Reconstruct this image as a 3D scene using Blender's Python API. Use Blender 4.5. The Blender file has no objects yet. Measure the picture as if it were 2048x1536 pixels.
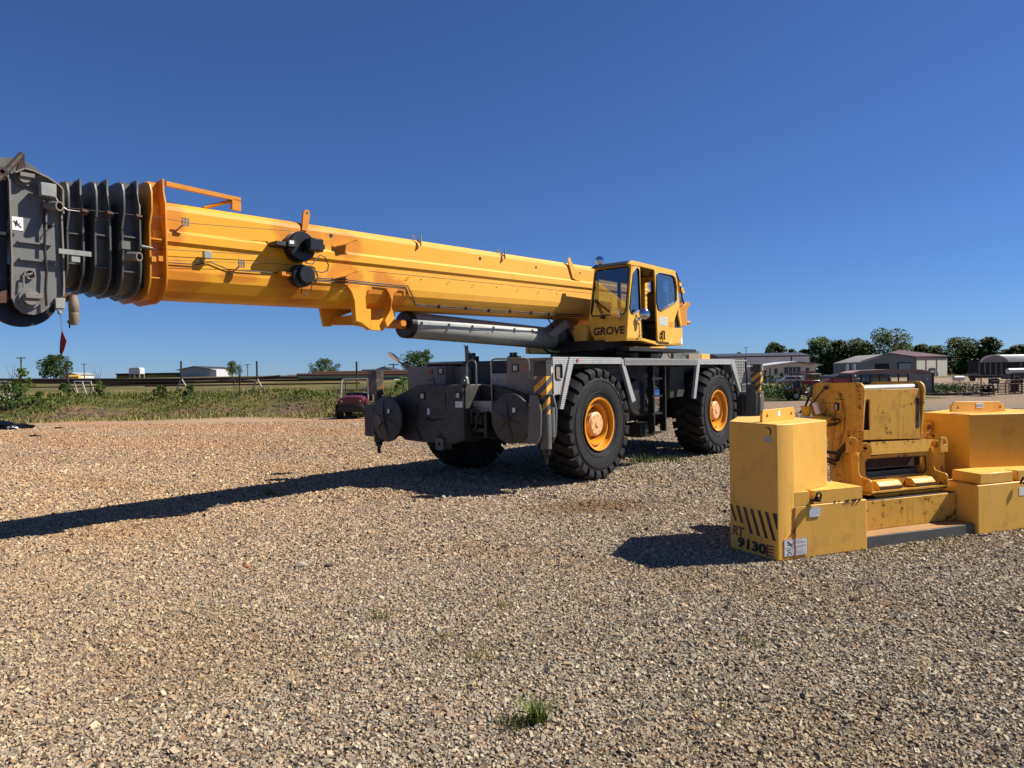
import bpy, bmesh, math, random
import numpy as np
from mathutils import Vector, Matrix, geometry
R = math.radians
S = bpy.context.scene
COL = S.collection
rng = random.Random(7)

# ------------------------------------------------------------------ camera model and surveyed frames
FPX, HC = 1420.0, 1.95
PIT, ROLL = math.atan(17/1420.0), R(1.0)
def ray(px, py):
    a, b = px-1024, py-768
    a2 = a*math.cos(ROLL)-b*math.sin(ROLL); b2 = a*math.sin(ROLL)+b*math.cos(ROLL)
    x, y = a2/FPX, -b2/FPX
    return (x, math.cos(PIT)+y*math.sin(PIT), y*math.cos(PIT)-math.sin(PIT))
class Fr:
    """ground frame: origin o, rotation a; Y/X/Z give the local point of a survey ray on a plane of this frame"""
    def __init__(s, o, a):
        s.o = o; s.a = R(a); s.u = (math.cos(s.a), math.sin(s.a)); s.v = (-s.u[1], s.u[0])
    def _l(s, p, z):
        d = (p[0]-s.o[0], p[1]-s.o[1]); return Vector((d[0]*s.u[0]+d[1]*s.u[1], d[0]*s.v[0]+d[1]*s.v[1], z))
    def _i(s, px, py, n, c):
        r = ray(px, py); t = (c+s.o[0]*n[0]+s.o[1]*n[1])/(r[0]*n[0]+r[1]*n[1]); return s._l((t*r[0], t*r[1]), HC+t*r[2])
    def Y(s, px, py, c): return s._i(px, py, s.v, c)
    def X(s, px, py, c): return s._i(px, py, s.u, c)
    def Z(s, px, py, z):
        r = ray(px, py); t = (z-HC)/r[2]; return s._l((r[0]*t, r[1]*t), z)
    def D(s, px, py, d):
        r = ray(px, py); t = d/r[1]; return s._l((r[0]*t, r[1]*t), HC+t*r[2])
W = Fr((0, 0), 0)
C = Fr((1.62, 13.0), 49.5)      # crane
K = Fr((2.68, 7.22), 20.6)      # counterweights

# ------------------------------------------------------------------ mesh builder
class MB:
    def __init__(s): s.v = []; s.f = []; s.sm = []
    def add(s, vs, fs, sm=False):
        b = len(s.v); s.v += [tuple(q) for q in vs]; s.f += [tuple(i+b for i in f) for f in fs]; s.sm += [sm]*len(fs); return s
    def box(s, x0, x1, y0, y1, z0, z1):
        vs = [(x, y, z) for z in (z0, z1) for y in (y0, y1) for x in (x0, x1)]
        return s.add(vs, [(0,2,3,1), (4,5,7,6), (0,1,5,4), (2,6,7,3), (0,4,6,2), (1,3,7,5)])
    def prism(s, pts, vec, sm=False):
        pts = [Vector(p) for p in pts]; vec = Vector(vec); n = len(pts)
        s.add(pts+[p+vec for p in pts], [tuple(range(n)), tuple(range(2*n-1, n-1, -1))]+[(i, (i+1) % n, (i+1) % n+n, i+n) for i in range(n)], sm); return s
    def holed(s, outer, holes, vec):
        """plate with through holes"""
        outer = [Vector(p) for p in outer]; holes = [[Vector(p) for p in h] for h in holes]; vec = Vector(vec)
        loops = [outer]+holes; allp = [p for l in loops for p in l]; n = len(allp)
        tris = geometry.tessellate_polygon(loops)
        fs = [tuple(t) for t in tris]+[tuple(i+n for i in reversed(t)) for t in tris]; b = 0
        for l in loops:
            m = len(l)
            for i in range(m): fs.append((b+i, b+(i+1) % m, b+(i+1) % m+n, b+i+n))
            b += m
        return s.add(allp+[p+vec for p in allp], fs)
    def tube(s, pts, r, n=8, closed=False):
        pts = [Vector(p) for p in pts]; m = len(pts); vs = []; prev = None
        for i, p in enumerate(pts):
            a = pts[(i-1) % m] if (closed or i > 0) else p; b = pts[(i+1) % m] if (closed or i < m-1) else p
            t = (b-a).normalized() if (b-a).length > 1e-9 else Vector((0, 0, 1))
            if prev is None:
                up = Vector((0, 0, 1)) if abs(t.z) < .9 else Vector((1, 0, 0)); prev = t.cross(up).normalized()
            e = prev-t*prev.dot(t); e = e.normalized() if e.length > 1e-6 else t.orthogonal().normalized(); prev = e; g = t.cross(e)
            rr = r[i] if isinstance(r, (list, tuple)) else r
            vs += [p+(e*math.cos(2*math.pi*k/n)+g*math.sin(2*math.pi*k/n))*rr for k in range(n)]
        fs = []
        for i in range(m if closed else m-1):
            j = (i+1) % m
            for k in range(n): fs.append((i*n+k, i*n+(k+1) % n, j*n+(k+1) % n, j*n+k))
        s.add(vs, fs, True)
        if not closed: s.add(vs[:n], [tuple(range(n))[::-1]]); s.add(vs[-n:], [tuple(range(n))])
        return s
    def cyl(s, p0, p1, r, r1=None, n=20): return s.tube([p0, p1], [r, r if r1 is None else r1], n)
    def lathe(s, prof, c, axis, n=32, sm=True):
        """prof: (radius, distance along axis)"""
        c = Vector(c); ax = Vector(axis).normalized(); e = ax.orthogonal().normalized(); g = ax.cross(e); vs = []
        for (r, d) in prof: vs += [c+ax*d+(e*math.cos(2*math.pi*k/n)+g*math.sin(2*math.pi*k/n))*r for k in range(n)]
        fs = []
        for i in range(len(prof)-1):
            for k in range(n): fs.append((i*n+k, i*n+(k+1) % n, (i+1)*n+(k+1) % n, (i+1)*n+k))
        if prof[0][0] > 1e-4: pass
        return s.add(vs, fs, sm)
    def disc(s, c, axis, r, t, n=24): c = Vector(c); a = Vector(axis).normalized(); return s.cyl(c, c+a*t, r, n=n)
    def ball(s, c, r, n=10, sc=(1, 1, 1)):
        vs = []; fs = []; m = n//2+1
        for i in range(m+1):
            th = math.pi*i/m
            for k in range(n): vs.append((c[0]+sc[0]*r*math.sin(th)*math.cos(2*math.pi*k/n), c[1]+sc[1]*r*math.sin(th)*math.sin(2*math.pi*k/n), c[2]+sc[2]*r*math.cos(th)))
        for i in range(m):
            for k in range(n): fs.append((i*n+k, i*n+(k+1) % n, (i+1)*n+(k+1) % n, (i+1)*n+k))
        return s.add(vs, fs, True)
    def islands(s):
        key = {}; par = list(range(len(s.v)))
        def find(i):
            while par[i] != i: par[i] = par[par[i]]; i = par[i]
            return i
        for i, v in enumerate(s.v):
            k = tuple(round(c, 5) for c in v)
            if k in key: par[find(i)] = find(key[k])
            else: key[k] = i
        for f in s.f:
            for j in f[1:]: par[find(f[0])] = find(j)
        grp = {}
        for f, sm in zip(s.f, s.sm): grp.setdefault(find(f[0]), []).append((f, sm))
        out = []
        for g in grp.values():
            m = MB(); mp = {}
            for f, sm in g:
                for i in f:
                    if i not in mp: mp[i] = len(m.v); m.v.append(s.v[i])
                m.f.append(tuple(mp[i] for i in f)); m.sm.append(sm)
            out.append(m)
        return out
    def build(s, name, mat, parent=None, bevel=0, seg=1, clean=True):
        if name in ('hose', 'stiffener', 'lifting_lug', 'guide_fin', 'cable_lug'):
            isl = s.islands()
            if len(isl) > 1: return [MB._build(q, name, mat, parent, bevel, seg, clean) for q in isl][0]
        return s._build(name, mat, parent, bevel, seg, clean)
    def _build(s, name, mat, parent=None, bevel=0, seg=1, clean=True):
        me = bpy.data.meshes.new(name); me.from_pydata(s.v, [], s.f)
        me.polygons.foreach_set('use_smooth', s.sm)
        if clean:
            bm = bmesh.new(); bm.from_mesh(me)
            bmesh.ops.remove_doubles(bm, verts=bm.verts, dist=1e-5)
            bmesh.ops.recalc_face_normals(bm, faces=bm.faces); bm.to_mesh(me); bm.free()
        me.set_sharp_from_angle(angle=R(38))
        me.materials.append(mat)
        o = bpy.data.objects.new(name, me); COL.objects.link(o)
        if parent is not None: o.parent = parent
        if bevel:
            b = o.modifiers.new('bevel', 'BEVEL'); b.width = bevel; b.segments = seg; b.limit_method = 'ANGLE'; b.angle_limit = R(35); b.harden_normals = False
        return o
def tag(o, label=None, cat=None, group=None, kind=None):
    if label: o['label'] = label
    if cat: o['category'] = cat
    if group: o['group'] = group
    if kind: o['kind'] = kind
    return o
def empty(name, loc=(0, 0, 0), rz=0, parent=None):
    o = bpy.data.objects.new(name, None); COL.objects.link(o); o.location = loc; o.rotation_euler = (0, 0, rz); o.empty_display_size = .2
    if parent is not None: o.parent = parent
    return o
def kids(o): return [c for c in bpy.data.objects if c.parent == o]
def copy_tree(o, parent=None, ch=None):
    c = o.copy(); COL.objects.link(c); c.parent = parent
    for k in kids(o): copy_tree(k, c)
    return c
def arc(c, r, a0, a1, n, f):
    return [f(c[0]+r*math.cos(R(a0+(a1-a0)*i/n)), c[1]+r*math.sin(R(a0+(a1-a0)*i/n))) for i in range(n+1)]
def circ(c, r, n, f): return [f(c[0]+r*math.cos(2*math.pi*i/n), c[1]+r*math.sin(2*math.pi*i/n)) for i in range(n)]

# ------------------------------------------------------------------ materials
def nt(name):
    m = bpy.data.materials.new(name); m.use_nodes = True; t = m.node_tree; t.nodes.clear()
    o = t.nodes.new('ShaderNodeOutputMaterial'); b = t.nodes.new('ShaderNodeBsdfPrincipled'); t.links.new(b.outputs[0], o.inputs[0])
    return m, t, b
def N(t, typ, **kw):
    n = t.nodes.new('ShaderNode'+typ)
    for k, v in kw.items():
        if k.startswith('i_'): n.inputs[k[2:].replace('_', ' ')].default_value = v
        else: setattr(n, k, v)
    return n
def mixc(t, fac, a, b, mode='MIX'):
    m = t.nodes.new('ShaderNodeMix'); m.data_type = 'RGBA'; m.blend_type = mode
    for i, x in ((0, fac), (6, a), (7, b)):
        if isinstance(x, (int, float)): m.inputs[i].default_value = x
        elif isinstance(x, (tuple, list)): m.inputs[i].default_value = (*x[:3], 1)
        else: t.links.new(x, m.inputs[i])
    return m.outputs[2]
def ramp(t, src, p0, p1, c0=(0, 0, 0), c1=(1, 1, 1)):
    r = t.nodes.new('ShaderNodeValToRGB'); r.color_ramp.elements[0].position = p0; r.color_ramp.elements[1].position = p1
    r.color_ramp.elements[0].color = (*c0, 1); r.color_ramp.elements[1].color = (*c1, 1); t.links.new(src, r.inputs[0]); return r.outputs[0]
def noise(t, scale, detail=4, rough=.55, vec=None, stretch=None):
    n = t.nodes.new('ShaderNodeTexNoise'); n.inputs['Scale'].default_value = scale; n.inputs['Detail'].default_value = detail; n.inputs['Roughness'].default_value = rough
    tc = t.nodes.new('ShaderNodeTexCoord') if vec is None else None
    src = tc.outputs['Object'] if vec is None else vec
    if stretch:
        mp = t.nodes.new('ShaderNodeMapping'); mp.inputs['Scale'].default_value = stretch; t.links.new(src, mp.inputs[0]); src = mp.outputs[0]
    t.links.new(src, n.inputs['Vector']); return n.outputs['Fac']
def bump(t, b, h, strength=.3, dist=.01):
    n = t.nodes.new('ShaderNodeBump'); n.inputs['Strength'].default_value = strength; n.inputs['Distance'].default_value = dist
    t.links.new(h, n.inputs['Height']); t.links.new(n.outputs[0], b.inputs['Normal'])
def paint(name, col, rough=.45, metal=0, var=.18, dirt=None, dirt_amt=.35, rust=0, streak=0, scale=1.5, bmp=.15, spec=.5, coat=0):
    if 'yellow' not in name and 'orange' not in name and 'hub' not in name:
        col = [x*k_ for x, k_ in zip(col, (.61, .59, .56))]; dirt = [x*.6 for x in dirt] if dirt else None
    else:
        col = [x*.85 for x in col]; dirt = [x*.8 for x in dirt] if dirt else None
    m, t, b = nt(name)
    c = mixc(t, noise(t, scale, 5), [x*(1-var) for x in col], [min(1, x*(1+var)) for x in col])
    d = dirt or [x*.45 for x in col]
    c = mixc(t, ramp(t, noise(t, scale*4, 8, .65), .52, .52+.9*(1-dirt_amt)), c, d)
    if streak:
        s = ramp(t, noise(t, 3.0, 4, .6, stretch=(6, 6, .35)), .55, .75)
        ml = N(t, 'Math', operation='MULTIPLY'); t.links.new(s, ml.inputs[0]); ml.inputs[1].default_value = streak
        c = mixc(t, ml.outputs[0], c, (.16, .06, .015))
    if rust:
        s = ramp(t, noise(t, scale*5, 8, .7), .72-rust*.25, .76-rust*.2)
        c = mixc(t, s, c, (.10, .032, .012))
    t.links.new(c, b.inputs['Base Color'])
    rr = ramp(t, noise(t, scale*3, 6), .3, .8, (rough*.8,)*3, (min(1, rough*1.35),)*3); t.links.new(rr, b.inputs['Roughness'])
    b.inputs['Metallic'].default_value = metal; b.inputs['Specular IOR Level'].default_value = spec*(.55 if 'yellow' in name or 'orange' in name else 1)
    if coat: b.inputs['Coat Weight'].default_value = coat*.5; b.inputs['Coat Roughness'].default_value = .15
    bump(t, b, noise(t, 60, 4), bmp, .002)
    return m
def plain(name, col, rough=.75, metal=0, emit=0):
    m, t, b = nt(name); b.inputs['Base Color'].default_value = (*col, 1); b.inputs['Roughness'].default_value = rough; b.inputs['Metallic'].default_value = metal; col = [x*.84 for x in col]
    c = mixc(t, noise(t, 9, 5), [x*.8 for x in col], [min(1, x*1.15) for x in col]); t.links.new(c, b.inputs['Base Color'])
    return m
def glass(name, tint=(.55, .62, .6), refl=.12):
    m, t, b = nt(name); out = t.nodes['Material Output']
    tr = N(t, 'BsdfTransparent'); tr.inputs[0].default_value = (*tint, 1)
    gl = N(t, 'BsdfGlossy'); gl.inputs['Roughness'].default_value = .03; gl.inputs[0].default_value = (.9, .95, 1, 1)
    lw = N(t, 'LayerWeight'); lw.inputs[0].default_value = .25
    mm = N(t, 'Math', operation='MULTIPLY_ADD'); t.links.new(lw.outputs['Facing'], mm.inputs[0]); mm.inputs[1].default_value = .5; mm.inputs[2].default_value = refl
    mx = N(t, 'MixShader'); t.links.new(mm.outputs[0], mx.inputs[0]); t.links.new(tr.outputs[0], mx.inputs[1]); t.links.new(gl.outputs[0], mx.inputs[2])
    t.links.new(mx.outputs[0], out.inputs[0]); t.nodes.remove(b); return m
def tread_plate(name, col=(.52, .52, .5), sc=42):
    m, t, b = nt(name); tc = N(t, 'TexCoord'); sp = N(t, 'SeparateXYZ'); t.links.new(tc.outputs['Object'], sp.inputs[0])
    def sn(a, bq, ph):
        ad = N(t, 'Math', operation='MULTIPLY_ADD'); t.links.new(a, ad.inputs[0]); ad.inputs[1].default_value = 1; t.links.new(bq, ad.inputs[2])
        mu = N(t, 'Math', operation='MULTIPLY'); t.links.new(ad.outputs[0], mu.inputs[0]); mu.inputs[1].default_value = sc*ph
        s_ = N(t, 'Math', operation='SINE'); t.links.new(mu.outputs[0], s_.inputs[0]); return s_.outputs[0]
    xy = N(t, 'Math', operation='ADD'); t.links.new(sp.outputs[0], xy.inputs[0]); t.links.new(sp.outputs[1], xy.inputs[1])
    ng = N(t, 'Math', operation='MULTIPLY'); t.links.new(sp.outputs[2], ng.inputs[0]); ng.inputs[1].default_value = -1
    a = sn(xy.outputs[0], sp.outputs[2], 2.2); c = sn(xy.outputs[0], ng.outputs[0], 2.2)
    pr = N(t, 'Math', operation='MULTIPLY'); t.links.new(a, pr.inputs[0]); t.links.new(c, pr.inputs[1])
    cc = mixc(t, ramp(t, pr.outputs[0], .1, .6), [x*.72 for x in col], [min(1, x*1.2) for x in col])
    cc = mixc(t, ramp(t, noise(t, 5, 8, .7), .5, .9), cc, [x*.4 for x in col])
    t.links.new(cc, b.inputs['Base Color']); b.inputs['Metallic'].default_value = .35; b.inputs['Roughness'].default_value = .45
    bump(t, b, pr.outputs[0], .5, .004); return m
def stripes(name, c1, c2, freq, skew, ax=(1, 0)):
    """hazard stripes running diagonally round a post; object coordinates"""
    m, t, b = nt(name); tc = N(t, 'TexCoord'); sp = N(t, 'SeparateXYZ'); t.links.new(tc.outputs['Object'], sp.inputs[0])
    a = N(t, 'Math', operation='MULTIPLY_ADD'); t.links.new(sp.outputs[1], a.inputs[0]); a.inputs[1].default_value = skew; t.links.new(sp.outputs[2], a.inputs[2])
    a2 = N(t, 'Math', operation='MULTIPLY_ADD'); t.links.new(sp.outputs[0], a2.inputs[0]); a2.inputs[1].default_value = -skew; t.links.new(a.outputs[0], a2.inputs[2])
    mu = N(t, 'Math', operation='MULTIPLY'); t.links.new(a2.outputs[0], mu.inputs[0]); mu.inputs[1].default_value = freq
    fr = N(t, 'Math', operation='FRACT'); t.links.new(mu.outputs[0], fr.inputs[0])
    gt = N(t, 'Math', operation='GREATER_THAN'); t.links.new(fr.outputs[0], gt.inputs[0]); gt.inputs[1].default_value = .5
    c = mixc(t, gt.outputs[0], c1, c2); c = mixc(t, ramp(t, noise(t, 12, 8, .7), .5, .95), c, (.03, .03, .03))
    t.links.new(c, b.inputs['Base Color']); b.inputs['Roughness'].default_value = .5; return m

M = {}
YEL = (.82, .50, .05)
M['yellow'] = paint('yellow_paint', YEL, .38, var=.1, dirt=(.45, .2, .03), dirt_amt=.3, scale=.8, coat=.2)
M['orange'] = paint('orange_paint', (.66, .26, .025), .4, var=.15, dirt=(.3, .11, .02), dirt_amt=.4, rust=.25, scale=1.2)
M['cabyellow'] = paint('cab_yellow_paint', (.84, .475, .07), .4, var=.08, dirt_amt=.2, coat=.15)
M['grey'] = paint('grey_paint', (.17, .18, .17), .5, var=.2, dirt=(.07, .055, .04), dirt_amt=.45, rust=.1)
M['dgrey'] = paint('dark_grey_paint', (.062, .064, .060), .55, var=.25, dirt=(.15, .12, .09), dirt_amt=.35, rust=.05)
M['boomgrey'] = paint('boom_grey_paint', (.125, .13, .132), .42, var=.15, dirt=(.04, .035, .03), dirt_amt=.35, rust=.22, streak=.15)
M['headgrey'] = paint('head_grey_paint', (.22, .225, .22), .42, var=.15, dirt=(.07, .06, .05), dirt_amt=.35, rust=.22, streak=.2)
M['edge'] = paint('worn_edge_metal', (.30, .27, .24), .5, .2, var=.3, rust=.4)
M['black'] = paint('black_paint', (.012, .012, .013), .5, var=.2, dirt=(.03, .028, .025), dirt_amt=.3)
M['black_plastic'] = paint('black_plastic', (.014, .014, .015), .35, var=.2, dirt=(.03, .028, .025), dirt_amt=.2)
M['rubber'] = paint('tyre_rubber', (.022, .022, .024), .72, var=.2, dirt=(.06, .05, .04), dirt_amt=.4, scale=2.5, bmp=.3, spec=.3)
M['rim'] = paint('rim_yellow_paint', (.80, .33, .02), .35, var=.1, dirt=(.4, .15, .02), dirt_amt=.25, rust=.08, coat=.3)
M['hub'] = paint('faded_hub_paint', (.80, .45, .20), .5, var=.12, dirt=(.45, .2, .08), dirt_amt=.35)
M['rust'] = paint('rusty_steel', (.13, .05, .028), .8, var=.35, dirt=(.05, .02, .012), dirt_amt=.4, scale=3)
M['drust'] = paint('dark_rusty_steel', (.05, .025, .018), .8, var=.35, dirt=(.02, .012, .01), dirt_amt=.4, scale=3)
M['cyl'] = paint('cylinder_grey_paint', (.44, .46, .44), .4, var=.1, dirt=(.16, .16, .15), dirt_amt=.3, scale=2)
M['cylg'] = paint('cylinder_green_grey_paint', (.13, .16, .14), .45, var=.15, dirt=(.04, .04, .035), dirt_amt=.35)
M['alu'] = tread_plate('aluminium_tread_plate', (.50, .50, .48))
M['alud'] = tread_plate('brown_grey_tread_plate', (.46, .40, .35))
M['alup'] = paint('ribbed_aluminium', (.48, .48, .46), .45, .3, var=.1, dirt=(.25, .24, .22), dirt_amt=.35, scale=3)
M['bodyb'] = paint('brown_grey_panel_paint', (.33, .29, .25), .5, var=.12, dirt=(.16, .14, .12), dirt_amt=.3)
M['steel'] = paint('bare_steel', (.45, .44, .42), .35, .7, var=.2, dirt=(.2, .18, .16), dirt_amt=.4, rust=.08)
M['chrome'] = plain('polished_metal', (.7, .7, .7), .12, 1)
M['white'] = plain('white_label', (.8, .8, .8), .6)
M['lens'] = plain('clear_lamp_lens', (.55, .52, .45), .15)
M['amber'] = plain('red_amber_lens', (.45, .07, .015), .2)
M['red'] = plain('red_cloth', (.30, .03, .025), .8)
M['text'] = plain('dark_decal', (.012, .010, .014), .5)
M['textred'] = plain('faded_maroon_decal', (.16, .05, .06), .6)
M['glass'] = glass('window_glass')
M['dglass'] = glass('tinted_window_glass', (.16, .24, .26), .16)
M['seat'] = plain('black_vinyl', (.015, .015, .017), .5)
M['cw'] = paint('counterweight_faded_yellow', (.84, .46, .085), .5, var=.1, dirt=(.34, .19, .06), dirt_amt=.3, streak=.12, scale=.9, bmp=.2)
M['cws'] = paint('counterweight_shaded_yellow', (.82, .44, .055), .5, var=.08, dirt=(.36, .18, .04), dirt_amt=.25, scale=.9)  # deeper copy of the block yellow, shade put into the colour
M['cwr'] = paint('rusty_yellow_steel', (.74, .40, .06), .55, var=.15, dirt=(.25, .1, .025), dirt_amt=.5, rust=.6, streak=.6, scale=1.6)
M['cwd'] = paint('weathered_grey_yellow_plate', (.30, .24, .15), .6, var=.2, dirt=(.16, .12, .07), dirt_amt=.4, scale=1.5)
M['slab'] = paint('grey_steel_slab', (.13, .13, .125), .6, var=.2, dirt=(.06, .05, .04), dirt_amt=.4)
M['slabtop'] = paint('rust_dusted_slab_top', (.50, .28, .10), .7, var=.25, dirt=(.22, .11, .05), dirt_amt=.5, rust=.1)
M['rollerm'] = paint('worn_white_roller', (.42, .38, .30), .45, .1, var=.2, dirt=(.25, .19, .1), dirt_amt=.5, scale=4)
M['stain'] = plain('rust_stain', (.16, .045, .015), .8)
M['hose'] = plain('black_hose', (.015, .013, .012), .6)
M['rubberrust'] = plain('crusted_rust', (.06, .025, .015), .9)

def sticker(name, px, size, frame_fn, parent): pass
def text(name, body, size, o, xd, yd, mat, parent, sx=1, bold=.02, ext=.002, shear=0):
    cu = bpy.data.curves.new(name, 'FONT'); cu.body = body; cu.size = size; cu.offset = bold*size; cu.extrude = ext; cu.shear = shear; cu.resolution_u = 4
    ob = bpy.data.objects.new(name, cu); COL.objects.link(ob)
    me = bpy.data.meshes.new_from_object(ob); bpy.data.objects.remove(ob)
    o = Vector(o); xd = Vector(xd).normalized(); yd = Vector(yd).normalized(); nd = xd.cross(yd)
    for v in me.vertices: c = v.co.copy(); v.co = o+xd*c.x*sx+yd*c.y+nd*c.z
    me.materials.clear(); me.materials.append(mat); q = bpy.data.objects.new(name, me); COL.objects.link(q); q.parent = parent
    return q
# ------------------------------------------------------------------ MOBILE CRANE
crane = empty('mobile_crane', (C.o[0], C.o[1], 0), C.a)
tag(crane, 'large yellow rough terrain crane with long grey tipped boom parked on the gravel', 'crane')
WID, YB = 3.75, 1.35       # overall width, near face of the boom
BH = 1.13
def Bz(x): return 2.965+.0195*(x+7.17)
def part(mb, name, mat, parent=crane, **k): return mb.build(name, mat, parent, **k)

# --- wheels
def tyre_mb():
    mb = MB(); Ro = .965
    prof = [(.47, .07), (.52, .05), (.62, .03), (.74, .012), (.84, .02), (.90, .045), (.945, .09), (Ro, .16), (Ro+.004, .37), (Ro, .58), (.945, .65), (.90, .695), (.84, .72), (.74, .73), (.62, .71), (.5, .69), (.47, .67)]
    mb.lathe(prof, (0, 0, 1.03), (0, 1, 0), 72)
    for r in (.60, .80): mb.lathe([(r-.006, .02), (r, .006 if r > .7 else .026), (r+.006, .02)], (0, 0, 1.03), (0, 1, 0), 72)
    n = 25
    for side in (0, 1):
        for k in range(n):
            a0 = 2*math.pi*(k+.5*side)/n; wd = 2*math.pi/n
            sec = [(.37, 1.030, .30, .17), (.22, 1.030, .30, .10), (.08, 1.025, .32, 0), (.0, .985, .34, -.02), (-.008, .93, .33, -.02), (.012, .865, .28, -.02)]
            low = [(.37, .95), (.22, .95), (.10, .93), (.06, .92), (.05, .90), (.03, .86)]
            vs = []
            for (y, r, hw, sk), (yl, rl) in zip(sec, low):
                if side: y = .75-y; yl = .75-yl
                for (yy, rr) in ((y, r), (yl, rl)):
                    for sg in (-1, 1):
                        a = a0+wd*(sg*hw+sk*3); vs.append((rr*math.sin(a), yy, 1.03+rr*math.cos(a)))
            fs = []
            for i in range(5):
                b = i*4; fs += [(b, b+1, b+5, b+4), (b, b+4, b+6, b+2), (b+1, b+3, b+7, b+5)]
            fs += [(0, 2, 3, 1), (20, 21, 23, 22)]
            mb.add(vs, fs)
    return mb
def rim_mb():
    mb = MB()
    mb.lathe([(.455, .12), (.455, .03), (.487, .022), (.492, .04), (.480, .055), (.462, .06), (.440, .13), (.405, .15), (.395, .12), (.385, .10), (.355, .10), (.345, .12), (.335, .20), (.33, .34), (.0, .34)], (0, 0, 1.03), (0, 1, 0), 56)
    return mb
def hub_mb():
    mb = MB()
    mb.lathe([(.28, .335), (.275, .30), (.215, .295), (.215, .15), (.225, .115), (.20, .10), (.19, .085), (.0, .08)], (0, 0, 1.03), (0, 1, 0), 40)
    mb.lathe([(.055, .085), (.055, .068), (.0, .066)], (0, 0, 1.03), (0, 1, 0), 16)
    for k in range(8): a = 2*math.pi*k/8+.2; mb.cyl((.16*math.sin(a), .09, 1.03+.16*math.cos(a)), (.16*math.sin(a), .072, 1.03+.16*math.cos(a)), .009, n=6)
    return mb
def bolts_mb():
    mb = MB()
    for k in range(26): a = 2*math.pi*k/26; mb.cyl((.248*math.sin(a), .31, 1.03+.248*math.cos(a)), (.248*math.sin(a), .25, 1.03+.248*math.cos(a)), .014, n=6)
    return mb
w0 = empty('wheel', (0, 0, 0), 0, crane)
tyre_mb().build('tyre', M['rubber'], w0); rim_mb().build('rim', M['rim'], w0); hub_mb().build('hub', M['hub'], w0); bolts_mb().build('lug_bolts', M['hub'], w0)
w1 = copy_tree(w0, crane); w1.location = (5.1, 0, 0)
for x in (0, 5.1):
    w = copy_tree(w0, crane); w.location = (x, WID, 0); w.rotation_euler = (0, 0, math.pi)

# --- chassis
mb = MB().box(-1.0, 6.9, 1.35, 2.4, .85, 1.75).box(-1.1, 7.0, 1.2, 2.55, 1.1, 1.35)
mb.box(1.55, 3.6, .85, 1.35, 1.0, 2.05)
mb.box(-.95, 6.95, 1.16, 1.2, 1.3, 2.2).box(-.95, 6.95, 2.56, 2.6, 1.3, 2.2)  # thin side panels added so the wheel wells read black
part(mb, 'chassis_frame', M['black'], bevel=.01)
part(MB().box(-.7, 6.9, .5, .54, 1.95, 2.21).box(1.45, 3.7, .6, .64, 1.55, 2.2), 'deck_skirt', M['black'])  # black sheets added to stand in for the dark gap under the rails
for x in (0, 5.1): part(MB().cyl((x, .5, 1.03), (x, 3.25, 1.03), .2).ball((x, 1.87, 1.0), .42, 14), 'axle', M['black'])
# deck: centre, fenders
mb = MB().box(.9, 7.05, .12, WID-.15, 2.215, 2.252).box(-.9, .9, .12, 1.15, 2.215, 2.252).box(-.9, .9, 2.6, WID-.05, 2.215, 2.252)
part(mb, 'deck', M['alup'])
part(MB().box(-1.0, .89, 1.16, 2.59, 1.4, 2.235), 'engine_cover', M['black'], bevel=.03)
# front fender boxes: faces seen under the headlights
FX = -1.3
def XP(px, py, c=FX): return C.X(px, py, c)
a, b2 = XP(1013, 716).y, .1
part(MB().box(FX, -.9, .11, 1.14, 1.60, 2.25), 'fender_box', M['bodyb'], bevel=.008)
fl = MB().box(FX, -.9, 2.72, 3.82, 1.62, 2.16); fl.box(FX+.25, -.9, 2.3, 2.72, 1.7, 2.14)
part(fl, 'fender_box', M['bodyb'], bevel=.008)
# near side rails and fender strips in tread plate
YS = .1
def P2(px, py, y=YS): return C.Y(px, py, y)
def sideplate(pts, name, mat, y=YS, th=.02, parent=crane, **k): return part(MB().prism([P2(x_, y_, y) for x_, y_ in pts], (0, th, 0)), name, mat, parent, **k)
ft = 2.255
def xz(x, z, y=YS): return Vector((x, y, z))
mb = MB().holed([xz(-1.3, ft), xz(-.84, ft), xz(-1.13, 1.62), xz(-1.28, 1.60)], [[xz(x_, z_) for x_, z_ in ((-1.22, 2.13), (-1.07, 2.13), (-1.05, 2.10), (-1.05, 1.90), (-1.08, 1.87), (-1.2, 1.87), (-1.23, 1.9), (-1.23, 2.1))]], (0, .012, 0))
sp = part(mb, 'side_panel', M['alu'])
part(MB().tube([xz(x_, z_, YS-.006) for x_, z_ in ((-1.22, 2.13), (-1.07, 2.13), (-1.05, 2.10), (-1.05, 1.90), (-1.08, 1.87), (-1.2, 1.87), (-1.23, 1.9), (-1.23, 2.1))], .014, 6, True), 'window_seal', M['black'], sp)
part(MB().box(-1.2, -1.1, YS+.013, YS+.02, 1.89, 2.11), 'reflector', M['white'], sp)
mb = MB()
def strip(pts, th=.06, y=YS-.02):
    mb.prism([xz(x_, z_, y) for x_, z_ in pts], (0, th, 0))
strip([(-.83, ft+.002), (-.68, ft+.002), (-1.04, 1.36), (-1.14, 1.36)])
strip([(-.675, ft+.002), (.83, ft+.002), (.86, 2.14), (-.72, 2.14)])
strip([(.835, ft+.002), (.95, ft-.05), (1.38, 1.41), (1.24, 1.38), (.875, 2.14)])
part(mb, 'fender', M['alu'])
mb = MB()
strip([(4.13, ft-.02), (4.28, ft+.002), (4.02, 1.36), (3.9, 1.36)])
strip([(4.285, ft+.002), (6.0, ft+.002), (5.98, 2.13), (4.25, 2.13)])
strip([(6.005, ft+.002), (6.15, ft+.002), (6.60, 1.45), (6.5, 1.42), (5.99, 2.12)])
part(mb, 'fender', M['alu'])
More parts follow.
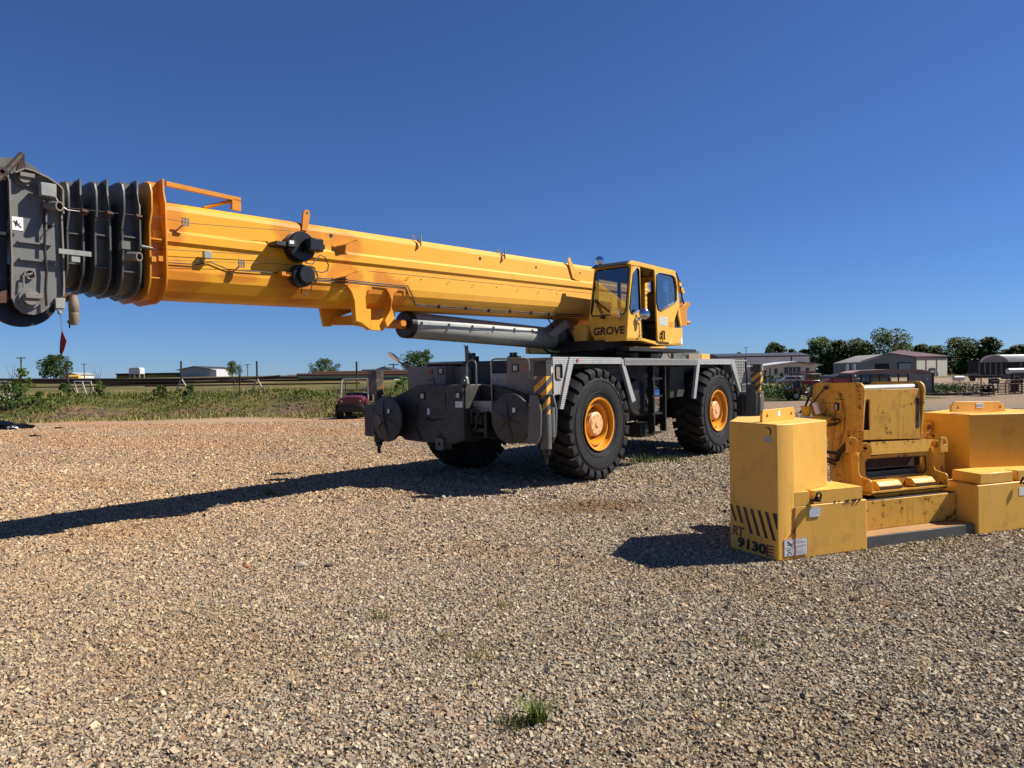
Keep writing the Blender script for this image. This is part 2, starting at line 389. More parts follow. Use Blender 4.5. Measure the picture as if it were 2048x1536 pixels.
mb = MB().box(.96, 4.12, YS-.03, YS+.03, 2.115, ft-.003)
for z_ in (2.14, 2.165, 2.19, 2.215): mb.box(.96, 4.12, YS-.036, YS-.03, z_, z_+.008)
part(mb, 'side_rail', M['alup'])
part(MB().disc((-.61, YS-.021, 2.20), (0, -1, 0), .028, .015, 12), 'marker_light', M['amber'])
for y_ in (WID-.1,):
    mb = MB()
    for x0 in (0, 5.1):
        mb.prism([(x0-.9, y_, 2.25), (x0+.9, y_, 2.25), (x0+1.3, y_, 1.4), (x0+1.2, y_, 1.4), (x0+.8, y_, 2.14), (x0-.8, y_, 2.14), (x0-1.1, y_, 1.4), (x0-1.2, y_, 1.4)], (0, .05, 0))
    part(mb, 'fender', M['alup'])
# perforated rear panel
hl = []
x0_, z0_ = 6.2, 2.2
outer = [xz(6.17, ft), xz(6.85, ft), xz(6.88, 1.64), xz(6.60, 1.62)]
for r_ in range(8):
    zz = 2.19-r_*.07; xl = 6.17+(2.255-zz)*.68+.06
    for q in range(6):
        xx = xl+(q+.5*(r_ % 2))*.10
        if xx > 6.82: continue
        hl.append([xz(xx+.028*math.cos(a_), zz+.024*math.sin(a_)) for a_ in [i*math.pi/4 for i in range(8)]])
part(MB().holed(outer, hl, (0, .01, 0)), 'perforated_panel', M['alup'])
part(MB().box(6.2, 6.85, .4, .42, 1.6, 2.2), 'panel_backing', M['black'])
# ladder
mb = MB()
for px in (1302, 1325):
    x_ = P2(px, 740, .28).x; mb.box(x_-.045, x_+.0, .2, .34, .70, 2.10)
for py in (757, 792, 827, 865):
    z_ = P2(1310, py, .25).z; xa = P2(1300, 740, .25).x; mb.box(xa, xa+.42, .2, .34, z_-.02, z_+.015)
part(mb, 'ladder', M['black'])
# tanks
part(MB().cyl((2.95, .55, 1.38), (2.95, 1.3, 1.38), .3, n=28), 'hydraulic_filter', M['steel'])
part(MB().lathe([(.0, 3.6), (.30, 3.6), (.34, 3.57), (.36, 3.5), (.36, 2.9), (.34, 2.86), (0, 2.86)], (0, .85, 1.42), (1, 0, 0), 28), 'air_tank', M['chrome'])
mb = MB().lathe([(.0, .4), (.36, .4), (.40, .5), (.40, .9), (.0, .9)], (2.0, 0, 1.45), (0, 1, 0), 28)
part(mb, 'hose_reel', M['black'])
part(MB().box(3.5, 4.2, .45, 1.3, 1.38, 2.1), 'fuel_tank', M['dgrey'], bevel=.02)
part(MB().box(1.25, 1.5, .5, 1.2, 1.2, 2.0).box(2.1, 2.7, .4, .8, .6, .9), 'battery_box', M['black'], bevel=.02)

# --- front lamps on the fender boxes
def lamp(px, py, c, w=.11, hgt=.1, name='headlight', parent=crane, seal=True):
    p = C.X(px, py, c)
    o = MB().box(c-.014, c-.002, p.y-w/2, p.y+w/2, p.z-hgt/2, p.z+hgt/2).build(name, M['lens'], parent, bevel=.01)
    if seal:
        q = [(c-.012, p.y+sy*(w/2+.008), p.z+sz*(hgt/2+.008)) for sy, sz in ((-1, -1), (-1, 1), (1, 1), (1, -1))]
        MB().tube(q, .013, 6, True).build('lamp_surround', M['black'], o)
    return o
lamp(882, 742, FX); lamp(1031, 736, FX)
for px, py in ((862, 744), (1053, 736)):
    p = C.X(px, py, FX); part(MB().disc((FX, p.y, p.z), (-1, 0, 0), .055, .015, 20), 'turn_signal', M['amber'])
# --- front outrigger box
FB = -1.85
mb = MB()
def yz(x, y, z): return Vector((x, y, z))
mb.prism([yz(FB, 1.70, .80), yz(FB, 1.70, 1.80), yz(FB, 2.90, 1.80), yz(FB, 4.05, 1.42), yz(FB, 4.25, .86), yz(FB, 3.4, .80), yz(FB, 3.3, .74), yz(FB, 2.9, .72), yz(FB, 2.0, .72)], (.75, 0, 0))
part(mb, 'outrigger_box', M['dgrey'], bevel=.012)
mb = MB().prism([yz(-1.42, .25, .82), yz(-1.42, .25, 1.50), yz(-1.42, 1.05, 1.72), yz(-1.42, 1.69, 1.80), yz(-1.42, 1.69, .80)], (.45, 0, 0))
part(mb, 'outrigger_box', M['black'], bevel=.012)
yb_ = C.X(1060, 850, -1.74).y
part(MB().box(-1.74, C.Y(1087, 850, yb_).x, yb_, yb_+.30, .80, 1.33), 'outrigger_beam', M['grey'], bevel=.012)
part(MB().box(-2.15, -1.86, 3.85, 4.16, .80, 1.42), 'outrigger_beam', M['dgrey'], bevel=.012)
# the plates round the near jack
for x_ in (-1.38, -1.80):
    part(MB().prism([(x_, .0, .95), (x_, -.02, 1.35), (x_, .05, 1.62), (x_, .22, 1.62), (x_, .28, .85), (x_, .08, .8)], (.03, 0, 0)), 'jack_plate', M['grey'])
M['haz'] = stripes('hazard_striped_post', (.065, .075, .08), (.75, .36, .03), 4.6, .75)
M['hazd'] = stripes('shaded_hazard_post', (.05, .055, .058), (.16, .085, .02), 4.6, .75)  # darker copy of the stripes; the far jack's shade is in the colour
def jack(cx, cy, lowr=True, parent=crane, tall=2.16, z1=.72, r=.085, bright_stripes=True):
    j = MB().cyl((0, 0, 1.62), (0, 0, tall), .115, n=24); j.box(-.135, .02, -.13, .13, 1.62, tall-.02)
    hz_ = M['haz' if bright_stripes else 'hazd']; o = j.build('outrigger_jack', hz_, parent, bevel=.004); o.location = (cx, cy, 0)
    MB().cyl((0, 0, tall), (0, 0, tall+.03), .122, n=24).box(-.14, .02, -.135, .135, tall-.01, tall+.025).cyl((0, 0, 1.93), (0, 0, tall-.001), .1165, n=24).box(-.1365, .0, -.1315, .1315, 1.93, tall-.02).build('jack_cap', M['dgrey'], o)
    MB().cyl((0, 0, 1.1), (0, 0, 1.62), .08, n=20).build('jack_tube', hz_, o)
    MB().cyl((0, 0, z1), (0, 0, 1.3), .095, n=24).cyl((.16, .02, .9), (.16, .02, 1.4), .08, n=16).build('jack_cylinder', M['grey'], o)
    MB().lathe([(.0, .45), (.03, .47), (.035, .6), (.07, .62), (.075, z1)], (0, 0, 0), (0, 0, 1), 16).build('jack_foot', M['black'], o)
    MB().box(-.03, .045, -.126, -.117, 1.98, 2.09).build('reflector', M['white'], o)
    return o
jn = C.X(1088, 850, -1.42); jack(-1.60, .04)
jf = C.X(757, 850, -2.0)
jk = jack(-2.0, jf.y, tall=2.06, bright_stripes=False)
for k_ in kids(jk):
    if k_.name.startswith('reflector'): bpy.data.objects.remove(k_)
# stowed float discs
def flt(c, r=.43):
    o = MB().lathe([(0, 0), (.07, 0), (.08, .03), (r-.02, .08), (r, .085), (r, .13), (0, .13)], c, (1, 0, 0), 40, sm=False).build('outrigger_float', M['dgrey'], crane, bevel=.003)
    mb = MB(); c = Vector(c)
    for k in range(6):
        a_ = k*math.pi/3+.35; d = Vector((0, math.cos(a_), math.sin(a_))); n_ = Vector((0, -math.sin(a_), math.cos(a_)))
        mb.prism([c+Vector((.0, 0, 0))+d*.08-n_*.01, c+Vector((.075, 0, 0))+d*(r-.05)-n_*.01, c+Vector((.09, 0, 0))+d*(r-.05)-n_*.01, c+Vector((.06, 0, 0))+d*.08-n_*.01], n_*.02)
    mb.build('float_rib', M['dgrey'], o)
    MB().cyl(c-Vector((.02, 0, 0)), c+Vector((.02, 0, 0)), .055, n=16).build('float_socket', M['black'], o)
    sc_ = c+Vector((.028, -.13, .15)); MB().box(sc_.x-.004, sc_.x+.004, sc_.y-.03, sc_.y+.03, sc_.z-.04, sc_.z+.04).build('sticker', M['white'], o)
    return o
pn = C.X(1014, 838, -1.88); flt((-1.88, pn.y, pn.z))
pf = C.X(766, 838, -2.22); flt((-2.22, pf.y, pf.z), .44)
# central box fittings
lamp(845, 792, FB-.004, .1, .095, seal=True); lamp(916, 791, FB-.004, .1, .095, seal=True)
p = C.X(883, 803, FB); part(MB().box(FB-.014, FB-.002, p.y-.11, p.y+.11, p.z-.17, p.z+.16), 'access_door', M['dgrey'], bevel=.004)
p = C.X(918, 809, FB); part(MB().box(FB-.006, FB-.002, p.y-.09, p.y+.09, p.z-.055, p.z+.055), 'sticker', M['white'])
p = C.X(857, 823, FB); part(MB().box(FB-.006, FB-.002, p.y-.03, p.y+.03, p.z-.06, p.z+.06), 'sticker', M['white'])
p = C.X(831, 818, FB-.02); part(MB().lathe([(.0, -.06), (.06, -.06), (.08, -.02), (.08, .02)], (FB, p.y, p.z), (1, 0, 0), 16), 'hose_coupling', M['drust'])
p = C.X(882, 888, FB); part(MB().holed([yz(FB-.05, p.y+sy*.1, p.z+sz*.11) for sy, sz in ((-1, -1), (1, -1), (1, 1), (-1, 1))], [[yz(FB-.05, p.y+.035*math.cos(q), p.z+.035*math.sin(q)) for q in [i*math.pi/6 for i in range(12)]]], (.05, 0, 0)).box(FB, FB+.2, p.y-.09, p.y+.09, p.z-.1, p.z+.2), 'tow_plate', M['grey'], bevel=.004)
p = C.X(883, 838, FB); part(MB().box(FB-.012, FB-.002, p.y-.05, p.y+.05, p.z-.02, p.z+.01), 'latch', M['black'])
mb = MB()
for (qx, qy) in ((FB, 2.6), (FB, 1.72)):
    mb.holed([yz(qx+.05, qy-.09, 1.79), yz(qx+.05, qy+.09, 1.79), yz(qx+.05, qy+.06, 1.90)]+[yz(qx+.05, qy+.06*math.cos(q), 1.90+.06*math.sin(q)) for q in (.6, 1.2, 1.9, 2.5)]+[yz(qx+.05, qy-.06, 1.90)], [[yz(qx+.05, qy+.028*math.cos(q), 1.89+.028*math.sin(q)) for q in [i*math.pi/5 for i in range(10)]]], (.05, 0, 0))
part(mb, 'lifting_lug', M['grey'])
p = C.X(763, 885, -2.0); part(MB().lathe([(.0, .55), (.03, .57), (.03, .66), (.10, .70), (.11, .86)], (-2.05, p.y, 0), (0, 0, 1), 16), 'jack_foot', M['black'])
mb = MB()
for (a_, b_) in ((833, 779), (833, 850), (925, 779), (838, 880), (925, 880), (880, 780)): p = C.X(a_, b_, FB); mb.cyl((FB-.012, p.y, p.z), (FB, p.y, p.z), .012, n=6)
part(mb, 'bolts', M['grey'])
part(MB().tube([C.X(825, 835, FB-.01), C.X(842, 880, FB-.01)], .012, 6).tube([C.X(822, 832, FB-.01), C.X(836, 832, FB-.01)], .014, 6), 'seam_strip', M['black'])
part(MB().tube([C.X(850, 836, FB-.03), C.X(862, 842, FB-.06), C.X(874, 838, FB-.03)], .014, 6).tube([C.X(795, 800, -2.0), C.X(800, 815, -2.05), C.X(798, 840, -1.9)], .016, 6).tube([C.X(938, 830, -1.62), C.X(946, 812, -1.7), C.X(958, 822, -1.72), C.X(966, 850, -1.62)], .018, 6).tube([C.X(942, 862, -1.6), C.X(954, 880, -1.66), C.X(975, 872, -1.6)], .016, 6), 'hose', M['hose'])
part(MB().lathe([(0, -.05), (.09, -.05), (.10, -.02), (.10, .2)], C.X(958, 838, -1.62), (1, 0, 0), 20), 'winch_drum', M['grey'])
p = C.X(883, 812, FB); part(MB().tube([(FB-.03, p.y-.03, p.z+.1), (FB-.045, p.y, p.z+.07), (FB-.03, p.y+.02, p.z+.1)], .008, 6), 'latch', M['steel'])
# step, tread boxes, rails
p0, p1 = C.X(940, 802, -1.6), C.X(983, 826, -1.6)
part(MB().box(-1.6, -1.43, p1.y, p0.y, p1.z, p0.z), 'step_panel', M['alud'], bevel=.004)
mb = MB().box(-1.15, -.45, .95, 1.5, 1.72, 1.98); mb.box(-1.15, -.55, .42, .94, 1.70, 2.0)
part(MB().box(-1.17, -.6, .62, 1.62, 1.70, 1.99), 'tool_box', M['alud'], bevel=.006)
part(MB().box(-1.168, -.6, .604, .618, 1.71, 1.985), 'tool_box_end', M['alu'])
part(MB().box(-1.62, -1.32, .37, .60, 1.30, 1.46), 'step_panel', M['alu'], bevel=.004)
def rail(pix, c, name='handrail', r=.016):
    pts = [C.X(x_, y_, c) for x_, y_ in pix]; part(MB().tube(pts, r, 8), name, M['steel'])
rail([(933, 768), (934, 728), (938, 722), (944, 720), (950, 723), (952, 728), (953, 768)], -1.5)
rail([(984, 803), (982, 727), (984, 720), (990, 718), (1050, 717), (1056, 720), (1058, 728), (1059, 757)], -1.45)
# tow winch and hoses in the dark recess
p = C.X(960, 850, -1.55)
part(MB().box(-1.7, -1.45, p.y-.28, p.y+.25, .95, 1.02).box(-1.72, -1.45, p.y+.2, p.y+.25, .85, 1.3).box(-1.7, -1.45, p.y-.3, p.y-.24, .85, 1.32), 'winch_frame', M['black'])
part(MB().tube([(-1.75, p.y-.2, 1.28), (-1.78, p.y-.1, 1.34), (-1.75, p.y+.02, 1.33), (-1.7, p.y+.05, 1.1)], .035, 8).tube([(-1.7, p.y-.1, 1.28), (-1.72, p.y-.05, 1.0), (-1.6, p.y, .9)], .03, 8), 'hose', M['hose'])
# far side mirror
q0 = C.X(822, 742, -1.2); q1 = C.X(795, 722, -1.2); q2 = C.X(777, 709, -1.2)
mi = part(MB().tube([q0, q1], .012, 6).tube([q0+Vector((.05, -.12, .05)), q1], .009, 6), 'mirror_arm', M['steel'])
ax = (q1-q2).normalized(); ct = (q1+q2)/2
part(MB().lathe([(0, 0), (.15, .01), (.16, .025), (.12, .05), (0, .06)], ct, (ax.cross(Vector((.66, .75, 0))).normalized()+Vector((.66, .75, 0))*.22), 20), 'mirror', M['chrome'])
# lamps / beacons on deck centre
for px, py in ((938, 705), (952, 712)):
    pass
p = C.X(931, 728, -.9); part(MB().prism([p, p+Vector((0, -.09, 0)), p+Vector((0, -.06, .36)), p+Vector((0, .02, .36))], (.02, 0, 0)).tube([p+Vector((-.02, .02, .38)), p+Vector((-.02, -.25, .1))], .008, 6), 'linkage_arm', M['bodyb'])
for px, py in ((943, 708), (1026, 707)):
    p = C.X(px, py, -.5)
    part(MB().cyl(p+Vector((0, .04, -.12)), p+Vector((0, .04, .02)), .04, n=12).cyl(p+Vector((0, -.06, -.12)), p+Vector((0, -.06, .02)), .04, n=12).box(p.x-.05, p.x+.05, p.y-.16, p.y+.1, p.z-.3, p.z-.05), 'swivel_fitting', M['black'])
# --- rear outrigger
part(MB().box(6.85, 7.9, .3, WID-.3, .95, 1.62), 'outrigger_box', M['dgrey'], bevel=.012)
part(MB().box(6.75, 7.3, .12, .6, .80, 1.32), 'tool_box', M['dgrey'], bevel=.012)
part(MB().box(6.95, 7.35, -.02, .3, 1.33, 1.42), 'step_panel', M['alup'])
part(MB().box(7.32, 7.62, -.1, .3, .72, 1.42), 'outrigger_beam', M['grey'], bevel=.01)
jr = C.Y(1512, 740, -.1); jack(jr.x, -.14, tall=2.10, z1=.5)
for x_ in (jr.x+.14, jr.x-.17): part(MB().prism([(x_, -.16, .9), (x_, -.18, 1.3), (x_, -.10, 1.62), (x_, .1, 1.62), (x_, .12, .8), (x_, -.08, .72)], (.03, 0, 0)), 'jack_plate', M['grey'])
jack(7.7, WID+.1, tall=2.1)
part(MB().tube([(7.1, .2, 2.0), (7.15, .2, 2.3), (7.25, .2, 1.5)], .02, 6).box(7.0, 7.1, .25, .4, 1.62, 2.28), 'rear_bracket', M['black'])
# boxes on the rear deck
mb = MB().prism([C.Y(x_, y_, .9) for x_, y_ in ((1347, 698), (1399, 702), (1398, 719), (1347, 719))], (0, 1.2, 0))
part(mb, 'deck_locker', M['grey'], bevel=.006)
mb = MB().prism([C.Y(x_, y_, .85) for x_, y_ in ((1378, 708), (1402, 708), (1402, 719), (1378, 719))], (0, .8, 0))
part(mb, 'deck_box', M['cwd'], bevel=.006)
mb = MB().prism([C.Y(x_, y_, .88) for x_, y_ in ((1403, 707.5), (1420, 708.5), (1420, 719), (1403, 719))], (0, .6, 0))
part(mb, 'deck_box', M['cw'], bevel=.006)
mb = MB().prism([C.Y(x_, y_, .95) for x_, y_ in ((1302, 699), (1346, 698), (1346, 719), (1302, 719))], (0, 1.0, 0))
part(mb, 'deck_locker', M['bodyb'], bevel=.006)
part(MB().tube([C.Y(1320, 716, .8), C.Y(1325, 706, .8), C.Y(1333, 704, .8), C.Y(1340, 716, .8)], .015, 6).tube([C.Y(1362, 716, .8), C.Y(1366, 706, .8), C.Y(1375, 716, .8)], .012, 6), 'hose', M['hose'])

# --- turret
part(MB().cyl((2.6, 1.87, 2.2), (2.6, 1.87, 2.42), 1.0, n=48), 'slewing_ring', M['black'])
tu = MB().prism([(1.1, 1.0, 2.42), (4.3, 1.0, 2.42), (4.6, 1.0, 3.2), (3.9, 1.0, 3.75), (3.2, 1.0, 3.6), (1.6, 1.0, 2.95), (1.1, 1.0, 2.8)], (0, .12, 0))
tu.prism([(1.1, 2.55, 2.42), (4.3, 2.55, 2.42), (4.6, 2.55, 3.2), (3.9, 2.55, 3.75), (3.2, 2.55, 3.6), (1.6, 2.55, 2.95), (1.1, 2.55, 2.8)], (0, .12, 0))
tu.box(1.1, 4.4, 1.12, 2.55, 2.42, 2.6)
part(tu, 'turret', M['cabyellow'], bevel=.01)
part(MB().box(.9, 1.8, .55, 1.6, 2.42, 2.62).box(1.2, 4.1, .1, 1.0, 2.40, 2.47).tube([(1.0, .3, 2.5), (1.3, .5, 2.38), (2.0, .6, 2.36)], .03, 8).tube([(.9, .7, 2.5), (1.3, .9, 2.38), (2.2, .7, 2.33)], .03, 8), 'hydraulic_lines', M['black'])
part(MB().box(.95, 1.25, .95, 1.25, 2.42, 2.95), 'turret_plate', M['cabyellow'], bevel=.01)
part(MB().prism([C.Y(x_, y_, 1.3) for x_, y_ in ((1098, 668), (1132, 640), (1140, 652), (1110, 676))], (0, .06, 0)).prism([C.Y(x_, y_, 1.9) for x_, y_ in ((1095, 658), (1125, 632), (1165, 632), (1140, 670))], (0, .1, 0)), 'lacing_bracket', M['bodyb'])
part(MB().tube([C.Y(1095, 636, 1.4), C.Y(1107, 657, 1.5)], .015, 6).tube([C.Y(1102, 636, 1.4), C.Y(1125, 655, 1.5)], .012, 6), 'hose', M['hose'])

# --- lift cylinder
YC = 1.80
A0, A1 = C.Y(806, 649, YC), C.Y(1100, 677, YC)
d = (A1-A0).normalized(); e1 = A1+d*.75
cy = part(MB().lathe([(0, .0), (.205, 0), (.225, .02), (.225, .13)], A0, d, 32), 'lift_cylinder', M['black'])
part(MB().lathe([(.21, .13), (.222, .132), (.222, (A1-A0).length)], A0, d, 36), 'cylinder_barrel', M['cyl'], cy)
L_ = (A1-A0).length
part(MB().lathe([(.222, L_), (.23, L_+.001), (.23, L_+.16), (.25, L_+.17), (.25, L_+.24), (.23, L_+.25), (.235, L_+.5), (.20, L_+.62), (0, L_+.7)], A0, d, 36), 'cylinder_gland', M['cylg'], cy)
part(MB().tube([A0+d*(L_+.3)+Vector((0, -.23, .1)), A0+d*(L_+.5)+Vector((0, -.26, -.1)), A0+d*(L_+.2)+Vector((0, -.1, -.32)), A0+d*(L_-.05)+Vector((0, -.0, -.3)), A0+d*(L_-.2)+Vector((0, .1, -.15))], .022, 8), 'hose', M['hose'], cy)
part(MB().tube([A0+d*(L_+.24)+Vector((0, -.02, .24)), A0+d*(L_+.42)+Vector((0, -.16, .2)), A0+d*(L_+.46)+Vector((0, -.25, 0)), A0+d*(L_+.6)+Vector((0, -.2, -.2))], .03, 8), 'hose', M['black'], cy)
part(MB().box(A0.x-.22, A0.x+.03, YC-.08, YC+.08, A0.z-.07, A0.z+.07).cyl(A0+Vector((-.16, -.2, .0)), A0+Vector((-.16, .2, 0)), .065, n=20), 'rod_eye', M['orange'], cy, bevel=.01)

# --- boom base section
def ring(x, pts): return [Vector((x, y_, Bz(x)+z_)) for y_, z_ in pts]
w_ = .86
half = [(.24, 0), (.10, .06), (.02, .20), (0, .30), (0, .60), (-.030, .645), (-.030, .755), (0, .770), (0, 1.02), (.012, 1.07), (.05, 1.11), (.11, BH)]
prof = [(YB+a_, z_) for a_, z_ in half]+[(YB+w_-a_, z_) for a_, z_ in reversed(half)]
def loft(mb, rings, sm=True, cap=True):
    n = len(rings[0]); vs = [q for r_ in rings for q in r_]; fs = []
    for i in range(len(rings)-1):
        for k in range(n): fs.append((i*n+k, i*n+(k+1) % n, (i+1)*n+(k+1) % n, (i+1)*n+k))
    mb.add(vs, fs, False)
    if cap: mb.add(rings[0], [tuple(range(n))]); mb.add(rings[-1], [tuple(range(n))[::-1]])
xs = [-7.32, -5.0, -3.0, -1.0, 1.0, 3.0, 4.2]
mb = MB(); loft(mb, [ring(x, prof) for x in xs])
m, t, b = nt('boom_yellow_paint')
tc = N(t, 'TexCoord'); sx = N(t, 'SeparateXYZ'); t.links.new(tc.outputs['Object'], sx.inputs[0])
mr = N(t, 'MapRange'); t.links.new(sx.outputs[0], mr.inputs[0]); mr.inputs[1].default_value = -5.0; mr.inputs[2].default_value = .5
nz = noise(t, .6, 5, .6, stretch=(.6, 1, 1.5)); ad = N(t, 'Math', operation='MULTIPLY_ADD'); t.links.new(nz, ad.inputs[0]); ad.inputs[1].default_value = .5; 
sb = N(t, 'Math', operation='SUBTRACT'); t.links.new(mr.outputs[0], sb.inputs[0]); sb.inputs[1].default_value = .25; t.links.new(sb.outputs[0], ad.inputs[2]); ad.use_clamp = True
c_ = mixc(t, ad.outputs[0], (.68, .315, .018), (.72, .375, .065))
# repainted orange patches near the collar, the lugs and brackets
def patch(cx, cz, rx, rz, col, c_):
    mp = N(t, 'Mapping'); t.links.new(tc.outputs['Object'], mp.inputs[0]); mp.inputs['Location'].default_value = (-cx/rx, 0, -cz/rz); mp.inputs['Scale'].default_value = (1/rx, 0.0, 1/rz)
    ln = N(t, 'VectorMath', operation='LENGTH'); t.links.new(mp.outputs[0], ln.inputs[0])
    q = N(t, 'Math', operation='MULTIPLY_ADD'); t.links.new(noise(t, 6, 5, .6), q.inputs[0]); q.inputs[1].default_value = .9; t.links.new(ln.outputs['Value'], q.inputs[2])
    hf = N(t, 'Math', operation='MULTIPLY'); t.links.new(q.outputs[0], hf.inputs[0]); hf.inputs[1].default_value = .5
    return mixc(t, ramp(t, hf.outputs[0], .58, .78, (.8, .8, .8), (0, 0, 0)), c_, col)
OR = (.50, .17, .014)
for (px, py, rx, rz) in ((600, 460, .45, .35), (605, 575, .45, .25), (350, 560, .45, .25), (690, 490, .35, .22), (690, 550, .35, .2), (780, 590, .5, .3), (345, 445, .18, .3), (480, 555, .3, .08), (765, 560, .2, .15)):
    q = C.Y(px, py, YB); c_ = patch(q.x, q.z, rx, rz, OR, c_)
c_ = mixc(t, ramp(t, noise(t, 5, 8, .7), .58, .98), c_, (.38, .16, .02))
c_ = mixc(t, ramp(t, noise(t, 1.1, 7, .7, stretch=(.35, 1, 2.5)), .56, .85, (0,)*3, (.4,)*3), c_, (.58, .33, .08))
gr = ramp(t, noise(t, 2.5, 6, .7, stretch=(5, 1, .6)), .62, .85); g3 = N(t, 'Math', operation='MULTIPLY'); t.links.new(gr, g3.inputs[0]); g3.inputs[1].default_value = .34
c_ = mixc(t, g3.outputs[0], c_, (.30, .13, .03))
t.links.new(c_, b.inputs['Base Color']); b.inputs['Roughness'].default_value = .5; b.inputs['Specular IOR Level'].default_value = .25; b.inputs['Coat Weight'].default_value = .0; b.inputs['Coat Roughness'].default_value = .25
bump(t, b, noise(t, 3, 4, stretch=(.5, 1, 1)), .25, .02)
M['boomy'] = m
boom = part(mb, 'boom', M['boomy'], bevel=.012, seg=3)
for i_ in boom.data.polygons: i_.use_smooth = False
part(MB().box(-3.2, 3.2, YB-.004, YB-.001, 0, 0), 'x', M['black']) if False else None
# yellow collar
def collar(x0, x1, yo, wid, zb, zt, mat, name, parent, tall=.07, proud=.10, edge=None, first=False):
    """two flange plates joined by a body; zb, zt relative to boom base line"""
    def U(x, g, top, bot):
        yn, yf = yo-g, yo+wid+g; z0 = Bz(x)+zb-bot; z1 = Bz(x)+zt+top
        H_ = z1-z0
        return [Vector((x, yn+.30*wid+g*.4, z0)), Vector((x, yn+.13, z0+.05)), Vector((x, yn+.03, z0+.17)), Vector((x, yn, z0+.32)), Vector((x, yn, z0+.60*H_)), Vector((x, yn+.0, z1-.30)), Vector((x, yn+.05, z1-.15)), Vector((x, yn+.05, z1)),
                Vector((x, yf-.05, z1)), Vector((x, yf-.05, z1-.15)), Vector((x, yf, z1-.30)), Vector((x, yf, z0+.60*H_)), Vector((x, yf, z0+.32)), Vector((x, yf-.03, z0+.17)), Vector((x, yf-.13, z0+.05)), Vector((x, yf-.30*wid-g*.4, z0))]
    o = MB(); loft(o, [U(x0+.01, .0, .03, .0), U(x1, .0, .03, .0)], False)
    ob = o.build(name, mat, parent)
    f1 = MB(); f1.prism(U(x1-.022, proud, tall, .05), (.022, 0, 0)); f1.build('rear_flange', mat, ob, bevel=.003)
    # front plate with the hooked cheek
    yn = yo-proud*.8; z0 = Bz(x0)+zb-.03; z1 = Bz(x0)+zt+.125; yf = yo+wid+proud*.8
    f2 = MB(); ph = [(yn+.30*wid, z0), (yn+.1, z0+.06), (yn+.02, z0+.2), (yn, z0+.36), (yn, z1-.50), (yn-.07, z1-.33), (yn-.07, z1-.12), (yn-.03, z1-.02), (yn+.10, z1+.02)]
    ph2 = ph+[(yo+wid-(a_-yo), z_) for a_, z_ in reversed(ph)]
    f2.prism([(x0, a_, z_) for a_, z_ in ph2], (.022, 0, 0)); f2.build('front_flange', mat, ob, bevel=.003)
    rb = MB().box(x0+.02, x1-.02, yn+.01, yo+.01, Bz(x0)+zb+.56*(zt-zb), Bz(x0)+zb+.56*(zt-zb)+.018)
    rb.box(x0+.02, x1-.02, yn+.03, yo+.01, Bz(x0)+zb+.22, Bz(x0)+zb+.235).box(x0+.05, x1-.02, yo+.05, yo+.25, Bz(x0)+zt-.02, Bz(x0)+zt+.17)
    rb.build('stiffener', mat, ob)
    return ob
xr = [C.Y(px, 500, YB-.1).x for px in (334, 284, 228, 178)]
xf = [C.Y(px, 500, YB-.1).x for px in (299, 246, 195, 143)]
collar(xf[0], xr[0], YB-.01, w_+.02, -.03, BH+.03, M['orange'], 'boom_collar', crane, proud=.11, tall=.20)
secs = []
for i in range(3):
    g = .035+.075*i; s_ = collar(xf[i+1], xr[i+1], YB+g*.75, w_-1.5*g, .02+.03*i, BH-.02-.03*i, M['boomgrey'], 'boom_section', crane, proud=.12, tall=.19); secs.append(s_)
    mb = MB().box(xr[i+1]-.02, xr[i]-.05, YB+g*.75+.05, YB+w_-g*.75-.05, Bz(xr[i])+.08+.03*i, Bz(xr[i])+BH-.1-.03*i); mb.build('inner_tube', M['black'], s_)
x_ = xf[3]; xh = C.Y(118, 480, YB).x
part(MB().box(xh-.4, x_+.02, YB+.18, YB+w_-.18, Bz(x_)+.12, Bz(x_)+BH-.16), 'inner_tube', M['black'], secs[2])
# wear pads and little red brackets
for px, py in ((169, 424), (219, 428), (277, 434)):
    q = C.Y(px, py, YB-.14); part(MB().box(q.x-.03, q.x+.02, q.y-.02, q.y+.05, q.z-.03, q.z+.03).cyl(q+Vector((-.03, -.025, 0)), q+Vector((.03, -.025, 0)), .012, n=8), 'cable_guide', M['rust'], boom)
q0, q1 = C.Y(117, 493, YB-.2), C.Y(182, 508, YB-.2)
part(MB().box(q0.x, q1.x, YB-.21, YB-.19, q1.z-.03, q0.z-.02).box(q0.x+.12, q0.x+.2, YB-.2, YB-.15, q1.z-.1, q1.z-.03), 'reel_bracket', M['cyl'], secs[2])
for px, py in ((270, 513), (110, 412)):
    q = C.Y(px, py, YB-.22); part(MB().lathe([(.035, -.06), (.05, -.06), (.05, .1), (0, .1)], q, (-.5, 1, .1), 20), 'roller', M['edge'], boom)
q = C.Y(253, 492, YB-.16); part(MB().box(q.x-.06, q.x+.03, q.y-.03, q.y+.06, q.z-.04, q.z+.05), 'sensor_box', M['grey'], boom)
for px, py in ((308, 518), (322, 517)):
    q = C.Y(px, py, YB-.12); part(MB().holed([(q.x+sx_*.025, q.y, q.z+sz*.03) for sx_, sz in ((-1, -1), (1, -1), (1, 1), (-1, 1))], [[(q.x+.01*math.cos(a_), q.y, q.z+.01*math.sin(a_)) for a_ in [i*math.pi/3 for i in range(6)]]], (0, .02, 0)).box(q.x-.01, q.x+.01, q.y, YB+.05, q.z-.01, q.z+.01), 'cable_lug', M['orange'], boom)
q = C.Y(293, 494, YB-.14); part(MB().cyl(q+Vector((-.06, 0, 0)), q+Vector((.06, 0, -.01)), .02, n=10), 'cable_clamp', M['grey'], boom)
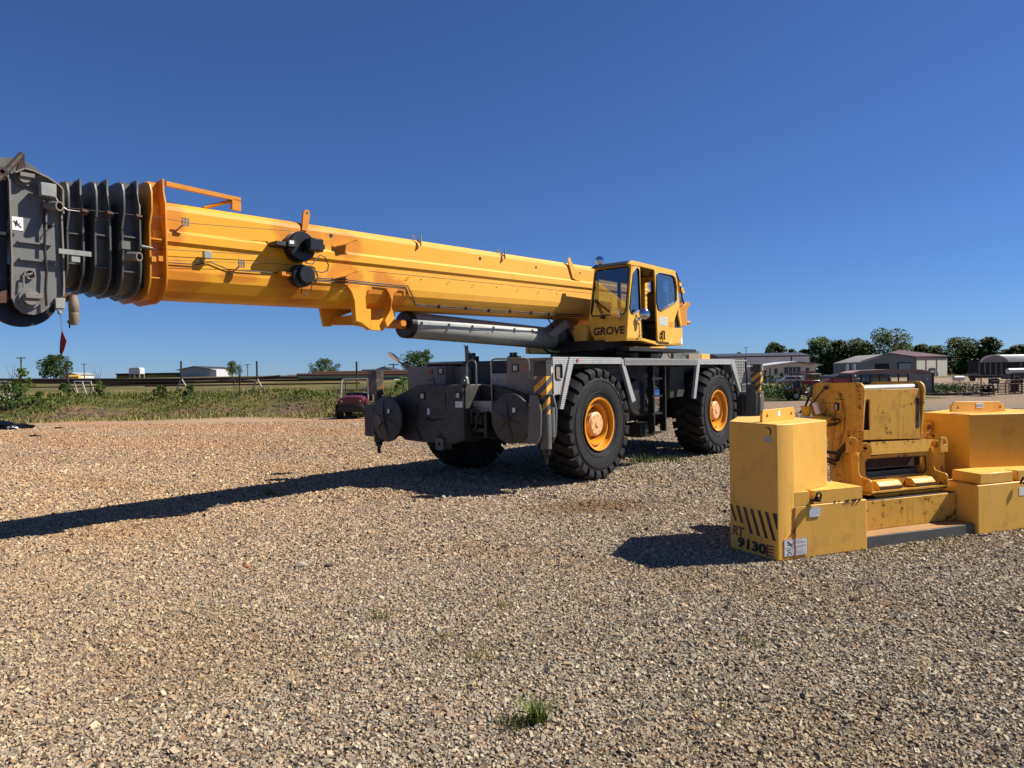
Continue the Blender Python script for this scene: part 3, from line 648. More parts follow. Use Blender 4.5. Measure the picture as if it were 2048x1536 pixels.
# orange rail on top of the boom
q0, q1 = C.Y(333, 367, YB+.1), C.Y(482, 400, YB+.1)
part(MB().prism([q0+Vector((0, 0, .03)), q1+Vector((0, 0, .03)), q1-Vector((0, 0, .02)), q0-Vector((0, 0, .025))], (0, .05, 0)).tube([q1+Vector((-.05, .03, 0)), q1+Vector((-.45, .1, -.16))], .025, 6).box(q1.x-.12, q1.x, q1.y, q1.y+.05, q1.z-.14, q1.z), 'top_rail', M['orange'], boom)
part(MB().box(q0.x, q1.x-.1, YB+.3, YB+.45, Bz(-6.5)+BH+.02, Bz(-6.5)+BH+.045), 'hose_tray', M['drust'], boom)
# upright lug and small fins on the top edge
def lugf(pix, hole, y, th, name, mat): 
    pts = [C.Y(a_, b_, y) for a_, b_ in pix]; hs = [[C.Y(hole[0]+hole[2]*math.cos(k*math.pi/5), hole[1]+hole[2]*math.sin(k*math.pi/5), y) for k in range(10)]] if hole else []
    return part(MB().holed(pts, hs, (0, th, 0)), name, mat, boom)
lugf([(604, 460), (607, 425), (609, 421), (613, 419), (618, 421), (620, 427), (619, 441), (614, 462)], (614, 426, 2.6), YB-.015, .03, 'lifting_lug', M['boomy'])
for px, py0, py1 in ((840, 469, 493), (1008, 499, 519)):
    q0 = C.Y(px, py0, YB-.02); q1 = C.Y(px, py1, YB-.02); part(MB().prism([q0, q1, q1+Vector((-.02, -.05, .02)), q0+Vector((-.0, -.02, 0))], (.012, 0, 0)).prism([q1+Vector((0, 0, .05)), q1+Vector((-.13, .05, .17)), q1+Vector((-.12, .05, .19)), q1+Vector((0, 0, .08))], (0, .01, 0)), 'guide_fin', M['bodyb'], boom)
lugf([(1136, 520), (1137, 516), (1140, 515), (1143, 523), (1163, 560), (1155, 562), (1146, 556)], None, YB-.03, .02, 'guide_fin', M['boomy'])
# holes: flat dark discs, the shade inside painted on
mb = MB()
for px, py, r_ in ((662, 471, .03), (960, 517, .03), (1072, 534.5, .024), (1160, 546, .02), (842, 559, .012), (993, 575, .012), (1113, 588, .012)):
    q = C.Y(px, py, YB); mb.disc((q.x, YB-.002, q.z), (0, -1, 0), r_, .002, 16)
part(mb, 'hole', M['text'], boom)
mb = MB()
for px, py in ((813, 557), (896, 566), (946, 571), (1035, 581), (1076, 585), (816, 557)):
    q = C.Y(px, py, YB-.003); mb.tube([q+Vector((.03, 0, .03)), q, q+Vector((-.03, 0, -.03))], .008, 5)
part(mb, 'scratch_stop', M['orange'], boom)
# weld line along the boom side
mb = MB().tube([(x, YB-.001, Bz(x)+.54) for x in (-4.2, 0, 3.5)], .005, 5); part(mb, 'weld_seam', M['orange'], boom)
# side lugs (two bent plates)
for px, py in ((700, 485), (700, 547)):
    q = C.Y(px, py, YB)
    part(MB().prism([(q.x-.32, YB-.002, q.z-.10), (q.x-.05, YB-.002, q.z+.03), (q.x+.08, YB-.16, q.z+.02), (q.x-.02, YB-.17, q.z+.01), (q.x-.16, YB-.14, q.z-.07), (q.x-.3, YB-.03, q.z-.12)], (0, 0, .014)), 'side_bracket', M['orange'], boom)
# cable reels
def reel(px, py, r, dep, y=YB):
    c = C.Y(px, py, y-.12)
    o = MB().lathe([(0, -.02), (r*.95, -.02), (r, 0), (r, .035), (r*.86, .05), (r*.86, dep-.03), (r, dep-.02), (r, dep), (0, dep)], (c.x, c.y-dep*.4, c.z), (0, 1, 0), 40).build('cable_reel', M['black_plastic'], crane)
    return o, c
r1, c1 = reel(600, 494, .205, .14)
mb = MB().box(c1.x-.0, c1.x+.22, c1.y-.24, c1.y-.085, c1.z-.07, c1.z+.10).box(c1.x+.18, c1.x+.26, c1.y-.22, c1.y-.1, c1.z-.03, c1.z+.04); mb.build('reel_gearbox', M['black_plastic'], r1, bevel=.015)
MB().box(c1.x-.26, c1.x-.12, c1.y-.12, c1.y-.05, c1.z-.04, c1.z+.05).box(c1.x-.42, c1.x-.2, c1.y-.1, YB+.0, c1.z-.04, c1.z+.02).build('reel_bracket', M['black'], r1, bevel=.008)
MB().box(c1.x-.235, c1.x-.17, c1.y-.124, c1.y-.121, c1.z-.0, c1.z+.045).build('sticker', M['white'], r1)
r2, c2 = reel(602, 552, .155, .10)
MB().lathe([(0, -.10), (.11, -.10), (.125, -.085), (.125, -.02)], (c2.x+.03, c2.y-.02, c2.z+.01), (0, 1, 0), 28).build('reel_cover', M['black_plastic'], r2)
MB().box(c2.x-.3, c2.x-.12, c2.y-.02, YB, c2.z-.02, c2.z+.03).build('reel_bracket', M['orange'], r2)
def cable(pix, y, r, name='cable', mat='hose', par=boom):
    part(MB().tube([C.Y(a_, b_, y) for a_, b_ in pix], r, 6), name, M[mat], par)
cable([(607, 516), (612, 526), (625, 528), (640, 510), (650, 514), (657, 530), (655, 541), (645, 545), (628, 542)], YB-.1, .008)
cable([(604, 575), (603, 585), (612, 590), (622, 582), (624, 570)], YB-.12, .007)
cable([(120, 414), (330, 437), (385, 447), (580, 462)], YB-.10, .0035)
cable([(290, 492), (310, 498), (335, 499), (525, 510)], YB-.05, .0035)
cable([(335, 520), (560, 528), (590, 530)], YB-.06, .003)
cable([(335, 525), (395, 529), (420, 524), (455, 538), (480, 541), (520, 544), (580, 547)], YB-.02, .007)
cable([(628, 556), (680, 558), (750, 566), (815, 572), (824, 590), (830, 606)], YB-.02, .009)
cable([(628, 561), (700, 566), (760, 571), (812, 578), (820, 596), (828, 606), (832, 608)], YB-.025, .008)
cb = [(830, 608), (880, 612), (934, 616), (980, 620), (1022, 622), (1064, 625), (1100, 627), (1170, 630)]
part(MB().tube([C.Y(a_, b_, YB+.0)+Vector((0, 0.02, 0)) for a_, b_ in cb], .010, 6).tube([C.Y(a_+3, b_+3+(i % 2), YB+.0)+Vector((0, .02, 0)) for i, (a_, b_) in enumerate(cb)], .008, 6), 'cable', M['drust'], boom)
mb = MB()
for a_, b_ in cb[1:-1]: q = C.Y(a_, b_, YB+.0); mb.box(q.x-.02, q.x+.02, q.y-.015, q.y+.06, q.z-.02, q.z+.02)
part(mb, 'cable_clip', M['drust'], boom)
# small junction boxes and cable guides on the side
q = C.Y(415, 509, YB-.08); part(MB().box(q.x-.05, q.x+.05, q.y-.02, q.y+.04, q.z-.05, q.z+.04).tube([q, (q.x-.05, YB, q.z-.1)], .02, 6), 'junction_box', M['cyl'], boom, bevel=.006)
for px, py in ((371, 444), (483, 527)):
    q = C.Y(px, py, YB-.10); mb = MB()
    for dz in (-.042, 0, .042): mb.box(q.x-.035, q.x+.035, q.y-.012, q.y+.012, q.z+dz-.006, q.z+dz+.006)
    for dx in (-.035, 0, .035): mb.box(q.x+dx-.006, q.x+dx+.006, q.y-.01, q.y+.01, q.z-.045, q.z+.045)
    mb.tube([q+Vector((-.03, 0, -.04)), q+Vector((-.06, .05, -.08)), (q.x-.12, YB, q.z-.15)], .010, 6)
    part(mb, 'cable_guide', M['steel'], boom)
part(MB().box(C.Y(533, 480, YB).x, C.Y(545, 480, YB).x, YB-.035, YB+.01, Bz(-5.7)+.62, Bz(-5.7)+.79), 'ridge_end', M['boomy'], boom)
# cylinder mount under the boom
mb = MB(); yfm = YB+w_-.14
mb.prism([C.Y(a_, b_, yfm) for a_, b_ in ((638, 604), (705, 608), (704, 624), (670, 637), (663, 653), (648, 653))], (0, .05, 0))
mb.prism([C.Y(a_, b_, YB+.26) for a_, b_ in ((735, 588), (792, 590), (790, 636), (765, 662), (742, 652))], (0, .03, 0))
q1_, q2_, q3_, q4_ = C.Y(655, 650, yfm), C.Y(668, 634, yfm), C.Y(716, 628, YB+.10), C.Y(716, 650, YB+.10)
mb.prism([q1_, q2_, q3_, q4_], (.03, 0, -.004))
mb.prism([C.Y(716, 650, YB+.1), C.Y(765, 662, YB+.1), C.Y(738, 657, yfm), C.Y(664, 643, yfm)], (0, 0, .03))
mb.prism([C.Y(a_, b_, YB+.12) for a_, b_ in ((704, 618), (742, 618), (742, 655), (712, 648))], (0, .03, 0))
part(mb, 'cylinder_mount', M['boomy'], boom, bevel=.004)
mb = MB()
mb.prism([C.Y(a_, b_, YB-.03) for a_, b_ in ((694, 571), (704, 569), (740, 571), (745, 577), (734, 583), (731, 596), (733, 617), (742, 640), (742, 660), (722, 645), (712, 642), (709, 600), (703, 583))], (0, .1, 0))
mb.prism([C.Y(a_, b_, YB-.03) for a_, b_ in ((772, 577), (798, 579), (788, 588), (783, 612), (790, 636), (775, 655), (770, 640), (781, 620), (783, 600), (778, 586))], (0, .1, 0))
mb.prism([C.Y(a_, b_, YB+.03) for a_, b_ in ((742, 640), (742, 660), (765, 662), (790, 636), (785, 626), (760, 640))], (0, .04, 0))
part(mb, 'mount_gusset', M['boomy'], boom, bevel=.004)
# --- boom head
YH = YB+.0
def hp(px, py, y=YH-.09): return C.Y(px, py, y)
hpix = [(20, 352), (30, 346), (44, 342), (60, 346), (90, 360), (112, 375), (118, 382), (119, 430), (122, 500), (124, 570), (123, 592), (112, 600), (104, 611), (88, 624), (68, 630), (44, 626), (30, 612), (24, 598), (23, 520), (20, 430)]
mb = MB()
hole = [hp(99+4.5*math.cos(k*math.pi/5), 454+4.5*math.sin(k*math.pi/5)) for k in range(10)]
mb.holed([hp(*q) for q in hpix], [hole], (0, .03, 0))
head = part(mb, 'boom_head', M['headgrey'], bevel=.003)
mb = MB().prism([hp(*q)+Vector((0, w_+.12, 0)) for q in hpix], (0, .03, 0)); mb.build('side_plate', M['headgrey'], head)
# stiffening edge round the plate
mb = MB()
def edge(pix, dep=.07, th=.016):
    pts = [hp(*q) for q in pix]
    for a_, b_ in zip(pts[:-1], pts[1:]):
        dd = (b_-a_).normalized(); nn = Vector((-dd.z, 0, dd.x))*th
        mb.prism([a_, b_, b_+nn, a_+nn], (0, -dep, 0))
edge([(23, 598), (23, 520), (20, 430), (18, 365), (14, 352)], .06)
edge([(26, 350), (44, 342), (60, 346), (90, 360), (112, 375), (118, 382), (119, 430)], .10)
edge([(119, 430), (122, 500), (124, 570), (123, 592)], .045)
part(mb, 'plate_edge', M['edge'], head)
part(MB().box(hp(24, 0).x, hp(98, 0).x, YH-.135, YH-.09, hp(60, 520).z-.012, hp(60, 520).z+.012).box(hp(22, 0).x, hp(90, 0).x, YH-.125, YH-.09, hp(60, 486).z-.008, hp(60, 486).z+.008), 'stiffener', M['headgrey'], head)
# front (outer) cheek plates, painted black for the shadow they stand in, left of the frame edge side
mb = MB().prism([hp(*q)+Vector((-.03, .02, 0)) for q in ((20, 352), (-60, 370), (-75, 430), (-75, 560), (-40, 600), (24, 598))], (0, .02, 0))
mb.box(hp(-60, 0).x, hp(15, 0).x, YH-.12, YH+.9, hp(0, 470).z, hp(0, 470).z+.03)
mb.box(hp(-60, 0).x, hp(15, 0).x, YH-.08, YH+.9, hp(0, 560).z, hp(0, 560).z+.03)
part(mb, 'front_cheek', M['black'], head)
part(MB().prism([hp(*q)+Vector((0, -.03, 0)) for q in ((-10, 592), (2, 583), (14, 580), (16, 600), (10, 606), (-10, 606))], (0, .03, 0)), 'anchor_lug', M['rust'], head)
def sheave(px, py, r, y, name='sheave', mat='black', w=.09):
    c = hp(px, py, y)
    return MB().lathe([(.0, 0), (r*.55, .02), (r*.8, .0), (r, -.005), (r-.03, w*.4), (r-.03, w*.6), (r, w+.005), (r*.8, w), (0, w)], (c.x, y, c.z), (0, 1, 0), 48).build(name, M[mat], head)
for i in range(5):
    sheave(30, 378, .315, YH+.02+i*.15, mat='headgrey')
    sheave(45, 590, .325, YH+.02+i*.15, mat='black')
def pin(px, py, r, sq):
    c = hp(px, py)
    o = MB().cyl((c.x, YH-.12, c.z), (c.x, YH+w_+.1, c.z), r, n=28).build('sheave_pin', M['headgrey'], head, bevel=.004)
    MB().cyl((c.x, YH-.17, c.z), (c.x, YH-.12, c.z), r*.68, n=24).box(c.x-r*.55, c.x+r*.95, YH-.19, YH-.12, c.z+.0, c.z+r*.5).build('pin_keeper', M['edge'], head, bevel=.003)
pin(45, 357, .085, 1); pin(58, 598, .10, 1)
q = hp(88, 384); MB().box(q.x-.07, q.x+.07, YH-.24, YH-.15, q.z-.07, q.z+.065).build('junction_box', M['cyl'], head, bevel=.006)
part(MB().box(q.x-.03, q.x+.03, YH-.15, YH-.09, q.z-.03, q.z+.03), 'box_bracket', M['grey'], head)
q0, q1 = hp(22, 432, YH-.094), hp(47, 462, YH-.094)
st = part(MB().box(q0.x, q1.x, YH-.094, YH-.091, q1.z, q0.z), 'sticker', M['white'], head)
part(MB().tube([hp(27, 441, YH-.097), hp(34, 447, YH-.097), hp(43, 455, YH-.097)], .004, 4).tube([hp(30, 444, YH-.097), hp(33, 452, YH-.097)], .004, 4).tube([hp(33, 440, YH-.097), hp(36, 449, YH-.097), hp(40, 447, YH-.097)], .004, 4), 'pictogram', M['text'], head)
cable([(90, 410), (88, 440), (90, 470), (89, 500), (93, 540), (91, 580), (93, 612)], YH-.14, .014, 'hose', 'hose', head)
cable([(103, 392), (112, 396), (120, 410), (135, 420), (160, 423)], YH-.2, .005, 'cable', 'steel', head)
cable([(100, 455), (92, 464), (90, 470)], YH-.12, .005, 'cable', 'hose', head)
q = hp(59, 549, YH-.1); part(MB().lathe([(.04, -.02), (.05, -.02), (.05, .01), (.04, .01)], q, (0, 1, 0), 20).tube([q+Vector((-.02, -.03, 0)), q+Vector((-.06, -.03, -.02)), q+Vector((-.065, -.035, -.14))], .010, 6).tube([q+Vector((.02, -.03, .01)), q+Vector((-.02, -.03, -.01))], .012, 6), 'padlock_and_chain', M['edge'], head)
# top rusty bracket with strut
mb = MB().prism([hp(*q) for q in ((32, 348), (38, 325), (36, 312), (41, 305), (48, 306), (49, 315), (53, 346))], (0, .05, 0))
mb.tube([hp(44, 308), hp(8, 348, YH-.2), hp(-6, 360, YH-.25)], .03, 8)
mb.lathe([(.02, -.05), (.05, -.05), (.05, .1), (.02, .1)], hp(2, 345, YH-.2), (0, 1, 0), 14)
part(mb, 'line_guard', M['drust'], head)
part(MB().lathe([(.335, .1), (.345, .1), (.345, w_-.05), (.335, w_-.05)], (hp(30, 378).x, YH, hp(30, 378).z), (0, 1, 0), 48), 'sheave_guard', M['cyl'], head)
# bottom right: limit switch and rusty bracket
part(MB().prism([hp(*q)+Vector((0, .03, 0)) for q in ((123, 576), (140, 588), (146, 594), (136, 604), (124, 602))], (0, .03, 0)), 'anchor_lug', M['rust'], head)
q = hp(119, 606, YH-.1); sw = part(MB().box(q.x-.045, q.x+.045, q.y-.03, q.y+.02, q.z-.06, q.z+.05).box(q.x-.03, q.x+.03, q.y-.02, q.y+.01, q.z-.085, q.z-.06).cyl(q+Vector((0, 0, -.12)), q+Vector((0, 0, -.08)), .02, n=10), 'limit_switch', M['cyl'], head, bevel=.004)
part(MB().cyl(hp(145, 592, YH-.09), hp(145, 592, YH-.03), .035, n=16), 'bracket_pin', M['rust'], head)
def cw(v): # crane local -> world
    return Vector((C.o[0]+C.u[0]*v.x+C.v[0]*v.y, C.o[1]+C.u[1]*v.x+C.v[1]*v.y, v.z))
# hanging things (top level)
a_, b_ = cw(hp(147, 593, YH-.07)), cw(hp(146, 650, YH-.07))
ww = empty('rope_socket', a_); L2 = b_.z-a_.z
tag(ww, 'rusty brown cylindrical rope socket hanging under the boom head bracket', 'rope socket')
MB().lathe([(0, .02), (.032, .015), (.045, -.03), (.052, -.08), (.05, -.16), (.046, -.165), (.046, -.18), (.05, -.185), (.048, L2+.04), (.03, L2+.0), (0, L2)], (0, 0, 0), (0, 0, 1), 20).build('socket_body', paint('weathered_brown_steel', (.34, .25, .17), .7, var=.3, dirt=(.10, .06, .04), dirt_amt=.5, rust=.3, scale=6), ww)
MB().box(-.06, -.0, -.02, .02, L2+.02, L2+.05).cyl((-.05, 0, L2-.03), (-.05, 0, L2+.03), .008, n=8).build('wedge_pin', M['drust'], ww)
a_ = cw(hp(121, 624, YH-.1)); fl_ = empty('warning_flag', a_)
tag(fl_, 'small faded red cloth flag dangling on a thin wire below the limit switch', 'flag')
dz = cw(hp(125, 660, YH-.1)).z-a_.z; dz2 = cw(hp(126, 710, YH-.1)).z-a_.z
MB().tube([(0, 0, 0), (.008, 0, dz)], .003, 5).build('wire', M['steel'], fl_)
mb = MB(); n_ = 8
for s_ in (0, 1.2, 2.4): mb.prism([Vector((.008, 0, dz)), Vector((.035*math.cos(s_)+.02, .02*math.sin(s_), dz*.55+dz2*.45)), Vector((.02*math.cos(s_), .01, dz2*.8+dz*.2)), Vector((.0, .0, dz2)), Vector((-.02, 0, dz2*.95)), Vector((-.015, 0, dz*.5+dz2*.5))], (.0, .006, 0))
mb.build('cloth', M['red'], fl_)

# --- cab
ys = .05
NT, NB, NL = C.Y(1263, 527, ys), C.Y(1256, 632, ys), C.Y(1253, 681, ys)
wt = C.X(1189, 537, NT.x).y-ys; wb = C.X(1178, 637, NB.x).y-ys; wl = C.X(1190, 686, NL.x).y-ys
wc = .95
def cs(pix, y=ys): return [C.Y(a_, b_, y) for a_, b_ in pix]
cab = part(MB().prism(cs([(1253, 681), (1284, 681), (1316, 690), (1365, 691), (1365, 687), (1316, 684), (1284, 676), (1254, 676)]), (0, wl, 0)), 'cab', M['cabyellow'])
qw = [(1271, 537), (1275, 536), (1278, 541), (1281, 620), (1267, 628), (1262, 626), (1259, 615), (1266, 548)]
mb = MB().holed(cs([(1266, 527), (1280, 531), (1284, 681), (1253, 681), (1257, 629), (1262, 560)]), [cs(qw)], (0, .04, 0))
mb.prism(cs([(1349, 656), (1365, 656), (1365, 691), (1316, 690), (1316, 682), (1341, 685)]), (0, .04, 0))
mb.prism(cs([(1350, 541), (1354, 560), (1359, 612), (1364, 650), (1362, 656), (1357, 630), (1355, 600), (1347, 545)]), (0, .04, 0))
part(mb, 'side_shell', M['cabyellow'], cab, bevel=.004)
def pane(pix, y, mat='dglass', name='window', par=cab, seal=.010):
    o = MB().prism(cs(pix, y), (0, .006, 0)).build(name, M[mat], par)
    return o
def sealt(pix, y, r=.012, par=cab, name='window_seal'): MB().tube(cs(pix, y), r, 6, True).build(name, M['black'], par)
pane(qw, ys+.012); sealt(qw, ys-.002)
# sliding door, pushed open
dpix = [(1309, 539), (1349, 547), (1354, 570), (1358, 612), (1349, 640), (1349, 655), (1341, 685), (1316, 682)]
dw = [(1317, 545), (1344, 551), (1350, 556), (1353, 575), (1353, 600), (1350, 606), (1322, 622), (1316, 618), (1313, 600), (1313, 550)]
door = part(MB().holed(cs(dpix, ys-.03), [cs(dw, ys-.03)], (0, .03, 0)), 'door', M['cabyellow'], cab, bevel=.003)
pane(dw, ys-.012, 'glass'); sealt(dw, ys-.035)
# windshield and front
def fr(p, w): return [p, p+Vector((0, w, 0))]
def lerp(a, b, t): return a+(b-a)*t
q = lambda s_, t_: lerp(lerp(NT, NB, t_), lerp(NT+Vector((0, wt, 0)), NB+Vector((0, wb, 0)), t_), s_)+Vector((-.004, 0, 0))
hole = [q(*k_) for k_ in ((.05, .10), (.09, .05), (.90, .05), (.95, .10), (.95, .90), (.90, .95), (.12, .95), (.06, .90))]
outer = [NT, NB, NL, NL+Vector((0, wl, 0)), NB+Vector((0, wb, 0)), NT+Vector((0, wt, 0))]
part(MB().holed([NT, NB, NB+Vector((0, wb, 0)), NT+Vector((0, wt, 0))], [hole], (.03, 0, 0)), 'front_frame', M['cabyellow'], cab)
NBx = NB+Vector((-.02, 0, -.10)); 
part(MB().prism([NB, NB+Vector((-.012, 0, -.07)), NL, NL+Vector((0, wl, 0)), NB+Vector((-.012, wb+.03, -.09)), NB+Vector((0, wb, 0))], (.03, 0, 0)), 'front_panel', M['cabyellow'], cab, bevel=.003)
part(MB().prism(hole, (.005, 0, 0)), 'windshield', M['glass'], cab)
part(MB().tube([h_+Vector((-.006, 0, 0)) for h_ in hole], .014, 6, True), 'windshield_seal', M['black'], cab)
pm = NB+Vector((-.045, .14, -.215)); xd = Vector((.0, -1, .0))
o_ = C.X(1186, 671, NL.x-.01); e_ = C.X(1246, 668, NL.x-.01)
wtx = text('lettering', 'GROVE', .17, (NL.x-.028, .0, .0), (0, -1, 0), (.0, 0, 1), M['text'], cab, sx=1.0, bold=.035, ext=.001)
bx = [v_.co for v_ in wtx.data.vertices]; y0_, y1_ = min(p.y for p in bx), max(p.y for p in bx); z0_, z1_ = min(p.z for p in bx), max(p.z for p in bx)
ty1, ty0 = C.X(1184, 662, NL.x-.02).y, C.X(1247, 660, NL.x-.02).y
tz0, tz1 = C.X(1215, 669.5, NL.x-.02).z, C.X(1215, 653, NL.x-.02).z
fp = lambda z_: NL.x+(NB.x-.012-NL.x)*(z_-NL.z)/(NB.z-.07-NL.z)-.004
for v_ in wtx.data.vertices:
    y_ = ty0+(v_.co.y-y0_)/(y1_-y0_)*(ty1-ty0); z_ = tz0+(v_.co.z-z0_)/(z1_-z0_)*(tz1-tz0); v_.co = (fp(z_)+(v_.co.x-(NL.x-.028)), y_, z_)
# roof
rf = [C.Y(a_, b_, ys-.01) for a_, b_ in ((1258, 527), (1266, 521), (1350, 541), (1352, 546), (1349, 549), (1280, 532.5), (1263, 530))]
wr = wt+.03
part(MB().prism([p_ for p_ in rf], (0, .06, 0)), 'roof_rail', M['cabyellow'], cab, bevel=.004)
part(MB().prism([rf[0]+Vector((.0, .055, .0)), rf[1]+Vector((.01, .055, .012)), rf[2]+Vector((0, .055, .015)), rf[4]+Vector((0, .055, .01)), rf[5]+Vector((.0, .055, .03))], (0, wr-.05, 0)), 'roof', M['black'], cab, bevel=.004)
part(MB().box(NT.x+.02, NT.x+.06, ys+.02, ys+wt-.02, NT.z-.05, NT.z+.0), 'header_beam', M['black'], cab)
# inner side wall (towards the boom), rear wall: frames with openings
xr_, zr_ = C.Y(1350, 545, ys).x, NL.z
yi = ys+wl-.03
zt_ = NT.z-.01
xf_ = NT.x+.02
# inner wall widths follow the front: top wt, bottom wl
yw = ys+min(wt, wb)-.02
part(MB().holed([(xf_+.0, yw, NB.z-.1), (xr_, yw, NB.z-.1), (xr_, yw, zt_), (xf_, yw, zt_)], [[(xf_+.1, yw, NB.z+.12), (xf_+.85, yw, NB.z+.12), (xf_+.85, yw, zt_-.2), (xf_+.1, yw, zt_-.2)], [(xf_+.95, yw, NB.z+.3), (xr_-.15, yw, NB.z+.3), (xr_-.15, yw, zt_-.2), (xf_+.95, yw, zt_-.2)]], (0, .03, 0)), 'inner_wall', M['black'], cab)
part(MB().box(xf_, xr_, yi-.01, yi+.02, NL.z, NB.z-.1), 'inner_wall', M['cabyellow'], cab)
part(MB().holed([(xr_-.03, ys+.05, NL.z), (xr_-.03, yw, NL.z), (xr_-.03, yw, zt_), (xr_-.03, ys+.05, zt_)], [[(xr_-.03, ys+.14, NB.z+.1), (xr_-.03, yw-.12, NB.z+.1), (xr_-.03, yw-.12, zt_-.14), (xr_-.03, ys+.14, zt_-.14)]], (.03, 0, 0)), 'rear_wall', M['cabyellow'], cab)
mb = MB()
for k in range(8): yy = lerp(ys+.14, yw-.12, k/7); mb.box(xr_-.035, xr_-.03, yy-.004, yy+.004, NB.z+.1, zt_-.14)
for k in range(9): zz = lerp(NB.z+.1, zt_-.14, k/8); mb.box(xr_-.04, xr_-.035, ys+.14, yw-.12, zz-.004, zz+.004)
part(mb, 'window_grid', M['black'], cab)
part(MB().box(NL.x+.02, xr_, ys+.05, yi, NL.z+.01, NL.z+.04), 'floor', M['black'], cab)
# seat, console, steering
sx_ = C.Y(1297, 600, ys+.45).x
seat = MB().box(sx_-.15, sx_+.38, ys+.2, ys+.66, NL.z+.45, NL.z+.6).box(sx_+.28, sx_+.42, ys+.2, ys+.66, NL.z+.5, NL.z+1.15).box(sx_+.30, sx_+.40, ys+.28, ys+.58, NL.z+1.12, NL.z+1.38).box(sx_, sx_+.25, ys+.3, ys+.56, NL.z+.03, NL.z+.46)
part(seat, 'seat', M['seat'], cab, bevel=.04, seg=3)
part(MB().box(NL.x+.12, NL.x+.42, ys+.15, ys+wb-.2, NL.z+.05, NB.z-.05).box(NL.x+.5, sx_+.3, ys+.62, ys+.72, NL.z+.3, NB.z+.02), 'console', M['bodyb'], cab, bevel=.02)
cst = Vector((NL.x+.52, ys+.42, NB.z+.12))
part(MB().tube([cst+Vector((.13*math.sin(a_)*.8, .16*math.cos(a_), .13*math.sin(a_)*.6)) for a_ in [i*math.pi/10 for i in range(20)]], .014, 6, True).cyl(cst, (NL.x+.38, ys+.42, NL.z+.5), .03), 'steering_wheel', M['seat'], cab)
# wiper, floodlights, mirror, handle, stickers
part(MB().tube([q(.62, .99)+Vector((-.03, 0, 0)), q(.86, .62)+Vector((-.04, 0, 0))], .012, 6).tube([q(.94, .35)+Vector((-.03, 0, 0)), q(.94, .85)+Vector((-.03, 0, 0))], .009, 5).box(NB.x-.09, NB.x-.0, ys+wb*.58, ys+wb*.64, NB.z-.02, NB.z+.05), 'wiper', M['black'], cab)
def flood(p, d, r, mat='steel', name='floodlight'):
    d = Vector(d).normalized(); part(MB().lathe([(0, .10), (r*.6, .08), (r, .0), (r, -.02), (r*.9, -.025), (0, -.03)], p, d, 24).cyl(p+d*.04, p+d*.04+Vector((0, 0, -r*1.5)), .012, n=8), name, M[mat], cab)
flood(C.X(1199, 521, NT.x+.05), (1, .5, .0), .085, 'chrome')
p = C.X(1232, 629, NB.x-.12); part(MB().box(p.x-.05, p.x+.03, p.y-.10, p.y+.10, p.z-.07, p.z+.07).tube([p, (NB.x, p.y, p.z-.12)], .012, 6), 'work_lamp', M['chrome'], cab, bevel=.03, seg=3)
p = C.Y(1288, 628, ys-.10); part(MB().lathe([(0, 0), (.10, .0), (.115, .015), (.115, .03), (.08, .06), (0, .075)], p, (-.55, -.75, .1), 24).tube([p, C.Y(1275, 638, ys-.05), C.Y(1273, 640, ys)], .012, 6).box(C.Y(1270, 640, ys).x, C.Y(1276, 640, ys).x, ys-.06, ys+.01, C.Y(1273, 642, ys).z, C.Y(1273, 635, ys).z), 'mirror', M['chrome'], cab)
part(MB().tube([C.Y(a_, b_, ys-.035) for a_, b_ in ((1279, 640), (1283, 643), (1284, 668), (1280, 673), (1277, 672))], .012, 6), 'grab_handle', M['black'], cab)
p = C.Y(1324, 668, ys-.035); part(MB().tube([p+Vector((-.04, -.01, -.1)), p+Vector((-.05, -.03, 0)), p+Vector((-.03, -.03, .06)), p+Vector((.04, -.03, .06)), p+Vector((.06, -.02, -.12))], .018, 6), 'door_handle', M['black'], cab)
p0, p1 = C.Y(1319, 633, ys-.032), C.Y(1334, 652, ys-.032)
part(MB().box(p0.x, p1.x, ys-.033, ys-.031, p1.z, p0.z), 'sticker', M['white'], cab)
mb = MB()
for k in range(6): zz = lerp(p0.z, p1.z, (k+.5)/6); mb.box(p0.x+.02, p1.x-.02, ys-.035, ys-.0335, zz-.006, zz+.006)
part(mb, 'sticker_text', plain('grey_print', (.35, .35, .35)), cab)
p0, p1 = C.Y(1361, 676, ys-.002), C.Y(1365, 688, ys-.002)
part(MB().box(p0.x, p1.x, ys-.004, ys-.001, p1.z, p0.z), 'reflector', M['white'], cab)
mb = MB()
for zz_ in range(4): z_ = C.Y(1340, 643, ys).z-.02-.03*zz_; mb.box(C.Y(1335, 640, ys).x, C.Y(1344, 640, ys).x, ys-.033, ys-.031, z_-.006, z_+.006)
part(mb, 'sticker_text', M['orange'], cab)
part(MB().prism(cs([(1350, 642), (1350, 655), (1360, 655), (1360, 617), (1357, 613)], ys+.045), (0, .3, 0)), 'vent_louvre', M['black'], cab)
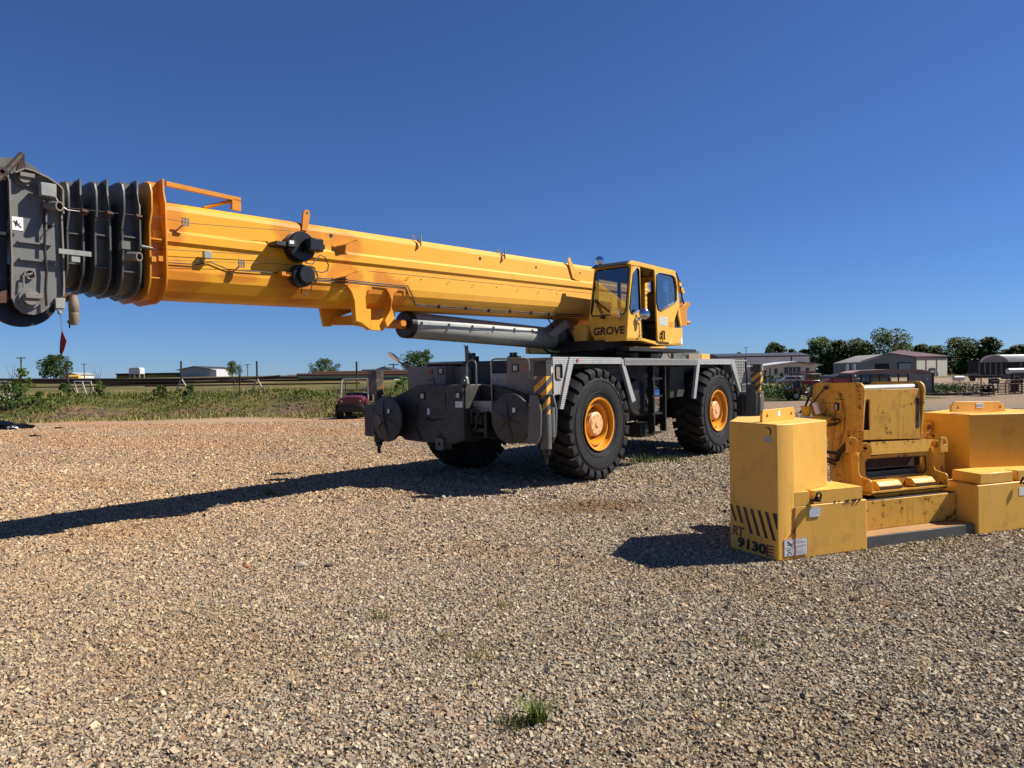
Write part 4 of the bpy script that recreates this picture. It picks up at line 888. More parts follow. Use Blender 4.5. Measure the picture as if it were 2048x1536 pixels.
# framework behind the cab
mb = MB()
mb.prism([C.Y(a_, b_, .25) for a_, b_ in ((1360, 618), (1372, 606), (1379, 604), (1381, 610), (1377, 614), (1374, 622), (1374, 652), (1361, 652))], (0, .5, 0))
mb.cyl(C.Y(1372, 646, .3), C.Y(1378, 645, .3), .04, n=12)
part(mb, 'hoist_guard', M['orange'], bevel=.004)
mb = MB()
mb.tube([C.Y(1353, 556, .3), C.Y(1364, 588, .3), C.Y(1362, 606, .3)], .03, 6).tube([C.Y(1356, 562, .3), C.Y(1350, 610, .3)], .02, 6)
for a_, b_ in ((1357, 570), (1361, 580), (1363, 584)): p = C.Y(a_, b_, .3); mb.box(p.x-.05, p.x+.05, p.y-.05, p.y+.05, p.z-.03, p.z+.05)
part(mb, 'hose_bracket', M['cabyellow'])
part(MB().tube([C.Y(1352, 545, .28), C.Y(1360, 568, .28), C.Y(1363, 592, .26), C.Y(1368, 608, .26)], .018, 6).tube([C.Y(1363, 563, .28), C.Y(1358, 572, .28)], .02, 6), 'hose', M['hose'])

# ------------------------------------------------------------------ COUNTERWEIGHTS AND HOIST
def k_empty(name, x, y): 
    o = empty(name, (K.o[0]+K.u[0]*x+K.v[0]*y, K.o[1]+K.u[1]*x+K.v[1]*y, 0), K.a); return o
class MK(MB):
    """mesh in counterweight-frame coordinates, stored relative to its thing's base"""
    off = (0, 0)
    def build(s, name, mat, parent=None, **k):
        s.v = [(x-MK.off[0], y-MK.off[1], z) for x, y, z in s.v]; return MB.build(s, name, mat, parent, **k)
def kp(px, py, y=0): return K.Y(px, py, y)
CH = 1.405
MK.off = (0, 0)
lw = k_empty('counterweight', 0, 0)
tag(lw, 'tall yellow counterweight block with RT 9130E lettering and black slanted bars', 'counterweight', 'crane counterweight blocks on the gravel')
up = MK(); plan = [(0, 0), (.205, 0), (.225, .02), (.70, .50), (.70, .72), (-.075, .66)]
plan = [(0, 0), (.215, 0), (.235, .012), (.872, .217), (.95, .60), (.95, 1.2), (.50, 1.25), (-.075, .655)]
vs = [(x_, y_, .005) for x_, y_ in plan]+[(x_, y_, CH) for x_, y_ in plan]; n_ = len(plan)
up.add(vs, [tuple(range(n_)), tuple(range(2*n_-1, n_-1, -1))]+[(i, (i+1) % n_, (i+1) % n_+n_, i+n_) for i in range(n_)])
up.build('upright', M['cw'], lw, bevel=.012, seg=2)
MK().box(.218, 1.205, .004, .60, .004, .547).build('lower_box', M['cw'], lw, bevel=.010, seg=2)
MK().prism([(.23, .0055, .552), (.425, .006, .552), (.44, .10, .552), (.485, .10, .552), (.49, .010, .552), (1.15, .010, .552), (1.15, .42, .552), (.885, .42, .552), (.868, .21, .552), (.235, .006, .552)], (0, 0, .138)).build('top_slab', M['cw'], lw, bevel=.008)
lug = [K.D(0, 0, 1) for _ in ()]
la, lb = Vector((.02, .30, CH)), Vector((.66, .44, CH)); ld = (lb-la).normalized()
la, lb = K.Z(1525, 845, CH), K.Z(1590, 838, CH); ld = (lb-la).normalized(); LL = (lb-la).length
lo = [la, la+Vector((0, 0, .10)), la+ld*.025+Vector((0, 0, .13)), la+ld*(LL-.03)+Vector((0, 0, .135)), la+ld*LL+Vector((0, 0, .10)), lb]
hs = [[la+ld*(t_*LL+.022*math.cos(i*math.pi/6))+Vector((0, 0, .065+.022*math.sin(i*math.pi/6))) for i in range(12)] for t_ in (.14, .88)]
nn = Vector((-ld.y, ld.x, 0))
MK().holed(lo, hs, nn*.03).build('lifting_plate', M['cw'], lw, bevel=.003)
q_ = la+ld*LL*.49+Vector((0, 0, .08)); MK().prism([q_+ld*sx1*.028+Vector((0, 0, sz*.028))-nn*.003 for sx1, sz in ((-1, -1), (1, -1), (1, 1), (-1, 1))], nn*.002).build('sticker', M['white'], lw)
# pin hole and label on the side face; lettering and bars
A_, B_ = Vector((-.075, .655, 0)), Vector((0, 0, 0)); dAB = (B_-A_).normalized(); nAB = Vector((-dAB.y, dAB.x, 0))*-1
if nAB.x > 0: nAB = -nAB
def face(px, py, off=.0):
    """point on the side face A-B seen along a survey ray"""
    r = ray(px, py); aw = Vector((K.o[0]+K.u[0]*A_.x+K.v[0]*A_.y, K.o[1]+K.u[1]*A_.x+K.v[1]*A_.y)); nw = (K.u[0]*nAB.x+K.v[0]*nAB.y, K.u[1]*nAB.x+K.v[1]*nAB.y)
    t = (aw.x*nw[0]+aw.y*nw[1])/(r[0]*nw[0]+r[1]*nw[1]); p = K._l((t*r[0], t*r[1]), HC+t*r[2]); return p+nAB*off
mb = MK()
bars = [((1459.5, 1007), (1464, 1008), (1474, 1042.5), (1470, 1041)), ((1472, 1010), (1478, 1011), (1487, 1046.5), (1482, 1045)), ((1486, 1013), (1491.5, 1014.5), (1506, 1068.5), (1500.5, 1067)), ((1500, 1017), (1506, 1018), (1521, 1073), (1515.5, 1071.5)), ((1515, 1020), (1521, 1021), (1536.5, 1077.5), (1530.5, 1076)), ((1529.5, 1023), (1536, 1024.5), (1552, 1082.5), (1546, 1080.5)), ((1545, 1026.5), (1554.5, 1027.5), (1555.5, 1060), (1553, 1057))]
for b4 in bars: mb.prism([face(*q4, .004) for q4 in b4], -nAB*.002)
mb.build('slanted_bars', M['text'], lw)
def ftext(body, px0, py0, px1, py1, mat, bold, shear=.12, name='lettering'):
    """text stretched to the given box on the side face"""
    t_ = text(name, body, 1, (0, 0, 0), (1, 0, 0), (0, 1, 0), mat, lw, bold=bold, ext=.0005, shear=shear)
    cs_ = [v_.co.copy() for v_ in t_.data.vertices]; x0, x1 = min(c.x for c in cs_), max(c.x for c in cs_); y0, y1 = min(c.y for c in cs_), max(c.y for c in cs_)
    bl, br, tl = face(px0, py1[0]), face(px1, py1[1]), face(px0, py0[0])
    for v_, c in zip(t_.data.vertices, cs_):
        p_ = bl+(br-bl)*((c.x-x0)/(x1-x0))+(tl-bl)*((c.y-y0)/(y1-y0)); v_.co = p_+nAB*(.004+c.z)
    return t_
ftext('RT', 1465.5, (1049, 1055), 1489, (1068, 1075), M['textred'], .03)
ftext('9130', 1476, (1072, 1085), 1533, (1093, 1111), M['text'], .05, .05)
e4 = MK()
for k in range(4):
    y_ = 1090+k*6.3; e4.prism([face(1535-(k*.0), y_, .004), face(1548-(k == 3)*1, y_+2.2, .004), face(1548-(k == 3)*1, y_+5.2, .004), face(1535, y_+3.2, .004)], -nAB*.002)
e4.prism([face(1533, 1088, .0045), face(1536, 1089, .0045), face(1536, 1113, .0045), face(1532, 1111, .0045)], -nAB*.002)
e4.build('lettering', M['textred'], lw)
p_ = face(1536, 863); s__ = face(1536.5, 879)
MK().prism([p_+dAB*.045*math.cos(i*math.pi/10)+Vector((0, 0, .045*math.sin(i*math.pi/10)))+nAB*.001 for i in range(20)], nAB*.002).build('pin_hole', M['drust'], lw)  # flat dark disc, painted for the shade inside the hole
MK().prism([p_+dAB*(.04*math.cos(i*math.pi/10)-.01)+Vector((0, 0, .04*math.sin(i*math.pi/10)-.006))+nAB*.003 for i in range(20)], nAB*.002).build('pin_plug', M['yellow'], lw)
MK().prism([s__+dAB*a_+Vector((0, 0, b_))+nAB*.001 for a_, b_ in ((-.05, -.028), (.05, -.028), (.05, .028), (-.05, .028))], nAB*.002).build('sticker', plain('grey_label', (.4, .4, .42)), lw)
# front stickers, rust run, shackle
def fst(px0, py0, px1, py1, name, mat, y=-.0, th=.002, off=0):
    a_, b_ = kp(px0, py0, y), kp(px1, py1, y); return MK().box(a_.x, b_.x, -.002-off-th, -.0005-off, b_.z, a_.z).build(name, mat, lw)
DEC = plain('black_print', (.03, .03, .03)); BL = plain('blue_grey_print', (.35, .42, .55))
fst(1567.5, 1080, 1614.5, 1108, 'warning_sticker', M['white'])
mb = MK(); a_, b_ = kp(1567.5, 1080), kp(1614.5, 1108)
for (u0, v0, u1, v1) in ((0, 0, 1, .02), (0, .98, 1, 1), (0, 0, .012, 1), (.988, 0, 1, 1), (.36, 0, .37, 1), (0, .5, .36, .52), (.13, .12, .22, .22), (.2, .22, .30, .30), (.14, .30, .34, .36), (.28, .34, .34, .44), (.12, .6, .2, .68), (.22, .6, .3, .66), (.16, .74, .30, .80), (.12, .84, .18, .94), (.26, .84, .32, .92)):
    mb.box(lerp(a_.x, b_.x, u0), lerp(a_.x, b_.x, u1), -.0045, -.003, lerp(a_.z, b_.z, v1), lerp(a_.z, b_.z, v0))
mb.build('sticker_print', DEC, lw)
mb = MK()
for k in range(12):
    if k in (3, 7): continue
    v0 = .12+k*.07; mb.box(lerp(a_.x, b_.x, .42), lerp(a_.x, b_.x, .94 if k % 3 else .8), -.0045, -.003, lerp(a_.z, b_.z, v0+.03), lerp(a_.z, b_.z, v0))
mb.build('sticker_text', plain('grey_text', (.3, .3, .33)), lw)
fst(1618, 1016, 1640, 1032, 'label', M['white'])
mb = MK(); a_, b_ = kp(1618, 1016), kp(1640, 1032)
for (u0, v0, u1, v1) in ((0, 0, 1, .04), (0, .96, 1, 1), (0, 0, .03, 1), (.97, 0, 1, 1), (.2, .12, .8, .22), (.1, .35, .9, .40), (.1, .5, .9, .55), (.1, .65, .9, .70), (.1, .8, .7, .85)):
    mb.box(lerp(a_.x, b_.x, u0), lerp(a_.x, b_.x, u1), -.0045, -.003, lerp(a_.z, b_.z, v1), lerp(a_.z, b_.z, v0))
mb.build('label_print', BL, lw)
mb = MK(); a_ = kp(1588, 1018); pr_ = random.Random(3)
L1, L2_ = [], []
for k in range(26):
    z_ = lerp(.54, .004, k/25); wv = .011+.004*pr_.random()+(.006 if 6 < k < 15 else 0); L1.append((a_.x-wv+.004*math.sin(k), -.0048, z_)); L2_.append((a_.x+wv+.004*math.sin(k), -.0048, z_))
mb.prism(L1+L2_[::-1], (0, .0015, 0))
M['run'] = nt('rust_run'); m, t, b = M['run']; M['run'] = m
b.inputs['Base Color'].default_value = (.26, .07, .012, 1); b.inputs['Roughness'].default_value = .85; t.links.new(ramp(t, noise(t, 8, 5, .6, stretch=(3, 1, .6)), .30, .60, (.6,)*3, (.95,)*3), b.inputs['Alpha'])
mb.build('rust_run', M['run'], lw)
sh = kp(1633, 995, -.03); shk = MK().tube([sh+Vector((-.04, 0, -.03)), sh+Vector((-.01, .0, .0)), sh+Vector((.0, -.01, .045)), sh+Vector((.025, -.02, .055)), sh+Vector((.045, -.02, .03)), sh+Vector((.03, -.02, -.02)), sh+Vector((-.0, -.01, -.035))], .010, 8).ball(sh+Vector((.01, .0, -.02)), .03, 8).cyl(sh+Vector((-.06, .06, -.03)), sh+Vector((.02, -.04, -.03)), .015, n=8)
shk.build('shackle', M['drust'], lw)
mb = MK()
for k in range(26): x_ = .75+.4*pr_.random()**.8; mb.ball((x_, .008-.01*pr_.random(), .552+.006*pr_.random()), .004+.008*pr_.random(), 5)
mb.build('rust_crust', M['rubberrust'], lw)
# right counterweight
RX = 2.90
MK.off = (RX, 0)
rw = k_empty('counterweight', RX, 0); tag(rw, 'wide yellow counterweight block cut off by the right edge of the picture', 'counterweight', 'crane counterweight blocks on the gravel')
MK().box(RX+.0, RX+1.9, .0, 1.1, .0, .575).build('lower_box', M['cw'], rw, bevel=.012, seg=2)
MK().prism([K.Z(a_, b_, .70) for a_, b_ in ((1965, 947), (2039, 943), (1990, 941), (1919, 945))], (0, 0, .001)) if 0 else None
sl = K.Y(1965, 972, .012)
MK().prism([(RX+.06, .012, .58), (RX+.62, .012, .58), (RX+.64, .16, .58), (RX+.68, .16, .58), (RX+.70, .012, .58), (RX+1.8, .012, .58), (RX+1.8, .42, .58), (RX+.12, .42, .58)], (0, 0, .125)).build('top_slab', M['cw'], rw, bevel=.010)
ub = MK(); y0u = .42
x0u = K.Y(1940, 900, y0u).x; zt = K.Y(1940, 829, y0u).z
bk = K.Z(1845, 825, zt)
ub.prism([(x0u, y0u, .58), (RX+1.95, y0u-.22*(RX+1.95-x0u), .58), (RX+1.95, 1.6, .58), (bk.x, bk.y, .58)], (0, 0, zt-.58)); ub.build('upper_box', M['cws'], rw, bevel=.010, seg=2)
def kz(px, py, y): return K.Y(px, py, y)
yl = .62
mb = MK().holed([kz(a_, b_, yl) for a_, b_ in ((1903, 824), (1903, 813), (1911, 803), (2000, 803), (2009, 810), (2011, 823))], [circ((kz(1915.5, 815, yl).x, kz(1915.5, 815, yl).z), .022, 12, lambda x_, z_: Vector((x_, yl, z_))), circ((kz(2000, 813.5, yl).x, kz(2000, 813.5, yl).z), .022, 12, lambda x_, z_: Vector((x_, yl, z_)))], (0, .03, 0))
mb.build('lifting_plate', M['cw'], rw, bevel=.003)
a_, b_ = kz(1952, 806, yl-.002), kz(1967, 815.5, yl-.002); MK().box(a_.x, b_.x, yl-.004, yl-.001, b_.z, a_.z).build('label', M['white'], rw)
MK().box(a_.x+.01, b_.x-.01, yl-.006, yl-.0045, lerp(a_.z, b_.z, .7), lerp(a_.z, b_.z, .3)).build('label_print', BL, rw)
mb = MK(); a_, b_ = kp(2038, 975), kp(2060, 989); mb.box(a_.x, b_.x, -.003, -.001, b_.z, a_.z).build('label', M['white'], rw)
s_ = kp(2045, 962, -.03); MK().tube([s_+Vector((-.04, 0, -.03)), s_+Vector((.0, -.01, .045)), s_+Vector((.045, -.02, .03)), s_+Vector((.0, -.01, -.035))], .012, 8).build('shackle', M['drust'], rw)
# base beams between the blocks
MK.off = (1.3, 0)
bs = k_empty('steel_tray', 1.3, 0); tag(bs, 'low grey and yellow steel base tray lying on the gravel between the two blocks', 'base tray')
MK().box(1.215, RX-.01, .035, 1.0, .0, .125).build('base_slab', M['slab'], bs, bevel=.004)
MK().box(1.22, RX-.012, .045, .99, .126, .130).build('slab_top', M['slabtop'], bs)
MK().box(1.215, RX-.008, .265, .95, .131, .46).build('beam', M['cwr'], bs, bevel=.006)
for i_ in bs.children: pass
MK().box(1.22, RX-.012, .27, .94, .461, .464).build('beam_top', M['drust'], bs)
# hoist unit
HX0 = K.Y(1722, 900, .62).x
MK.off = (1.7, .5)
ho = k_empty('hoist_unit', 1.7, .5); tag(ho, 'yellow winch frame with a worn white roller and rust round a dark slot', 'winch')
yf_ = .62
def hy(px, py, y=yf_): return K.Y(px, py, y)
x0, x1 = hy(1722, 800).x, hy(1841, 800).x; zt = hy(1722, 768).z; zb0 = .46
# left side plate: plane x=x0, going back
def hx(px, py, x=x0): return K.X(px, py, x)
sp_ = [hx(*q4) for q4 in ((1729, 782), (1726, 772), (1720, 766), (1712, 765), (1633, 766), (1626, 770), (1625, 790), (1622, 800), (1618, 810), (1625, 834), (1640, 850), (1655, 875), (1660, 960), (1722, 985), (1722, 890))]
MK().prism(sp_, (.03, 0, 0)).build('side_plate', M['cwr'], ho, bevel=.004)
MK().prism([p_+Vector((x1-x0, 0, 0)) for p_ in sp_], (.03, 0, 0)).build('side_plate', M['cwr'], ho, bevel=.004)
zr = hy(1780, 772).z; c_y = yf_+.09
MK().cyl((x0+.03, c_y, zr-.045), (x1, c_y, zr-.045), .065, n=28).build('roller', M['rollerm'], ho)
# front cover plate with side notches
fy = yf_-.02
def Fq(px, py): return hy(px, py, fy)
MK().prism([Fq(*q4) for q4 in ((1728, 780), (1840, 777), (1841, 877), (1727, 880), (1727, 861), (1740, 860), (1740, 799), (1728, 799))], (0, .02, 0)).build('cover_plate', M['cwr'], ho, bevel=.003)
MK().box(x0+.04, x1-.0, fy+.05, fy+.33, .75, zr-.12).build('drum_housing', M['drust'], ho)
MK().lathe([(.19, 0), (.21, .0), (.21, .02), (.19, .02)], (x0+.05, fy+.25, Fq(1733, 830).z), (1, 0, 0), 28).build('drum_rim', M['bodyb'], ho)
MK().tube([Fq(1838, 810)+Vector((0, .01, 0)), Fq(1835, 835)+Vector((0, .0, 0)), Fq(1837, 850)+Vector((0, .02, 0))], .012, 6).box(Fq(1832, 0+800).x, Fq(1838, 800).x, fy-.004, fy+.001, Fq(1832, 855).z, Fq(1832, 797).z).build('notch', M['drust'], ho)
# sloped lip above the slot, slot plate
y2 = .50
def G(px, py, y=y2): return K.Y(px, py, y)
lipb, lipt = [G(1745, 906), G(1857, 899)], [G(1741, 884, .515), G(1866, 878, .515)]
MK().prism([lipb[0], lipb[1], lipt[1], lipt[0]], (0, .02, -.015)).build('top_lip', M['cwr'], ho)
MK().prism([G(1743, 906), G(1857, 899), G(1858, 902.5), G(1743, 910)], (0, .03, 0)).build('lip_edge', M['cw'], ho)
yslot = .56
out = [K.Y(a_, b_, yslot) for a_, b_ in ((1716, 905), (1862, 899), (1864, 950), (1868, 975), (1722, 988), (1714, 960))]
hol = [K.Y(a_, b_, yslot) for a_, b_ in ((1731, 925), (1735, 919), (1850, 912), (1851, 918), (1852, 940), (1848, 945), (1790, 951), (1739, 956), (1732, 951))]
MK().holed(out, [hol], (0, .03, 0)).build('slot_plate', M['cwr'], ho, bevel=.003)
MK().tube(hol, .008, 5, True).tube([K.Y(a_, b_, yslot-.005) for a_, b_ in ((1722, 913), (1760, 909), (1800, 906), (1858, 902))], .009, 5).build('slot_rust', M['rubberrust'], ho)
MK().box(x0+.05, x1+.1, yslot+.30, yslot+.34, .5, 1.05).build('inner_box', M['text'], ho)  # near-black sheet stands in for the darkness deep in the slot
MK().box(x0+.06, x1+.05, yslot+.035, yslot+.30, 1.02, 1.05).build('inner_roof', M['cwr'], ho)  # unseen plate added to keep sun out of the slot
MK().box(x0+.1, x1+.05, yslot+.12, yslot+.15, K.Y(1780, 955, yslot).z, K.Y(1780, 944, yslot).z).build('inner_ledge', M['cwd'], ho)
# cheeks with curled feet
for dx, pix in ((0, ((1713, 905), (1714, 955), (1722, 960), (1738, 963), (1748, 968), (1748, 992), (1722, 986), (1704, 975), (1703, 905))),):
    pass
def cheek(xpl, pts):
    return MK().prism([Vector((xpl, y_, z_)) for y_, z_ in pts], (.02, 0, 0)).build('cheek_plate', M['cwr'], ho, bevel=.003)
chk = [(.60, .50), (.60, .98), (.52, .98), (.50, .90), (.50, .76), (.48, .71), (.40, .69), (.34, .685), (.315, .66), (.31, .53), (.34, .50)]
for px in (1716, 1866): cheek(K.Y(px, 930, .5).x, chk)
xa, xb = K.Y(1716, 930, .5).x, K.Y(1866, 930, .5).x
MK().prism([(xa, .31, .53), (xb+.02, .31, .53), (xb+.02, .56, .50), (xa, .56, .50)], (0, 0, .02)).build('shelf', M['cwr'], ho)
MK().prism([(xa+.02, .315, .515), (xb, .315, .515), (xb-.12, .37, .45), (xa+.16, .37, .45)], (0, .02, 0)).build('shelf_skirt', M['cwr'], ho)
# eye lugs
def eye(px, py, y, r=.055, ax=(1, 0, 0), nm='eye_lug', tail=((-.06, -.16), (.06, -.16))):
    c = K.Y(px, py, y); u_ = Vector((0, 1, 0)) if ax[0] else Vector((1, 0, 0))
    if ax == 'd': u_ = Vector((.85, -.5, 0)).normalized()
    o_ = [c+u_*r*math.cos(R(a_))+Vector((0, 0, r*math.sin(R(a_)))) for a_ in range(-10, 191, 20)]
    o_ = [c+u_*r+Vector((0, 0, -.12))]+o_+[c-u_*r+Vector((0, 0, -.12))]
    h_ = [c+u_*r*.45*math.cos(i*math.pi/6)+Vector((0, 0, r*.45*math.sin(i*math.pi/6))) for i in range(12)]
    n_ = u_.cross(Vector((0, 0, 1)))
    MK().holed(o_, [h_], n_*.03).build(nm, M['cwr'], ho, bevel=.003)
eye(1703, 885, .60, .065, 'd'); eye(1730, 895, .47, .06, 'd'); eye(1858, 873, .80, .06, 'd'); eye(1884, 884, .47, .065, (0, 1, 0))
MK().box(K.Y(1870, 880, .62).x, K.Y(1886, 880, .62).x, .6, .9, .5, 1.05).box(K.Y(1858, 860, .9).x, K.Y(1888, 860, .9).x, .88, 1.0, 1.12, 1.26).build('side_arm', M['cwr'], ho, bevel=.004)
# things fixed on the left plate
def onp(px, py, d=.02): p = hx(px, py); return Vector((x0-d, p.y, p.z))
p = onp(1678, 813); MK().box(p.x-.01, p.x+.02, p.y-.07, p.y+.07, p.z-.08, p.z+.08).build('gauge_plate', M['cwr'], ho)
MK().box(p.x-.03, p.x-.01, p.y-.04, p.y+.04, p.z-.05, p.z+.05).build('gauge', M['black'], ho, bevel=.01)
MK().box(p.x-.034, p.x-.03, p.y-.015, p.y+.01, p.z-.04, p.z+.03).build('gauge_face', M['lens'], ho)
MK().tube([onp(1676, 822, .05), onp(1676, 845, .05), onp(1674, 870, .05), onp(1674, 880, .04)], .004, 5).tube([onp(1686, 805, .03), onp(1694, 820, .03), onp(1692, 860, .03), onp(1682, 892, .03)], .004, 5).build('cable', M['drust'], ho)
mb = MK().tube([onp(1655, 850, .12), onp(1665, 842, .13), onp(1675, 838, .1), onp(1688, 838, .08), onp(1692, 842, .09), onp(1688, 848, .12), onp(1675, 851, .14), onp(1664, 848, .14)], .011, 7).tube([onp(1655, 852, .15), onp(1670, 848, .16), onp(1690, 845, .1)], .008, 6)
mb.tube([onp(1657, 898, .15), onp(1670, 903, .14), onp(1685, 905, .10), onp(1690, 900, .08), onp(1697, 888, .05)], .02, 8).tube([onp(1656, 905, .16), onp(1672, 915, .15), onp(1684, 922, .1), onp(1687, 905, .1)], .016, 8).tube([onp(1656, 917, .16), onp(1672, 921, .14), onp(1686, 928, .12)], .016, 8).tube([onp(1683, 920, .08), onp(1688, 905, .08), onp(1700, 885, .02)], .03, 8)
mb.build('hose', M['hose'], ho)
MK().box(onp(1640, 800, .3).x, x0-.02, onp(1645, 815).y, onp(1625, 815).y, 1.28, 1.33).build('valve_shelf', M['cwr'], ho)
mb = MK(); p = onp(1632, 818, .16); mb.cyl(p+Vector((0, 0, -.09)), p+Vector((0, 0, .03)), .045, .065, n=18).cyl(p+Vector((0, 0, .03)), p+Vector((0, 0, .045)), .075, n=6).cyl(p+Vector((.0, -.02, -.10)), p+Vector((0, -.02, -.14)), .10, n=18)
mb.cyl(p+Vector((.05, -.1, -.12)), p+Vector((.05, -.35, -.14)), .06, n=14)
mb.build('valve_body', M['yellow'], ho, bevel=.004)
p = onp(1648, 812, .14); MK().cyl(p+Vector((-.01, 0, .05)), p+Vector((.03, -.02, -.09)), .035, n=16).build('filter_canister', M['white'], ho)
MK().tube([onp(1628, 815, .1), onp(1640, 800, .08), onp(1648, 785, .05), onp(1655, 775, .03)], .008, 6).ball(onp(1655, 775, .03), .03, 8).tube([onp(1625, 790, .04), onp(1618, 812, .06), onp(1612, 825, .1)], .015, 6).build('linkage', M['drust'], ho)
mb = MK()
for a_, b_ in ((1719, 783), (1720, 790), (1720, 797), (1717, 814), (1722, 817), (1719, 863), (1720, 871), (1720, 878), (1652, 806), (1659, 806), (1666, 806), (1714, 773), (1722, 905)): mb.cyl(onp(a_, b_, .006), onp(a_, b_, -.001), .008, n=8)
mb.build('bolts', M['drust'], ho)
mb = MK()
for (px0, py0, px1, py1) in ((1759, 958, 1805, 975), (1830, 950, 1872, 968)):
    a_, b_ = K.Y(px0, py1, .37), K.Y(px1, py1, .37); hgt = .085
    w_o = k_empty('wedge_block', 0, 0)
    wx = (a_.x+b_.x)/2; w_o.location = (K.o[0]+K.u[0]*wx+K.v[0]*.43, K.o[1]+K.u[1]*wx+K.v[1]*.43, .545)
    hw = (b_.x-a_.x)/2
    MB().prism([(-hw, -.06, .0), (-hw, .08, .0), (-hw, .08, .10), (-hw, -.01, .095), (-hw, -.06, .045)], (2*hw, 0, 0)).build('block', M['cwr'], w_o, bevel=.006)
    MB().prism([(-hw+.004, -.0615, .002), (hw-.004, -.0615, .002), (hw-.004, -.0615, .04), (-hw+.004, -.0615, .036)], (0, .001, 0)).build('rust_face', M['rubberrust'], w_o)
    tag(w_o, 'yellow chamfered wedge block on the rusty shelf of the winch, '+('left of the two' if px0 < 1800 else 'right of the two'), 'wedge block', 'wedge blocks on the winch shelf')
# ------------------------------------------------------------------ TERRAIN
def sst(a, b, x): t = np.clip((x-a)/(b-a), 0, 1); return t*t*(3-2*t)
def hgt(X, Y):
    X = np.asarray(X, float); Y = np.asarray(Y, float)
    left = 1-sst(-3, 9, X)
    base = 37.0+.9*np.sin(X*.31)+.5*np.sin(X*.83+1)
    hl = 1.08*sst(0, 8.0, Y-base)+.14*np.sin(X*.9+Y*.6)*sst(0, 3, Y-base)*(1-sst(8, 14, Y-base))+.0132*np.clip(Y-47, 0, 155)+.003*np.clip(Y-202, 0, 300)
    hr = -1.0*sst(52, 160, Y)
    far = sst(350, 700, Y)*1.2
    return hl*left+hr*(1-left)+far
def h1(x, y): return float(hgt(x, y))
# one ground sheet
gx = np.concatenate([-np.geomspace(900, 42, 26), np.arange(-40, 70, .9), np.geomspace(72, 1100, 26)])
gy = np.concatenate([[-30, -10, -2], np.arange(2, 62, .8), np.geomspace(63, 1500, 44)])
GX, GY = np.meshgrid(gx, gy); GZ = hgt(GX, GY)
nx, ny = len(gx), len(gy)
vv = np.stack([GX, GY, GZ], -1).reshape(-1, 3)
idx = np.arange(nx*ny).reshape(ny, nx)
ff = np.stack([idx[:-1, :-1], idx[:-1, 1:], idx[1:, 1:], idx[1:, :-1]], -1).reshape(-1, 4)
me = bpy.data.meshes.new('ground'); me.from_pydata(vv.tolist(), [], ff.tolist())
base = 37.0+.9*np.sin(GX*.31)+.5*np.sin(GX*.83+1)
lft = 1-sst(-3, 9, GX)
veg = lft*sst(-2.5, .8, GY-base)
rt = (1-lft)*(sst(44, 46.5, GY)*(1-sst(62, 66, GY))*(1-sst(27, 30, GX)))      # weedy strip behind the crane
rt = np.maximum(rt, (1-lft)*sst(200, 230, GY))
rt = np.maximum(rt, (1-lft)*sst(88, 92, GY)*(1-sst(112, 118, GY))*(1-sst(45, 52, GX)))
veg = np.maximum(veg, rt)
scarp = lft*sst(.5, 1.5, GY-base)*(1-sst(3.2, 5.0, GY-base))
for nm, arr in (('veg', veg), ('scarp', scarp)):
    at = me.attributes.new(nm, 'FLOAT', 'POINT'); at.data.foreach_set('value', arr.reshape(-1).astype(np.float32))
me.polygons.foreach_set('use_smooth', [True]*len(me.polygons))
m, t, b = nt('gravel_and_grass_ground')
tc = N(t, 'TexCoord'); V = tc.outputs['Object']
def vor(scale, feat='F1', out='Color'):
    v_ = N(t, 'TexVoronoi', feature=feat); v_.inputs['Scale'].default_value = scale; t.links.new(V, v_.inputs['Vector']); return v_.outputs[out]
def sepx(c):
    s_ = N(t, 'SeparateColor'); t.links.new(c, s_.inputs[0]); return s_.outputs[0]
cr = N(t, 'ValToRGB'); els = cr.color_ramp.elements
els[0].position = 0; els[0].color = (.055, .045, .038, 1); els[1].position = 1; els[1].color = (.58, .50, .40, 1)
for p_, c__ in ((.25, (.16, .13, .11)), (.5, (.33, .265, .20)), (.72, (.30, .27, .245)), (.86, (.45, .37, .28))): e_ = els.new(p_); e_.color = (*c__, 1)
t.links.new(sepx(vor(38)), cr.inputs[0])
cr2 = N(t, 'ValToRGB'); cr2.color_ramp.elements[0].color = (.13, .10, .08, 1); cr2.color_ramp.elements[1].color = (.50, .41, .31, 1); t.links.new(sepx(vor(14)), cr2.inputs[0])
g = mixc(t, .28, cr.outputs[0], cr2.outputs[0])
gap = ramp(t, vor(38, 'DISTANCE_TO_EDGE', 'Distance'), .0, .12, (.25,)*3, (1,)*3); g = mixc(t, 1.0, g, gap, 'MULTIPLY')
big = noise(t, .11, 5, .6); g = mixc(t, ramp(t, big, .42, .62), g, mixc(t, .55, g, (.42, .27, .16)))
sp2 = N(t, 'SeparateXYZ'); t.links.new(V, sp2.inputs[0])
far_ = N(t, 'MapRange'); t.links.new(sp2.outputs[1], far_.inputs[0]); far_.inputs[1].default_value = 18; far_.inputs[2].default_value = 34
oran = mixc(t, ramp(t, noise(t, .35, 6, .65, stretch=(.5, 1.6, 1)), .50, .62), mixc(t, .5, g, (.40, .33, .26)), (.42, .25, .15))
lf_ = N(t, 'MapRange'); t.links.new(sp2.outputs[0], lf_.inputs[0]); lf_.inputs[1].default_value = 4; lf_.inputs[2].default_value = -4
fm = N(t, 'Math', operation='MULTIPLY'); t.links.new(far_.outputs[0], fm.inputs[0]); t.links.new(lf_.outputs[0], fm.inputs[1])
g = mixc(t, fm.outputs[0], g, oran)
